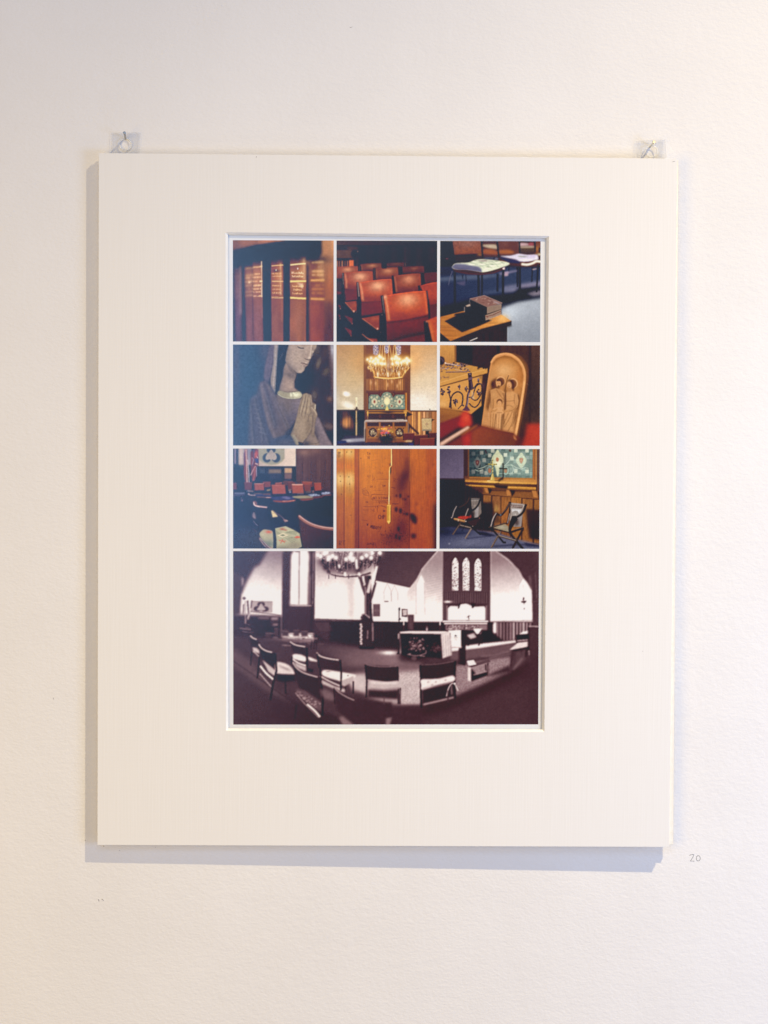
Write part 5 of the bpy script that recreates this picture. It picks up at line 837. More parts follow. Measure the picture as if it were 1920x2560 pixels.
    p.line([(455, 690), (520, 655)], 4, '#4a2410', 1, .8); p.line([(465, 740), (470, 700), (520, 690), (560, 740), (565, 780), (500, 770), (465, 740)], 5, '#4a2410', 1, .8)
    for k in range(5): sc([(485+k*16, 705+k*2), (490+k*17, 760)], 4)
    for k in range(90):
        x, y = p.rng.normal(680, 150), p.rng.normal(650, 330)
        if 430 < x < 1180: a = p.rng.rand()*6; sc([(x, y), (x+22*math.cos(a), y+22*math.sin(a))], 3, '#5c2e12', .5)
    for k in range(90): x, y = p.rng.uniform(720, 1170), p.rng.normal(1420, 90); a = p.rng.rand()*3; sc([(x, y), (x+26*math.cos(a), y+26*math.sin(a))], 6, '#2c140c', .6)
    for k in range(60): x, y = p.rng.uniform(930, 1170), p.rng.normal(1080, 150); a = p.rng.rand()*3; sc([(x, y), (x+20*math.cos(a), y+20*math.sin(a))], 5, '#3c1c10', .5)
    for x, y in ((120, 120), (220, 110), (292, 108), (122, 480), (125, 560), (255, 490), (265, 600), (140, 760), (440, 205), (285, 1080)): p.ell(x, y, 7, 9, '#4a2812', 2, .85)
    p.ell(100, 165, 26, 34, '#7a5430', 3, .6); p.ell(100, 120, 18, 14, '#5c3820', 3, .7); sc([(530, 1530), (600, 1510), (640, 1560)], 5, '#3c1c0e'); sc([(660, 1540), (690, 1580)], 5, '#3c1c0e')
    word(545, 1500, 40, 'NAHRI', '#4a2410', 5, 30); sc([(545, 1585), (520, 1600)], 6, '#2c140c')
    # cord and brass pull
    p.line([(922, 60), (918, 320)], 7, '#5c3018', 2.5, .7); p.line([(910, 50), (911, 320)], 13, '#e8bc84', 1.2); p.line([(907, 50), (908, 320)], 4, '#fff0d0', 1, .8); p.line([(904, 325), (886, 345), (880, 380), (876, 600), (872, 930)], 13, '#dcb47c', 1.2, 1, True); p.line([(881, 400), (874, 925)], 4, '#fff4dc', 1, .9); p.line([(890, 400), (884, 900)], 6, '#5c2c12', 2, .6)
    p.poly([(842, 925), (862, 912), (885, 912), (902, 925), (900, 1170), (872, 1218), (842, 1172)], '#b08c3e', 1.5); p.line([(858, 935), (858, 1165)], 14, '#8c6a2c', 3, .6); p.line([(884, 935), (884, 1165)], 16, '#d8b868', 3, .8); p.poly([(842, 1172), (872, 1160), (900, 1170), (872, 1216)], '#dcc078', 2, .8); p.line([(848, 930), (898, 930)], 5, '#e8cc84', 1.5, .8); p.line([(906, 940), (905, 1170), (880, 1215)], 9, '#3c1c0e', 3, .7)
    p.a = np.clip(p.a*np.array([1.12, 1.05, .9]), 0, 1); p.glow(620, 650, 300, 600, '#803c08', .35, mode='scr')
    return p.out(.012)

def pic_chancel():
    p = Painter((60, 62, 1590, 1596), 250, 250, '#2f2426', 19)
    p.rect(40, 40, 435, 520, ('g', '#4f4558', '#6c6078', (60, 60), (400, 500)), 4); p.glow(300, 380, 60, 160, '#5e546c', .5)
    p.rect(428, 40, 500, 620, '#3f2a24', 3); p.rect(488, 40, 512, 540, '#6a4428', 3); p.line([(505, 60), (508, 500)], 5, '#8c6038', 2, .7)
    # mosaic tiles
    mz = [(512, 40), (1482, 40), (1480, 515), (512, 500)]
    p.poly(mz, '#4a7470', 2); p.setclip(mz, 1.5); T = 62
    for i in range(16):
        for j in range(8):
            x, y = 508+i*T, 30+j*T+(i*.6); lit = min(max((x-640)/500, 0), 1); c = hx('#364a4e')*(1-lit)+hx('#5e9483')*lit
            c = c*p.rng.uniform(.75, 1.2); c = c.mean()+(c-c.mean())*p.rng.uniform(.35, .95); p.rect(x, y, x+T-3, y+T-3, np.clip(c, 0, 1), 1.5)
    for x in range(512, 1480, 31): p.line([(x, 440), (x, 510)], 3, '#3c6460', 1, .5)
    for x, y in ((575, 135), (700, 120), (575, 410), (700, 410), (740, 235), (825, 160), (1065, 155), (1165, 210), (1225, 85), (1225, 400), (1395, 405), (870, 90), (1395, 85), (770, 430)):
        lit = min(max((x-560)/500, 0), 1); c = hx('#7c807c')*(1-lit)+hx('#dce0c8')*lit; p.rect(x-26, y-28, x+26, y+28, c, 2)
        for a in (-1, 1):
            for b in (-1, 1): p.rect(x+a*11-7, y+b*12-7, x+a*11+7, y+b*12+7, c*.78, 1.5)
    def vine(q, w=8): p.line(q, w, '#c8d4bc', 1.5, .9, True)
    vine([(640, 370), (720, 350), (780, 320), (850, 330)]); vine([(1040, 320), (1160, 310), (1240, 350), (1340, 370)]); vine([(1060, 310), (1120, 250), (1150, 180)]); vine([(1160, 300), (1190, 380), (1160, 440)]); vine([(600, 380), (660, 400), (720, 380)]); vine([(1300, 380), (1360, 350), (1420, 360)]); vine([(960, 440), (1100, 440), (1300, 440)], 5)
    for cx, cy, rx, ry, c, r in ((635, 270, 58, 90, '#6d716c', '#6a3a38'), (1308, 235, 82, 120, '#c0caa8', '#b46850')):
        p.poly([(cx, cy-ry), (cx+rx*.5, cy-ry*.6), (cx+rx, cy), (cx+rx*.5, cy+ry*.7), (cx, cy+ry), (cx-rx*.5, cy+ry*.7), (cx-rx, cy), (cx-rx*.5, cy-ry*.6)], c, 2, 1, True); p.ell(cx, cy, rx*.6, ry*.6, hx(c)*1.12, 2); p.ell(cx, cy, rx*.5, ry*.52, hx(c)*.92, 2); p.poly([(cx-26, cy-30), (cx+26, cy-30), (cx+22, cy+20), (cx, cy+48), (cx-22, cy+20)], r, 2, 1, True); p.ell(cx, cy, 8, 18, '#c8a080', 1.5, .6)
    p.poly([(945, 70), (985, 130), (1025, 180), (1030, 260), (985, 330), (960, 470), (935, 470), (910, 340), (860, 260), (865, 180), (905, 130)], '#c6caa4', 2.5, 1, True); p.glow(960, 280, 60, 60, '#f4f2d4', .8); p.ell(942, 225, 24, 34, '#b06c4c', 2); p.line([(905, 120), (880, 200), (900, 280)], 5, '#a4ac8c', 1.5, .8, True)
    for cx, c in ((825, '#8c9c94'), (1070, '#b4d0b8')): p.ell(cx, 392, 46, 62, c, 2); p.ell(cx, 392, 36, 52, '#5c9484' if cx > 900 else '#54706c', 2); p.ell(cx, 395, 26, 38, '#a46a50', 2)
    p.poly([(1110, 85), (1135, 60), (1160, 85), (1140, 115)], '#4a2c28', 2); p.poly([(745, 80), (765, 60), (785, 120), (765, 140)], '#3c2c30', 3)
    p.glow(1200, 300, 260, 220, '#7cc4ac', .22); p.glow(560, 150, 100, 200, '#28343c', .45); p.setclip()
    # frame and shelf
    p.rect(1482, 40, 1530, 560, '#a8683a', 2.5); p.rect(1500, 40, 1512, 530, '#6c4022', 2, .8); p.rect(1528, 40, 1550, 600, '#c08448', 2); p.rect(1548, 40, 1640, 720, '#5c4038', 3)
    p.poly([(450, 512), (1480, 512), (1545, 560), (1545, 600), (385, 560)], '#b0763c', 2.5); p.poly([(440, 480), (860, 500), (860, 545), (440, 530)], '#6c4226', 4, .8); p.poly([(512, 490), (1482, 508), (1482, 530), (512, 512)], '#a06834', 2.5)
    p.poly([(385, 545), (800, 560), (1540, 575), (1540, 605), (780, 590), (385, 568)], '#c4893f', 2); p.glow(850, 570, 130, 20, '#ecbc60', .8); p.poly([(450, 568), (1530, 610), (1535, 640), (450, 605)], '#4a2c1a', 2.5)
    p.poly([(445, 608), (1535, 645), (1535, 690), (1100, 675), (445, 635)], '#a8702e', 2); p.line([(460, 616), (900, 640)], 9, '#d8a04c', 2); p.line([(1100, 650), (1535, 664)], 10, '#e4ac58', 2); p.line([(1100, 676), (1535, 690)], 8, '#d09448', 2)
    p.poly([(880, 600), (960, 580), (990, 610), (1110, 620), (1090, 680), (920, 660)], '#251a1c', 4)
    p.poly([(430, 640), (1540, 700), (1600, 860), (1600, 1640), (400, 1640)], '#5a3820', 4); p.poly([(540, 660), (1560, 700), (1580, 830), (540, 745)], '#7e5030', 3); p.poly([(530, 650), (720, 660), (740, 740), (540, 740)], '#4a3026', 6)
    p.poly([(840, 680), (1540, 700), (1545, 725), (860, 705)], '#3a2620', 4, .8)
    for q in ([(735, 655), (790, 660), (830, 740), (770, 735)], [(1080, 690), (1120, 690), (1160, 770), (1090, 780)], [(1470, 700), (1540, 705), (1560, 810), (1500, 800)]): p.poly(q, '#b07440', 2.5)
    p.poly([(465, 650), (520, 655), (525, 730), (480, 720)], '#6c4c24', 4)
    for q in ([(795, 665), (860, 680), (860, 700), (820, 760)], [(1140, 690), (1215, 700), (1210, 740), (1165, 800)]): p.poly(q, '#231a1c', 3)
    # brass cross and its shadow on the mosaic
    for q, w in (([(1030, 280), (1032, 500)], 22), ([(968, 360), (1098, 365)], 22), ([(1032, 500), (985, 540), (960, 560)], 24)): p.line(q, w, '#34302c', 2, .95)
    p.poly([(940, 540), (1000, 500), (1040, 500), (1030, 545)], '#3c2a20', 3, .8); p.line([(868, 225), (868, 480)], 14, '#a49448', 1.5); p.line([(800, 298), (935, 298)], 16, '#b0a054', 1.5); p.line([(872, 230), (874, 470)], 5, '#f4ecb0', 1.2, .9)
    for x, y in ((868, 232), (812, 298), (835, 298), (895, 298), (925, 296), (868, 330), (866, 378), (868, 425), (850, 270), (888, 322)): p.ell(x, y, 9, 9, '#3c3424', 1.5, .85); p.ell(x-5, y-6, 7, 6, '#e8dc90', 1.5, .8)
    p.poly([(855, 450), (880, 450), (900, 520), (905, 548), (825, 545), (845, 500)], '#b8a054', 2); p.line([(866, 455), (850, 540)], 10, '#f0e09c', 2, .8); p.line([(785, 550), (840, 553)], 8, '#e8d8a0', 2); p.line([(900, 545), (1000, 553)], 12, '#4c3420', 3)
    # panels below
    for x0, x1, y in ((720, 850, 762), (860, 990, 776), (1000, 1140, 790), (1150, 1310, 800), (1320, 1480, 820), (1500, 1640, 832)):
        p.poly([(x0, y), (x1, y+8), (x1, 1640), (x0, 1640)], ('#8a5a34', '#94602f', '#7e5234', '#8c5a30', '#7c4c28', '#8a542c')[int(x0/10) % 6], 3); p.line([(x0, y), (x1, y+8)], 8, '#3a241a', 2); p.line([(x0, y), (x0, 1640)], 12, '#24191a', 2.5)
    p.glow(1120, 900, 130, 120, '#a06a3c', .45); p.glow(930, 990, 40, 60, '#b08c4c', .7); p.glow(1050, 1100, 80, 120, '#a8683a', .5)
    p.tex(.10, 14, 60, [(700, 760), (1640, 830), (1640, 1640), (700, 1640)])
    # left dark panelling
    p.rect(40, 518, 450, 1300, '#2c2022', 3); p.poly([(440, 600), (540, 650), (720, 750), (720, 1320), (440, 1320)], '#30221f', 4)
    p.line([(60, 522), (430, 530)], 12, '#443038', 3)
    for x in range(90, 720, 50): p.line([(x, 540+max(0, x-430)*.7), (x, 1240)], 6, '#1c1418', 2, .7); p.line([(x+14, 560+max(0, x-430)*.7), (x+14, 1200)], 5, '#413030', 3, .5)
    # cast shadows on the wood
    p.poly([(690, 880), (870, 880), (890, 1000), (900, 1330), (720, 1340)], '#261c20', 7, .95); p.poly([(1380, 980), (1640, 1000), (1640, 1470), (1440, 1440), (1400, 1200)], '#2a1f22', 7, .95); p.poly([(870, 1030), (960, 1030), (990, 1190), (900, 1200)], '#3c2a24', 6, .7)
    # carpet
    p.poly([(40, 1280), (250, 1260), (700, 1320), (900, 1340), (1300, 1460), (1640, 1540), (1640, 1640), (40, 1640)], ('g', '#434564', '#5a5c78', (300, 1300), (500, 1580)), 6); p.glow(350, 1340, 220, 60, '#2c2f48', .75); p.glow(100, 1330, 140, 70, '#1f1e2e', .8); p.glow(480, 1500, 220, 60, '#6c6e8a', .6); p.ell(210, 1520, 14, 12, '#a0a0b0', 3, .8); p.glow(600, 1590, 300, 30, '#3c3e58', .6)
    p.line([(470, 1440), (750, 1410), (850, 1400)], 12, '#262740', 4, .85); p.line([(280, 1370), (520, 1350)], 12, '#222238', 4, .85); p.poly([(640, 1330), (760, 1340), (950, 1400), (840, 1405), (700, 1390)], '#242338', 5); p.line([(860, 1560), (1150, 1540), (1400, 1530)], 20, '#24243a', 5, .8); p.poly([(1350, 1500), (1640, 1530), (1640, 1570), (1400, 1560)], '#2c2c44', 6); p.line([(1300, 1470), (1600, 1540)], 7, '#b88c6c', 3, .7)
    p.tex(.06, 6, 6, [(60, 1400), (800, 1400), (1600, 1560), (1600, 1600), (60, 1600)])
    D = '#1c1618'; L = '#94867e'; M = '#4c3c34'
    # left folding chair
    p.poly([(530, 815), (690, 820), (700, 1050), (640, 1120), (590, 1120), (540, 960)], '#766c66', 2); p.poly([(530, 815), (690, 825), (665, 875), (535, 860)], '#57504e', 2); p.line([(535, 830), (680, 838)], 6, '#a8a09a', 1.2, .8)
    for k in range(9): p.rect(540+k*13, 846, 549+k*13, 866, '#b4aca4', 1, .8)
    p.poly([(600, 960), (660, 950), (650, 1110), (600, 1110)], '#9a9494', 3); p.glow(565, 1060, 34, 44, '#33292b', .9); p.ell(590, 930, 30, 34, '#857b74', 2)
    for k in range(3): p.line([(560+k*9, 960), (575, 920-k*8), (620-k*6, 900+k*8)], 3, '#4c4444', 1, .8, True)
    p.line([(690, 820), (650, 920), (590, 990), (500, 1040), (460, 1180)], 26, D, 2, 1, True); p.line([(500, 975), (460, 1080), (440, 1180)], 12, '#b4a8a2', 2, .95, True); p.line([(515, 970), (500, 1080), (455, 1170)], 16, D, 2, 1, True)
    p.line([(515, 805), (480, 880), (420, 930), (360, 960)], 12, M, 2, 1, True); p.line([(530, 815), (540, 960), (560, 1020)], 18, D, 2); p.line([(322, 940), (280, 1020), (255, 1110)], 13, '#a8a09c', 2, 1, True); p.line([(330, 945), (300, 1030), (270, 1110)], 8, D, 2, .9, True)
    p.poly([(340, 1110), (400, 1095), (510, 1100), (480, 1135), (430, 1145), (350, 1130)], '#a83c2c', 2.5, 1, True); p.poly([(270, 1125), (340, 1130), (460, 1165), (440, 1190), (280, 1150)], '#a07448', 2); p.line([(285, 1130), (440, 1165)], 6, '#d8a86c', 1.5)
    p.poly([(500, 1110), (540, 1070), (550, 1110), (520, 1130)], '#8a3830', 2.5); p.line([(235, 1120), (300, 1190), (360, 1240)], 22, D, 2); p.line([(455, 1180), (670, 1115)], 22, D, 2); p.poly([(470, 1180), (670, 1130), (620, 1230), (560, 1260)], '#3c2a20', 3); p.line([(460, 1185), (560, 1270), (640, 1340), (690, 1380)], 24, D, 2); p.ell(245, 1118, 10, 9, '#a89c98', 1.5); p.ell(462, 1175, 10, 9, '#b4a8a0', 1.5); p.ell(568, 1250, 7, 7, '#b4a8a0', 1.5); p.ell(670, 1125, 8, 8, '#8c5850', 1.5)
    p.line([(385, 1190), (350, 1250), (260, 1380)], 26, M, 2); p.line([(370, 1235), (540, 1275)], 20, '#8c7c70', 2); p.line([(370, 1245), (540, 1288)], 10, D, 2); p.line([(548, 1285), (455, 1440)], 26, '#6c5a50', 2); p.line([(545, 1285), (450, 1440)], 7, '#a4948a', 1.5, .8); p.line([(355, 1240), (262, 1380)], 6, '#8c7c74', 1.5, .7); p.ell(345, 1160, 8, 18, '#c8b8a4', 2, .8)
    p.line([(470, 1190), (400, 1330)], 10, D, 2, .5)
    # right folding chair
    p.poly([(1150, 890), (1370, 910), (1340, 1010), (1310, 1260), (1200, 1260), (1130, 1150), (1150, 1000)], '#8c8480', 2); p.poly([(1150, 885), (1345, 912), (1335, 970), (1150, 945)], '#8a827e', 2); p.poly([(1152, 925), (1335, 938), (1330, 975), (1160, 952)], '#382a2c', 2)
    for k in range(12): p.rect(1160+k*14, 930+k*.8, 1168+k*14, 952+k*.9, '#c4b4ac', .8, .85)
    p.line([(1160, 902), (1340, 918)], 8, '#bcb2ae', 1.2, .8)
    for k in range(11): p.line([(1165+k*16, 905+k), (1173+k*16, 915+k)], 4, '#5c4c4c', .8, .8)
    p.poly([(1160, 980), (1320, 990), (1270, 1080), (1180, 1060)], '#c8ccd0', 4, .95)
    for r in (52, 38, 24): p.ell(1222, 1065, r, r*1.05, '#6c6868', 1.2); p.ell(1222, 1065, r-6, r-5, '#aca8a4', 1.2)
    p.poly([(1250, 1110), (1320, 1080), (1300, 1250), (1220, 1250)], '#8c8688', 3); p.glow(1240, 1190, 40, 60, '#332a2c', .85)
    p.line([(1385, 910), (1340, 1030), (1260, 1100), (1180, 1130), (1140, 1250), (1130, 1340)], 34, D, 2, 1, True); p.poly([(1170, 1090), (1220, 1090), (1260, 1140), (1180, 1260), (1130, 1360), (1110, 1300)], D, 2)
    p.line([(1140, 875), (1080, 990), (1000, 1080), (930, 1060), (900, 1100)], 32, '#2a2122', 2, 1, True); p.line([(1135, 880), (1080, 980), (1010, 1055)], 7, '#6c5c58', 1.5, .8, True); p.ell(995, 1075, 14, 16, '#4c5c6c', 2); p.line([(1145, 880), (1130, 1050), (1100, 1210)], 26, D, 2); p.line([(1135, 1050), (1100, 1205)], 9, '#c0b4b0', 1.5, .9); p.line([(1350, 920), (1320, 985)], 6, '#d4c8c0', 1.5, .9); p.line([(1140, 900), (1150, 990)], 5, '#ccc0bc', 1.5, .8)
    p.line([(930, 1045), (880, 1130), (845, 1260)], 14, '#b4aaa6', 2, 1, True); p.line([(945, 1050), (900, 1140), (865, 1260)], 18, D, 2, 1, True)
    p.poly([(880, 1270), (1060, 1215), (1110, 1250), (1120, 1340), (980, 1300)], '#8c8470', 2.5); p.glow(1010, 1265, 60, 24, '#a8a490', .7); p.line([(860, 1265), (1070, 1200), (1100, 1220)], 14, D, 2); p.line([(870, 1258), (1070, 1195)], 4, '#9c9088', 1.2, .8); p.line([(870, 1285), (1120, 1345)], 16, D, 2); p.line([(1140, 1345), (1350, 1275)], 30, D, 2); p.ell(830, 1265, 22, 10, M, 2); p.line([(1190, 1300), (1340, 1265)], 5, '#8c7c74', 1.2, .8)
    p.line([(840, 1270), (950, 1390), (1040, 1500), (1080, 1500)], 26, D, 2); p.line([(1340, 1290), (1270, 1420), (1180, 1590)], 34, '#332824', 2); p.line([(1130, 1340), (1230, 1470), (1340, 1600)], 38, '#2a2022', 2); p.line([(1170, 1370), (1240, 1460)], 6, '#7c6c64', 1.5, .7)
    p.line([(950, 1395), (1240, 1475)], 28, '#4c4038', 2); p.line([(970, 1392), (1230, 1465)], 7, '#bcaea0', 1.5, .9); p.line([(955, 1400), (855, 1580)], 28, '#5c4c44', 2); p.line([(945, 1400), (848, 1575)], 6, '#948478', 1.5, .8); p.line([(1000, 1330), (960, 1390)], 12, '#7c6c60', 2); p.ell(1248, 1462, 10, 10, '#4c3c38', 2)
    p.tex(.05, 10, 10)
    g = p.a.mean(2, keepdims=True); bl = np.clip((p.a[..., 2:]-p.a[..., :1])*4, 0, 1); p.a = p.a*(1-.4*bl)+g*.4*bl
    p.glow(1200, 1000, 420, 300, '#a86c38', .14, mode='scr'); p.glow(1100, 580, 420, 50, '#d89848', .3, mode='scr')
    g = p.a.mean(2, keepdims=True); gn = np.clip((p.a[..., 1:2]-p.a[..., :1])*6, 0, 1); p.a = p.a*(1-.38*gn)+g*.38*gn
    p.glow(1250, 250, 260, 220, '#a8b898', .25, mode='scr')
    return p.out(.010)

def pic_nave():
    O = 1617.5
    p = Painter((57, 46, 3223, 1853), 500, 286, '#7c6468', 20); t = lambda pts: [(x+O, y) for x, y in pts]
    W = '#f2ebe8'; D = '#3c282c'; K = '#2c1c20'; Md = '#5a4146'; Li = '#c8b8b8'
    p.rect(0, 0, 3300, 1000, '#ece4e2', 3)
    # left: dark roof slope, pale wall
    p.poly([(0, 0), (600, 0), (600, 720), (230, 700), (140, 660), (0, 900)], ('g', '#8c7c84', '#f0e8e4', (420, 60), (330, 420)), 6)
    p.glow(400, 600, 160, 100, '#faf4ee', .6); p.poly([(0, 0), (440, 0), (330, 190), (280, 210), (200, 360), (150, 470), (60, 520), (0, 520)], '#3a3444', 7); p.poly([(57, 260), (140, 300), (150, 470), (130, 700), (57, 720)], '#4a3e48', 5); p.poly([(145, 310), (165, 340), (160, 390), (145, 420)], '#c8bcc0', 4, .9); p.poly([(145, 480), (170, 500), (160, 680), (135, 670)], '#dcd4d4', 4, .9)
    # timber screen with tall lit window
    p.poly([(575, 40), (910, 40), (905, 760), (900, 900), (555, 900)], ('g', '#54393e', '#402a2e', (700, 60), (700, 850)), 3)
    for x in range(590, 900, 22): p.line([(x, 620), (x, 890)], 5, '#66494c', 2, .5)
    p.poly([(640, 605), (655, 90), (680, 46), (735, 60), (740, 46), (830, 46), (842, 90), (828, 610)], '#fffaf8', 5); p.line([(742, 46), (738, 300), (736, 600)], 12, '#7c6064', 3, .95); p.rect(830, 300, 870, 610, '#8c7478', 5, .6); p.line([(880, 50), (875, 300), (868, 640), (862, 880)], 16, '#34222a', 3); p.line([(884, 60), (878, 600)], 6, '#c8b4b4', 2, .8); p.line([(640, 612), (870, 614)], 8, '#d8c8c8', 2, .8)
    p.rect(565, 60, 640, 600, '#4c343a', 4, .7)
    # big pale wall behind the chandelier
    p.poly([(912, 60), (1560, 60), (1560, 775), (900, 752)], ('g', '#b0a0a2', '#f8f2f0', (1000, 150), (1050, 480)), 3); p.poly([(1240, 300), (1310, 300), (1310, 765), (1250, 760)], '#a89898', 14, .7); p.glow(1130, 600, 130, 180, '#fffcfa', .6); p.rect(1315, 250, 1420, 770, '#f6f0ee', 8, .8); p.line([(905, 752), (1560, 776)], 10, '#5c444a', 2); p.rect(912, 60, 960, 300, '#988488', 20, .5)
    # lower wainscot
    p.poly([(895, 760), (3300, 780), (3300, 1300), (880, 1100)], '#34222a', 4); p.poly([(900, 765), (1060, 775), (1050, 1000), (890, 900)], '#4a3238', 5)
    for k in range(9): p.line([(905+k*16, 790), (960+k*16, 880)], 4, '#846a6c', 1.5, .5)
    p.poly([(0, 700), (560, 720), (560, 960), (0, 1000)], ('g', '#3a3242', '#30222a', (57, 800), (500, 800)), 6)
    # roof (right of the post)
    p.poly([(1500, 40), (2170, 40), (2100, 120), (2010, 230), (1960, 340), (1885, 430), (1640, 375), (1530, 355)], ('g', '#4a3438', '#5c4046', (1700, 60), (1900, 400)), 2.5)
    for k in range(12): p.line([(1600, 70+k*26), (2000-k*10, 120+k*24)], 3, '#6c5054', 1.5, .35)
    # far wall with windows
    p.poly([(1520, 355), (1885, 430), (1885, 780), (1500, 775)], '#f6f0ee', 2); 
    for q in ([(1620, 570), (1615, 470), (1650, 380), (1690, 460), (1695, 570)], [(1695, 570), (1695, 470), (1725, 400), (1760, 480), (1760, 560)]): p.line(q, 6, '#b4a4a6', 1.5, .8)
    p.line([(1620, 568), (1665, 570)], 8, '#5c484c', 1.5); p.rect(1505, 595, 1578, 724, '#5c4448', 2)
    for y in range(605, 720, 9): p.line([(1512, y), (1572, y)], 4, '#8c7678', 1, .8)
    # apse left wall
    p.poly(t([(270, 430), (340, 330), (400, 220), (555, 46), (608, 46), (615, 780), (240, 780), (240, 460)]), ('g', '#988a8c', '#f0e8e6', (2120, 150), (2050, 620)), 3)
    for y in range(120, 560, 26): p.line(t([(430, y+40), (608, y)]), 3, '#8c7c80', 1.2, .35)
    p.poly(t([(330, 710), (332, 400), (380, 280), (418, 370), (420, 708)]), '#fffcfa', 4); p.line(t([(332, 705), (334, 400), (380, 285)]), 6, '#a49296', 2, .8); p.line(t([(418, 370), (424, 708)]), 7, '#a49296', 2.5, .8); p.glow(2100, 600, 60, 80, '#fffaf6', .7)
    # centre dark bay with three lancets
    p.rect(607+O, 40, 1105+O, 780, ('g', '#4c3439', '#5c4248', (2400, 100), (2400, 600)), 2.5)
    for x in range(620, 1100, 24): p.line(t([(x, 470), (x, 600)]), 5, '#3c262c', 1.5, .7); p.line(t([(x+12, 480), (x+12, 600)]), 4, '#806468', 1.5, .5)
    for cx, w, y0, y1 in ((738, 31, 110, 455), (851, 34, 110, 455), (974, 34, 118, 458)):
        q = t([(cx-w, y1), (cx-w-2, y0+60), (cx-w*.6, y0+22), (cx, y0), (cx+w*.6, y0+22), (cx+w, y0+60), (cx+w, y1)]); p.poly(q, '#fbf6f4', 1.6); p.setclip(q, 1)
        for k in range(230):
            y = p.rng.uniform(y0+20, y1); dens = (y-y0)/(y1-y0)
            if p.rng.rand() < .25+dens*.75: x = cx+O+p.rng.uniform(-w, w); p.line([(x, y), (x+p.rng.uniform(-12, 12), y+p.rng.uniform(-12, 12))], p.rng.uniform(3, 6), ('#5c4048', '#886c74', '#3c2830')[k % 3], .8, .85)
        p.line([(cx-w+O, y0+180), (cx+w+O, y0+180)], 4, '#886c74', 1, .8); p.setclip()
    # right wall
    p.poly(t([(1105, 46), (1160, 46), (1290, 140), (1400, 250), (1440, 330), (1530, 440), (1540, 770), (1110, 775)]), ('g', '#8c7c7e', '#faf4f2', (2750, 150), (2800, 560)), 3)
    p.poly(t([(1160, 40), (1640, 40), (1640, 900), (1545, 900), (1530, 460), (1440, 320), (1400, 245), (1290, 130)]), ('g', '#48343a', '#4e383e', (2900, 60), (3150, 700)), 3); p.poly(t([(1400, 600), (1395, 410), (1440, 330), (1480, 370), (1525, 440), (1528, 600), (1530, 760), (1400, 700)]), '#fffcfa', 4); p.line(t([(1398, 600), (1398, 400), (1435, 330)]), 6, '#a08c90', 2.5, .8); p.line(t([(1450, 525), (1445, 560)]), 16, '#4c343a', 2); p.poly(t([(1418, 565), (1480, 560), (1470, 582), (1430, 582)]), '#3c282e', 2); p.line(t([(1452, 575), (1454, 600)]), 8, '#4c343a', 1.5); p.line(t([(1455, 635), (1456, 652)]), 8, '#5c444a', 2); p.line(t([(1440, 390), (1445, 430)]), 8, '#8c7478', 2, .6); p.line(t([(1110, 778), (1540, 765)]), 7, '#8c787c', 2, .9)
    p.line(t([(1510, 300), (1525, 440)]), 18, '#7c6468', 4, .7); p.line(t([(1568, 260), (1585, 540)]), 5, '#a08c90', 2, .7); p.line(t([(1540, 575), (1600, 560)]), 4, '#8c787c', 1.5, .6); p.rect(1560+O, 40, 1640+O, 1640, '#543c42', 8, .5)
    # reredos
    p.rect(640+O, 590, 1070+O, 780, '#4c3238', 2); p.poly(t([(662, 765), (662, 640), (690, 617), (760, 620), (790, 600), (850, 590), (900, 612), (930, 625), (1040, 620), (1050, 640), (1052, 765)]), '#fffaf8', 2.5); p.poly(t([(765, 600), (800, 580), (780, 640), (768, 645)]), '#34222a', 2); p.poly(t([(900, 582), (955, 590), (925, 640), (912, 640)]), '#34222a', 2); p.line(t([(770, 590), (930, 578)]), 14, '#4a3238', 2, .6); p.rect(646+O, 610, 660+O, 770, '#b4a0a0', 2, .7); p.glow(660+O, 572, 40, 12, '#fff4f0', .9); p.rect(1056+O, 610, 1068+O, 770, '#a08c8e', 2, .8)
    p.line(t([(870, 720), (880, 750)]), 7, '#5c444a', 1.5); p.line(t([(880, 710), (880, 760)]), 5, '#6a5256', 1.2); p.line(t([(855, 735), (900, 716)]), 5, '#5c444a', 1.2); p.poly(t([(840, 790), (862, 765), (890, 770), (905, 800)]), '#3c262c', 2.5)
    p.rect(612+O, 768, 1080+O, 784, '#fff8f4', 2); p.rect(620+O, 784, 1075+O, 792, '#5c444a', 1.5); p.rect(625+O, 792, 1072+O, 806, '#f0e6e2', 2); p.rect(640+O, 808, 1070+O, 870, '#8c7476', 3)
    for k in range(50): p.ell(O+p.rng.uniform(650, 1000), p.rng.uniform(815, 870), 8, 6, ('#e8dcd8', '#5c444a', '#3c282e')[k % 3], 1.5, .7)
    # right panelling, sunlit boards
    for x in range(1130, 1510, 34): p.rect(O+x, 785, O+x+26, 985, ('#9c8486', '#b8a2a2', '#7c6266', '#8c7276')[p.rng.randint(4)], 3); p.line(t([(x-3, 785), (x-3, 985)]), 5, '#3c282e', 1.5)
    p.rect(O+1135, 785, O+1165, 900, '#f0e4e2', 3); p.poly(t([(1000, 870), (1100, 870), (1250, 985), (1200, 1000), (1010, 1000)]), '#2c1c22', 4); p.poly(t([(1080, 780), (1150, 795), (1090, 815)]), '#34222a', 2.5)
    # floor
    p.poly([(57, 930), (700, 960), (1100, 1000), (1400, 1060), (1800, 1080), (2400, 1050), (3223, 950), (3223, 1900), (57, 1900)], '#4c383e', 8)
    p.poly([(880, 1020), (1400, 1060), (1760, 1090), (1780, 1200), (2000, 1220), (2000, 1400), (1500, 1250), (1100, 1150)], ('g', '#54404a', '#8a767a', (1000, 1050), (1700, 1300)), 9); p.glow(1670, 1105, 90, 22, '#fff8f4', .9); p.glow(1350, 1200, 260, 70, '#7a6468', .7)
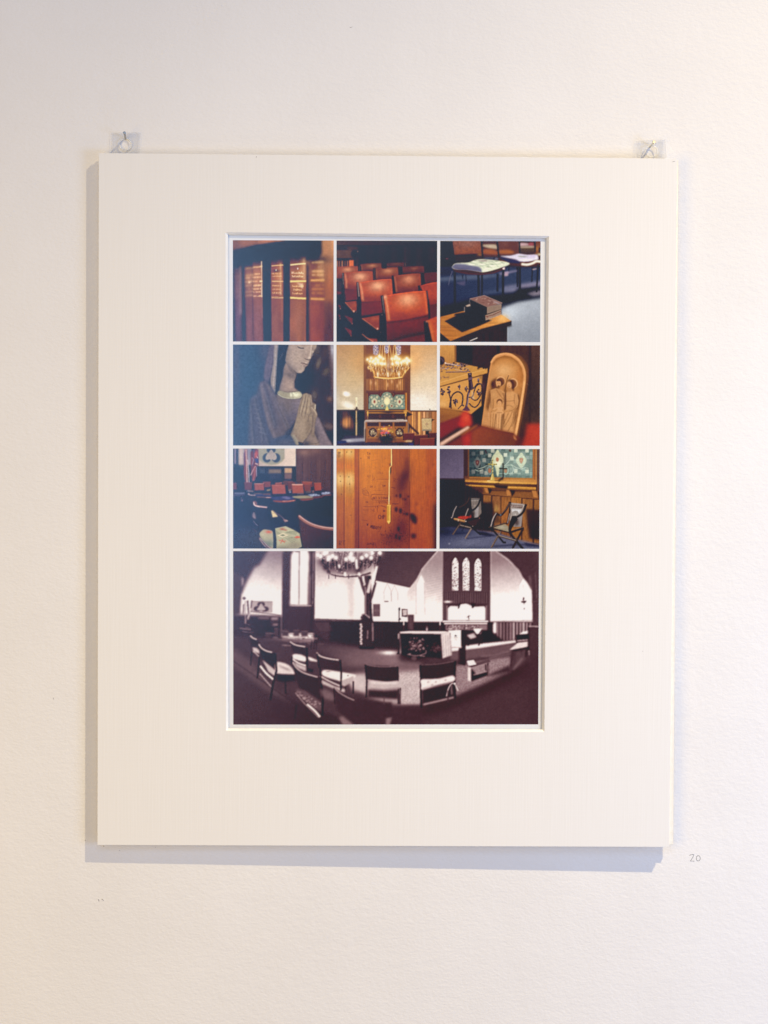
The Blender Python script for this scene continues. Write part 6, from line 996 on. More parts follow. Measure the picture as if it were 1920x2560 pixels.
    p.poly(t([(-400, 1330), (150, 1280), (380, 1300), (400, 1640), (60, 1650), (-160, 1560)]), '#b4a0a2', 9, .95); p.poly(t([(150, 1290), (370, 1280), (375, 1640), (180, 1640)]), '#c4b2b2', 6, .9); p.poly([(1200, 1340), (1430, 1340), (1430, 1520), (1300, 1500)], '#cfc0c0', 8, .9); p.poly(t([(-180, 1240), (380, 1200), (370, 1290), (-180, 1340)]), '#6c565a', 10, .7)
    p.poly(t([(740, 1240), (1300, 1140), (1320, 1200), (1310, 1320), (1000, 1450), (740, 1560)]), '#947e82', 6); p.tex(.10, 9, 9, t([(740, 1240), (1300, 1140), (1310, 1320), (740, 1560)])); p.tex(.08, 9, 9, t([(150, 1290), (370, 1280), (375, 1640), (180, 1640)]))
    # dais sunlight band
    p.poly(t([(700, 1050), (1000, 1010), (1370, 975), (1370, 1000), (1000, 1060), (700, 1095)]), '#f0e6e2', 3); p.poly(t([(690, 1095), (1000, 1055), (1370, 1000), (1500, 1050), (1300, 1100), (1000, 1150), (850, 1180), (690, 1180)]), '#6c5458', 5, .9)
    p.line(t([(1000, 1140), (1140, 1130), (1300, 1090)]), 14, '#8c767a', 4, .8, True); p.line(t([(1090, 1160), (1320, 1115)]), 6, '#b4a2a4', 3, .6)
    # folding chairs silhouettes on dais
    p.poly(t([(930, 850), (1025, 850), (1000, 910), (940, 910)]), '#f4eae6', 2.5)
    for q in ([(805, 870), (930, 880), (960, 920)], [(860, 910), (880, 960), (930, 990), (1020, 985)], [(910, 960), (870, 1030)], [(870, 960), (900, 1000)], [(980, 905), (1025, 950), (980, 1030)], [(985, 940), (1020, 1010)], [(1020, 860), (990, 905)]): p.line(t(q), 14, '#34222a', 2)
    p.poly(t([(860, 920), (930, 900), (960, 940), (900, 960)]), '#eee4e0', 3, .8)
    # candle stick left of altar
    p.line(t([(158, 635), (156, 1110)]), 11, '#33222a', 1.5); p.ell(158+O, 650, 9, 16, '#33222a', 1.5); p.poly(t([(143, 765), (180, 758), (165, 740)]), '#33222a', 1.5); p.poly(t([(130, 1122), (150, 1080), (165, 1120)]), '#2c1c22', 2); p.line(t([(150, 905), (150, 960)]), 8, '#fff0ec', 2, .8); p.line(t([(164, 900), (180, 1000), (178, 1110)]), 20, '#f4ece8', 3, .9, True)
    # lectern book stand & candlesticks
    p.poly(t([(182, 645), (245, 650), (242, 732), (185, 728)]), '#4c343a', 1.5); p.poly(t([(194, 655), (240, 655), (238, 712), (196, 716)]), '#c4b4b4', 1.5); p.poly(t([(245, 706), (310, 706), (308, 870), (248, 860)]), '#50383e', 2.5); p.line(t([(275, 720), (280, 860)]), 16, '#805c60', 5, .6)
    for x in (205, 582): p.line(t([(x, 775), (x, 820)]), 11, '#f4eae8', 1.5); p.line(t([(x, 820), (x, 882)]), 9, '#4a3238', 1.5); p.ell(O+x, 824, 14, 6, '#4a3238', 1.5); p.ell(O+x, 880, 16, 7, '#34222a', 1.5)
    p.glow(O+445, 862, 10, 26, '#d8c8c8', .8)
    # altar
    p.poly(t([(160, 890), (600, 905), (610, 1165), (180, 1130)]), '#2e1c22', 3); p.poly(t([(160, 888), (270, 876), (680, 882), (690, 900), (600, 908), (170, 902)]), '#cfc0c0', 2); p.line(t([(170, 890), (640, 890)]), 7, '#f4ecea', 2, .8)
    p.poly(t([(590, 905), (680, 885), (700, 960), (702, 1130), (640, 1150), (610, 1165)]), '#dccfcd', 3)
    for x in (620, 645, 668, 688): p.line(t([(x-8, 920), (x+4, 1140)]), 6, '#9c888a', 2, .8)
    p.poly(t([(660, 870), (800, 868), (803, 1052), (700, 1050), (690, 900)]), '#f2e9e6', 2); p.line(t([(700, 1046), (800, 1050)]), 10, '#a89698', 2, .7)
    p.poly(t([(742, 914), (752, 930), (732, 930)]), '#3c282e', 1); p.ell(736+O, 930, 6, 5, '#3c282e', 1); p.ell(750+O, 930, 6, 5, '#3c282e', 1); p.line(t([(725, 946), (762, 946)]), 5, '#a4908f', 1.2); p.line(t([(735, 960), (758, 972)]), 4, '#b4a4a4', 1.2)
    p.poly(t([(800, 870), (850, 870), (848, 1180), (850, 1240), (770, 1220), (775, 1056), (805, 1052)]), '#33222a', 2.5); p.line(t([(780, 1070), (780, 1210)]), 8, '#5c4248', 2, .7)
    # flowers
    p.glow(O+330, 1060, 100, 70, '#221418', .95); p.glow(O+320, 1130, 110, 50, '#24161b', .9)
    for k in range(120): x, y = O+p.rng.normal(325, 50), p.rng.normal(1030, 34); p.ell(x, y, p.rng.uniform(7, 15), p.rng.uniform(6, 12), ('#6c5054', '#8a6e70', '#3c282e', '#54383e', '#a08486', '#2c1c22')[k % 6], 1.5, .8)
    for k in range(40): x, y = O+p.rng.normal(545, 28), p.rng.normal(1060, 24); p.ell(x, y, 9, 8, ('#5c4248', '#4a3238', '#705458')[k % 3], 2, .6)
    p.line(t([(240, 1120), (340, 1135), (430, 1110), (435, 1080)]), 7, '#c4b0b0', 2, .8, True); p.ell(O+312, 1160, 28, 24, '#6c5458', 3, .8); p.line(t([(375, 1135), (425, 1140)]), 6, '#f0e6e4', 2, .8)
    # post with branches in the middle
    for q, w, c in (([(1435, 300), (1440, 700), (1425, 1040)], 46, '#54393e'), ([(1465, 300), (1472, 600), (1500, 1040)], 36, '#34222a'), ([(1370, 310), (1400, 420), (1430, 500)], 36, '#5c4046'), ([(1530, 370), (1490, 520), (1450, 610)], 26, '#4c343a'), ([(1485, 340), (1450, 480)], 34, '#d4c4c4'), ([(1400, 330), (1420, 390), (1405, 400)], 12, '#e8dcda')): p.line(q, w, c, 2.5)
    p.line([(1545, 200), (1520, 290), (1500, 390)], 34, '#f6ecea', 3); p.line([(1562, 200), (1545, 280), (1520, 380)], 10, '#4a3238', 2); p.line([(1480, 250), (1490, 200), (1530, 185)], 8, '#c8b8b8', 2, .9, True); p.line([(1425, 420), (1424, 700)], 8, '#d8c8c8', 2, .8); p.line([(1447, 500), (1450, 760)], 6, '#2c1c22', 1.5)
    p.poly([(1370, 800), (1390, 700), (1440, 700), (1480, 760), (1510, 780), (1500, 1050), (1360, 1055)], '#3c262c', 4); p.ell(1385, 735, 10, 12, '#4c343a', 2)
    for y in range(810, 1010, 22): p.ell(1380+6*math.sin(y), y, 12, 12, '#e8dad8', 2, .9)
    p.line([(1448, 870), (1446, 960)], 9, '#b4a0a0', 2, .8); p.line([(1500, 790), (1502, 980)], 10, '#c8b6b6', 2.5, .8); p.line([(1420, 700), (1470, 740)], 9, '#e8dcda', 2, .8); p.poly([(1350, 1040), (1530, 1040), (1510, 1066), (1370, 1066)], '#2c1a20', 3)
    for x in (1540, 1570, 1600): p.line([(x, 800), (x, 960)], 6, '#4c343a', 2, .7)
    # chandelier
    p.poly([(930, 50), (1590, 50), (1580, 100), (1450, 200), (1400, 290), (1080, 280), (990, 200)], '#5c4448', 14, .55)
    p.glow(1250, 150, 250, 90, '#4c3a3e', .45)
    for cxx, cyy, rr in ((985, 150, 40), (1050, 190, 50), (1110, 170, 45), (1240, 190, 50), (1290, 170, 45), (1400, 170, 45), (1440, 150, 40), (1500, 130, 36), (1170, 230, 40), (1350, 240, 40), (1010, 220, 24), (1040, 260, 18)): p.glow(cxx, cyy, rr, rr*1.1, '#3a262c', .85)
    for k in range(360):
        u = p.rng.rand(); x = 925+u*650; e = 1-abs(2*u-1)**1.6; y = p.rng.uniform(60, 120+190*e*p.rng.rand()**.5)
        a = p.rng.rand()*6.28; p.line([(x, y), (x+14*math.cos(a), y+14*math.sin(a))], p.rng.uniform(3, 8), ('#2c1c22', '#3a262c', '#3c262c', '#c8b4b4', '#8c7074')[k % 5], 1, .85)
    p.line([(1050, 270), (1120, 298), (1250, 308), (1390, 296), (1480, 270)], 20, '#5c4046', 2, 1, True); p.line([(1060, 270), (1120, 290), (1250, 298), (1390, 286)], 7, '#e0d0d0', 1.5, .9, True); p.line([(985, 200), (1020, 220), (1060, 270)], 10, '#3c262c', 1.5, .9, True)
    for x in (1045, 1115, 1250, 1355): p.line([(x, 290), (x, 335)], 7, '#3c262c', 1.5)
    for x in (1180, 1330, 1540): p.line([(x+20, 50), (x-10, 200)], 5, '#d0c0c0', 1.2, .7)
    for x, y in ((935, 85), (960, 100), (1000, 70), (1040, 130), (1050, 110), (1085, 95), (1120, 115), (1225, 130), (1265, 110), (1295, 125), (1275, 75), (1290, 140), (1388, 115), (1435, 90), (1485, 115), (1495, 65), (1575, 65), (1020, 60)): p.glow(x, y, 34, 34, '#e8dada', .5, mode='scr'); p.ell(x, y, 17, 19, '#fffaf8', 2.5)
    for x, y, h in ((1330, 190, 60), (1212, 290, 26), (1357, 290, 22), (1150, 205, 24)): p.line([(x, y-h), (x+6, y+h*.7)], 20, '#fffaf8', 3)
    for x, y in ((985, 110), (1040, 140), (1085, 115), (1120, 130), (1225, 145), (1295, 145), (1388, 130), (1435, 110), (1485, 130), (1575, 85)): p.line([(x, y+14), (x-4, y+55), (x+(1250-x)*.15, y+90)], 8, '#2c1c22', 1.5, .9, True); p.ell(x, y+26, 13, 6, '#2c1c22', 1.2)
    for x in (1050, 1110, 1180, 1235, 1440, 1285, 1400): p.line([(x, 140), (x+4, 240)], 6, '#bca8a8', 1.5, .7)
    # left: banner with crest, flags, clutter
    p.poly([(240, 562), (465, 568), (462, 685), (350, 690), (235, 672)], '#b0a4a0', 2); p.line([(235, 675), (460, 700), (556, 718)], 9, '#5c4a50', 2, .8)
    for x, y in ((345, 600), (308, 645), (385, 648)): p.ell(x, y, 40, 28, '#4c383e', 2.5)
    p.poly([(345, 590), (375, 630), (390, 655), (345, 665), (300, 655), (318, 630)], '#b8aca8', 2.5, 1, True); p.line([(245, 565), (350, 575), (462, 572)], 6, '#8c7c7c', 1.5, .7)
    for q, w, c in (([(180, 560), (183, 800)], 12, '#a89ca4'), ([(205, 560), (215, 680), (230, 750)], 18, '#54444e'), ([(240, 560), (225, 680), (210, 760)], 12, '#bcb0b4'), ([(250, 560), (240, 640)], 10, '#4a3c46'), ([(165, 600), (160, 700)], 10, '#4a3c46'), ([(235, 690), (200, 750)], 9, '#ccc0c4')): p.line(q, w, c, 2.5, .95)
    p.ell(170, 537, 16, 14, '#4a3c46', 2); p.ell(170, 537, 7, 6, '#a89ca4', 1.5)
    p.poly([(310, 720), (430, 728), (425, 760), (315, 750)], '#54464e', 4); p.rect(440, 730, 525, 830, '#4c3e44', 4, .7)
    p.rect(450, 735, 520, 760, '#a4949a', 4); p.rect(470, 800, 515, 820, '#8c7c80', 3)
    p.rect(320, 728, 430, 752, '#786a72', 4, .6)
    for k in range(46):
        x = p.rng.uniform(100, 930); y = 790+(x-100)*.17+p.rng.uniform(-10, 90); p.line([(x, y), (x+p.rng.uniform(20, 80), y+p.rng.uniform(0, 14))], p.rng.uniform(4, 10), ('#6c5a60', '#241820', '#8c7a7c', '#3c2e36')[k % 4], 2, .6)
    for x, y, w, h in ((560, 880, 70, 50), (680, 870, 60, 60), (760, 880, 70, 55), (390, 900, 60, 44), (480, 850, 46, 80)): p.rect(x, y, x+w, y+h, '#4e3c42', 3.5); p.line([(x, y), (x+w, y+2)], 7, '#8c787a', 2.5, .7)
    p.line([(120, 848), (240, 862)], 9, '#a89aa0', 2.5, .8); p.line([(560, 970), (700, 985), (880, 960)], 16, '#7c686c', 3, .8, True); p.line([(740, 990), (890, 975)], 16, '#8c787a', 3, .8); p.line([(820, 955), (930, 955)], 12, '#a8989a', 3, .8); p.line([(560, 1025), (660, 1030)], 8, '#b4a4a6', 2.5, .8); p.line([(470, 942), (520, 946)], 10, '#9c888c', 3, .8)
    for x in (870, 900, 925): p.line([(x, 975), (x-10, 1070)], 8, K, 2.5, .9)
    # floor boards lower left, dark foreground sweep
    p.poly([(57, 1190), (300, 1330), (700, 1600), (1200, 1800), (1240, 1900), (57, 1900)], ('g', '#463a48', '#3c2a30', (57, 1500), (900, 1700)), 8); p.poly([(57, 1060), (250, 1200), (400, 1400), (700, 1650), (400, 1500), (57, 1240)], '#6a585e', 10, .7); p.line([(57, 1190), (300, 1360), (700, 1640)], 7, '#2c2028', 3, .8)
    p.poly([(1300, 1560), (1617, 1660), (2050, 1660), (2400, 1600), (2700, 1450), (2900, 1330), (3223, 1130), (3223, 1900), (1150, 1900)], '#452f34', 8)
    p.poly(t([(400, 1640), (740, 1560), (1000, 1450), (1310, 1290), (1540, 1200), (1300, 1400), (1000, 1550), (700, 1720), (400, 1760)]), '#3a262b', 12, .8); p.poly(t([(430, 1800), (900, 1620), (1400, 1420), (1640, 1350), (1640, 1900), (400, 1900)]), '#4e383d', 16, .8)
    # near chairs
    def seat(q, c='#dcd0cc', b=3): p.poly(q, c, b, 1, True)
    def leg(q, w=16, c=K): p.line(q, w, c, 2)
    def rail(q, w=13, c='#f0e4e0'): p.line(q, w, c, 2, .95, True)
    leg([(250, 1090), (235, 1240)], 10); p.poly([(225, 925), (310, 960), (330, 1080), (250, 1060)], '#33263a', 4); rail([(232, 925), (260, 950), (300, 966)], 11); p.poly([(255, 1045), (300, 1055), (330, 1085), (328, 1115), (265, 1090)], '#c8bcc0', 3); rail([(260, 1085), (300, 1120), (325, 1145)], 9, '#dcd0d0')
    p.poly([(318, 1010), (400, 1080), (490, 1110), (500, 1330), (410, 1290), (350, 1190)], '#30232d', 3); rail([(320, 1015), (350, 1055), (400, 1085), (460, 1100)], 12); leg([(330, 1140), (305, 1370)], 16)
    seat([(495, 1210), (560, 1205), (640, 1240), (695, 1310), (690, 1330), (510, 1320)], '#dccfcd'); p.glow(590, 1265, 60, 14, '#8c787c', .6, .4); p.poly([(355, 1175), (430, 1235), (495, 1290), (490, 1350), (420, 1300)], '#c8bab9', 3); rail([(335, 1240), (400, 1320), (475, 1385)], 20, '#efe4e2'); rail([(330, 1320), (390, 1390), (450, 1460)], 8, '#d8cac8'); leg([(490, 1110), (505, 1290), (470, 1420), (440, 1600)], 20); p.poly([(510, 1325), (700, 1335), (700, 1400), (560, 1410), (500, 1390)], '#2c1f27', 4); leg([(595, 1400), (600, 1530)], 14)
    p.poly([(645, 985), (700, 1020), (820, 1050), (830, 1150), (700, 1120), (660, 1060)], '#3c292f', 3); rail([(645, 988), (700, 1022), (800, 1042)], 11); seat([(680, 1120), (760, 1125), (815, 1160), (800, 1195), (720, 1180), (670, 1160)], '#ece2de'); seat([(830, 1145), (920, 1180), (925, 1195), (850, 1185)], '#e4d8d4'); rail([(672, 1170), (730, 1210), (810, 1240)], 16); leg([(820, 1050), (820, 1300)], 16); leg([(665, 1140), (660, 1220)], 12); p.poly([(820, 1260), (890, 1280), (880, 1310), (830, 1300)], K, 3); p.poly([(680, 1200), (810, 1250), (810, 1300), (700, 1250)], '#d0c2c0', 4, .9)
    p.poly([(670, 1200), (720, 1270), (820, 1330), (940, 1360), (975, 1560), (980, 1700), (860, 1560), (740, 1470), (700, 1360)], '#3b272c', 3); rail([(672, 1200), (710, 1260), (790, 1315), (930, 1358)], 12, '#d4c4c2'); p.poly([(700, 1480), (800, 1500), (970, 1620), (960, 1720), (860, 1660), (740, 1560)], '#6c5258', 5)
    for k in range(50): u = p.rng.rand(); x = 710+u*250; y = 1500+u*150+p.rng.uniform(-10, 50); p.ell(x, y, 12, 8, ('#a08888', '#4c343a', '#bca8a6')[k % 3], 2, .6)
    rail([(820, 1640), (900, 1710), (955, 1775)], 22, '#e8dad6'); rail([(700, 1520), (800, 1640), (940, 1780)], 7, '#c8b6b4'); leg([(960, 1370), (985, 1560), (980, 1760)], 20, '#261619'); leg([(710, 1650), (695, 1800)], 16, '#2e2026'); p.poly([(960, 1490), (1040, 1500), (1110, 1560), (1090, 1600), (990, 1570)], '#846c70', 6, .8, True)
    p.poly([(920, 1100), (1010, 1150), (1165, 1180), (1170, 1310), (1040, 1290), (950, 1250)], '#402b31', 3); rail([(920, 1102), (960, 1140), (1050, 1166), (1150, 1180)], 12, '#ece0dc'); seat([(975, 1300), (1040, 1285), (1300, 1330), (1315, 1360), (1220, 1420), (1160, 1400), (1000, 1350)], '#eae0dc'); p.poly([(1170, 1400), (1305, 1345), (1300, 1400), (1210, 1455), (1170, 1440)], '#bcaaa8', 3); rail([(955, 1345), (1050, 1400), (1160, 1450)], 14, '#d8cac6'); p.glow(1040, 1300, 24, 6, '#8c787a', .8); p.ell(1245, 1342, 9, 6, '#8c787a', 1.5)
    p.poly([(960, 1380), (1100, 1450), (1230, 1490), (1200, 1520), (1100, 1480), (980, 1430)], '#d8cac6', 4, .9); leg([(1165, 1180), (1175, 1320), (1170, 1500)], 18); leg([(955, 1250), (965, 1400)], 14); leg([(1300, 1400), (1300, 1530)], 14); leg([(925, 1110), (945, 1260)], 14); leg([(1215, 1460), (1225, 1510)], 10)
    p.poly([(1100, 1460), (1150, 1510), (1300, 1590), (1617, 1620), (1700, 1620), (1720, 1860), (1300, 1860), (1130, 1700)], '#422e33', 5); rail([(1105, 1465), (1150, 1515), (1230, 1565), (1310, 1600)], 10, '#b8a4a2'); p.poly([(1150, 1780), (1190, 1765), (1300, 1853), (1190, 1853)], '#846c6e', 5); leg([(1100, 1470), (1110, 1640)], 12, '#33222a'); p.line([(1590, 1592), (1700, 1596)], 10, '#9c8486', 3, .8); p.poly([(1640, 1790), (1700, 1780), (1680, 1853), (1640, 1853)], '#9c8486', 4, .8)
    # two front chairs
    p.poly([(1420, 1220), (1480, 1235), (1760, 1245), (1765, 1395), (1650, 1410), (1440, 1380)], '#3a262c', 2.5); rail([(1425, 1222), (1500, 1242), (1620, 1250), (1755, 1244)], 7, '#a08a8c'); leg([(1425, 1230), (1440, 1400), (1435, 1570)], 18); leg([(1760, 1250), (1768, 1420), (1768, 1640)], 16); seat([(1480, 1400), (1620, 1408), (1760, 1400), (1790, 1370), (1815, 1400), (1800, 1470), (1620, 1495), (1480, 1490), (1465, 1440)], '#c4b4b2'); p.line([(1485, 1415), (1620, 1425), (1750, 1418)], 12, '#ece2de', 4, .9); p.line([(1480, 1480), (1620, 1490), (1780, 1470)], 12, '#806a6c', 4, .7); p.poly([(1450, 1490), (1640, 1500), (1770, 1490), (1770, 1590), (1450, 1570)], '#3a272c', 5); leg([(1788, 1470), (1785, 1640)], 12); leg([(1620, 1560), (1620, 1640)], 10, '#5c464a')
    p.poly(t([(380, 1225), (560, 1215), (740, 1185), (738, 1330), (560, 1380), (385, 1380)]), '#38252b', 2.5); rail(t([(382, 1230), (560, 1222), (738, 1190)]), 6, '#8c7678'); leg(t([(378, 1230), (385, 1480), (388, 1680)]), 22); leg(t([(740, 1190), (730, 1400), (740, 1580)]), 22); seat(t([(390, 1385), (560, 1375), (715, 1345), (725, 1400), (560, 1440), (400, 1490), (388, 1440)]), '#e6dbd7'); p.line(t([(400, 1480), (560, 1450), (720, 1405)]), 16, '#a89496', 4, .8)
    for x, y in ((460, 1410), (540, 1408), (640, 1390), (500, 1440)): p.ell(O+x, y, 12, 8, '#a49090', 2.5, .8)
    p.poly(t([(400, 1500), (560, 1460), (725, 1420), (735, 1560), (560, 1600), (400, 1640)]), '#33222a', 4); p.line(t([(410, 1645), (560, 1610), (725, 1570)]), 14, '#c4b2b0', 3, .9); p.line(t([(650, 1560), (670, 1480), (700, 1430), (735, 1430), (770, 1500)]), 8, '#f0e6e2', 1.5, .95, True); p.line(t([(700, 1440), (705, 1540)]), 10, '#c8b6b4', 3, .7); p.ell(O+735, 1425, 9, 7, '#fff4f0', 1.5); leg(t([(665, 1500), (665, 1620)]), 10, '#4c343a'); p.line(t([(368, 1360), (365, 1400)]), 14, '#d8cac8', 3, .8); p.line(t([(350, 1560), (365, 1480)]), 5, '#f0e6e2', 2, .8)
    # bench at the right with papers, table at far right
    p.poly(t([(860, 1240), (1090, 1170), (1110, 1205), (900, 1265)]), '#5c444a', 2); p.poly(t([(860, 1190), (930, 1180), (960, 1225), (880, 1240)]), '#f4ece8', 2); p.line(t([(870, 1205), (940, 1195)]), 4, '#b4a2a2', 1, .8); p.line(t([(875, 1222), (950, 1210)]), 4, '#b4a2a2', 1, .8); p.line(t([(865, 1245), (905, 1265), (1105, 1205)]), 8, '#b4a0a0', 2, .9)
    p.poly(t([(870, 1255), (905, 1265), (905, 1408), (870, 1390)]), '#dccfcb', 2.5); p.poly(t([(905, 1265), (960, 1330), (1075, 1290), (1080, 1340), (905, 1405)]), '#2c1a20', 3); p.line(t([(930, 1335), (1075, 1295)]), 10, '#c4b2b0', 2.5, .9); leg(t([(1080, 1210), (1085, 1350)]), 18, '#3c282e'); p.line(t([(1088, 1215), (1086, 1350)]), 6, '#b8a4a4', 1.5, .8); leg(t([(1055, 1225), (1060, 1290)]), 12)
    p.poly(t([(1090, 1330), (1310, 1230), (1320, 1300), (1100, 1350)]), '#2e1e24', 6, .8)
    p.poly(t([(1400, 915), (1440, 885), (1510, 872), (1505, 910)]), '#f4ece8', 2.5); p.poly(t([(1368, 915), (1505, 905), (1505, 965), (1372, 975)]), '#2c1a20', 2.5); p.poly(t([(1305, 1070), (1390, 1000), (1510, 985), (1505, 1040), (1330, 1080)]), '#ddd0cc', 2.5); p.line(t([(1380, 980), (1505, 968)]), 9, '#d8cac6', 2, .8)
    leg(t([(1370, 970), (1385, 1000)]), 10); p.poly(t([(1310, 1075), (1510, 1040), (1500, 1065), (1340, 1095)]), '#34222a', 2.5); leg(t([(1340, 1085), (1310, 1320)]), 26, '#4a343a'); leg(t([(1430, 1070), (1430, 1140)]), 18, '#3c282e'); p.poly(t([(1370, 1100), (1470, 1080), (1470, 1170), (1360, 1280)]), '#5c464c', 5, .8); leg(t([(1480, 1070), (1475, 1150)]), 22, '#3c282e'); p.line(t([(1440, 1160), (1340, 1280)]), 20, '#84706f', 4, .7)
    p.rect(1500+O, 835, 1640+O, 1140, '#4a343a', 3); p.line(t([(1500, 828), (1610, 830)]), 10, '#c4b2b0', 2, .9); p.line(t([(1505, 1080), (1510, 1130)]), 8, '#e8dcd8', 2, .8); p.rect(1500+O, 1100, 1640+O, 1853, '#46323a', 10, .6)
    p.rect(1490+O, 840, 1512+O, 1080, '#2a1b20', 3, .8)
    # flat sepia tone: keep only the lightness, tinted
    l = p.a.mean(2, keepdims=True); l = np.clip((l-.09)/.87, 0, 1)**.93; c0, c1, c2 = hx('#271719'), hx('#846a6e'), hx('#faf4f0')
    tone = np.where(l < .45, c0+(c1-c0)*(l/.45), c1+(c2-c1)*((l-.45)/.55)); p.a = tone*.85+p.a*.15
    p.a = np.clip(.5+(p.a-.5)*1.07, 0, 1)
    return p.out(.010)
# ---------------------------------------------------------------- wall
bm = bmesh.new(); L, H, T = 1.6, 1.5, .12
vs = [bm.verts.new((x, y, z)) for x, y, z in ((-L, wall_y(-L), -H), (L, wall_y(L), -H), (L, wall_y(L), H), (-L, wall_y(-L), H), (-L, wall_y(-L)+T, -H), (L, wall_y(L)+T, -H), (L, wall_y(L)+T, H), (-L, wall_y(-L)+T, H))]
for f in ((0, 1, 2, 3), (5, 4, 7, 6), (1, 5, 6, 2), (4, 0, 3, 7), (3, 2, 6, 7), (4, 5, 1, 0)): bm.faces.new([vs[i] for i in f])
wall = obj('wall', bm, mw, kind='structure', label='off-white painted plaster wall with fine orange-peel texture')
def ribbon(name, strokes, w, mat, parent=None, **k):
    """flat strokes lying on the wall, w wide"""
    vs, fs = [], []
    for q in strokes:
        q = [np.array(a, float) for a in q]; n = len(q); base = len(vs)
        for i, a in enumerate(q):
            d = q[min(i+1, n-1)]-q[max(i-1, 0)]; d /= max(np.hypot(*d), 1e-9); nn = np.array([-d[1], d[0]])*w/2*(.75+.35*math.sin(i*2.3+1))
            for b, yo in ((a+nn, -.00005), (a, -.00016), (a-nn, -.00005)): vs.append((b[0], wall_y(b[0])+yo, b[1]))
        for i in range(n-1):
            for k2 in (0, 1): j = base+i*3+k2; fs.append((j, j+1, j+4, j+3))
    return obj(name, (vs, [], fs), mat, parent, **k)
def px(q): return [(.2811+(x/8.295+1600-1737)*.0003545, -.3197-(y/8.295+2050-2146)*.0003565) for x, y in q]
two = px(smooth([(1022, 740), (1045, 722), (1105, 712), (1108, 735), (1085, 785), (1040, 850)], 5)); bar = px(smooth([(1038, 850), (1085, 850), (1128, 856)], 4))
zero = px(smooth([(1198, 732), (1172, 770), (1172, 820), (1195, 846), (1228, 844), (1248, 815), (1248, 775), (1228, 742), (1198, 736)], 4))
ribbon('pencil_number', [two, bar, zero], .00052, mg, label='small number 20 handwritten in grey pencil on the wall', cat='handwriting')
def scuff(x, z, dx, dz, w=.0007): ribbon('scuff_mark', [[(x, z), (x+dx*.5, z+dz*.35), (x+dx, z+dz)]], w, mk, wall)
for a in ((-.2555, -.3572, .0006, -.0018, .0009), (-.2525, -.3568, .0018, -.0016, .0008), (-.2670, -.3045, -.0006, .0009, .0004), (-.2512, -.3090, .0008, -.0007, .0006), (-.2370, -.3130, .0006, -.0004, .0005), (-.2050, -.3100, .0005, -.0004, .0004),
          (-.0350, .4210, .0024, .0006, .0004), (-.2960, -.1760, .0006, -.0016, .0005)): scuff(*a)

# ---------------------------------------------------------------- the matted print
root = empty('matted_print', (0, 0, -.3056), label='large cream mat with ten church photographs in its window, hanging on two nails', cat='picture')
Zo = .3056                                              # children are written in wall coordinates, root sits at the foot of the mat
def lift(pts): return [(x, y, z+Zo) for x, y, z in pts]
OUT = [(-.25470, .30565), (.25470, .30565), (.25470, -.30565), (-.25470, -.30565)]
INN = [(-.14317, .23742), (.14201, .23660), (.14208, -.20308), (-.14100, -.20329)]
th = .0019
def inset(d): return [(x+d*(1 if x < 0 else -1), z+d*(-1 if z > 0 else 1)) for x, z in INN]
def subdiv(a, b, n): return [(a[0]+(b[0]-a[0])*i/n, a[1]+(b[1]-a[1])*i/n) for i in range(n)]
vs, fs, mi_ = [], [], []
n = 24
lo = sum((subdiv(OUT[i], OUT[(i+1) % 4], n) for i in range(4)), []); li = sum((subdiv(INN[i], INN[(i+1) % 4], n) for i in range(4)), [])
J = inset(th*1.0); lj = sum((subdiv(J[i], J[(i+1) % 4], n) for i in range(4)), [])
rs = np.random.RandomState(4)
wob = [0.00007*rs.uniform(-1, 1) for _ in lo]           # hand-cut edge: a few hundredths of a millimetre off straight
K = len(lo)
rings = [[(x, .0001, z) for x, z in lo], [(x*.9996, 0, z*.9996) for x, z in lo], [(x, 0, z) for x, z in li], [(x+wob[i], th, z+wob[(i*7) % K]) for i, (x, z) in enumerate(lj)], [(x, .0038, z) for x, z in lo]]
for r in rings: vs += lift(r)
for a, b, c in ((0, 1, 0), (1, 2, 0), (2, 3, 1), (3, 4, 1), (4, 0, 1)):
    for i in range(K): fs.append((a*K+i, a*K+(i+1) % K, b*K+(i+1) % K, b*K+i)); mi_.append(c)
mat_o = obj('mat_board', (vs, [], fs), mm, root); mat_o.data.materials.append(mc.m)
for p_, i in zip(mat_o.data.polygons, mi_): p_.material_index = i
bm = bmesh.new(); bm.from_mesh(mat_o.data); bmesh.ops.recalc_face_normals(bm, faces=bm.faces); bm.to_mesh(mat_o.data); bm.free()
for x, z, w_, h_ in ((.2290, -.1305, .0007, .0004), (.2515, .3030, .0022, .0004), (-.1165, .3035, .0005, .0010)):     # flecks on the mat
    bm = bmesh.new(); bm.faces.new([bm.verts.new((x+a*w_/2, -.00006, z+c*h_/2+a*.0003+Zo)) for a, c in ((-1, -1), (1, -1), (1.1, 1), (-.8, 1))]); obj('fleck', bm, mk, mat_o)
# backing board, a little proud of the mat at the right
Bq = [(-.2542, .3052), (.2566, .3052), (.2590, -.3048), (-.2542, -.3052)]
bm = bmesh.new(); f_ = [bm.verts.new(p) for p in lift([(x, .0040, z) for x, z in Bq])]; b_ = [bm.verts.new(p) for p in lift([(x, .0066, z) for x, z in Bq])]
bm.faces.new(f_[::-1]); bm.faces.new(b_)
for i in range(4): bm.faces.new((f_[i], f_[(i+1) % 4], b_[(i+1) % 4], b_[i]))
bmesh.ops.recalc_face_normals(bm, faces=bm.faces); bmesh.ops.bevel(bm, geom=bm.edges[:], offset=.0003, segments=2, affect='EDGES'); obj('backing_board', bm, mb, root)
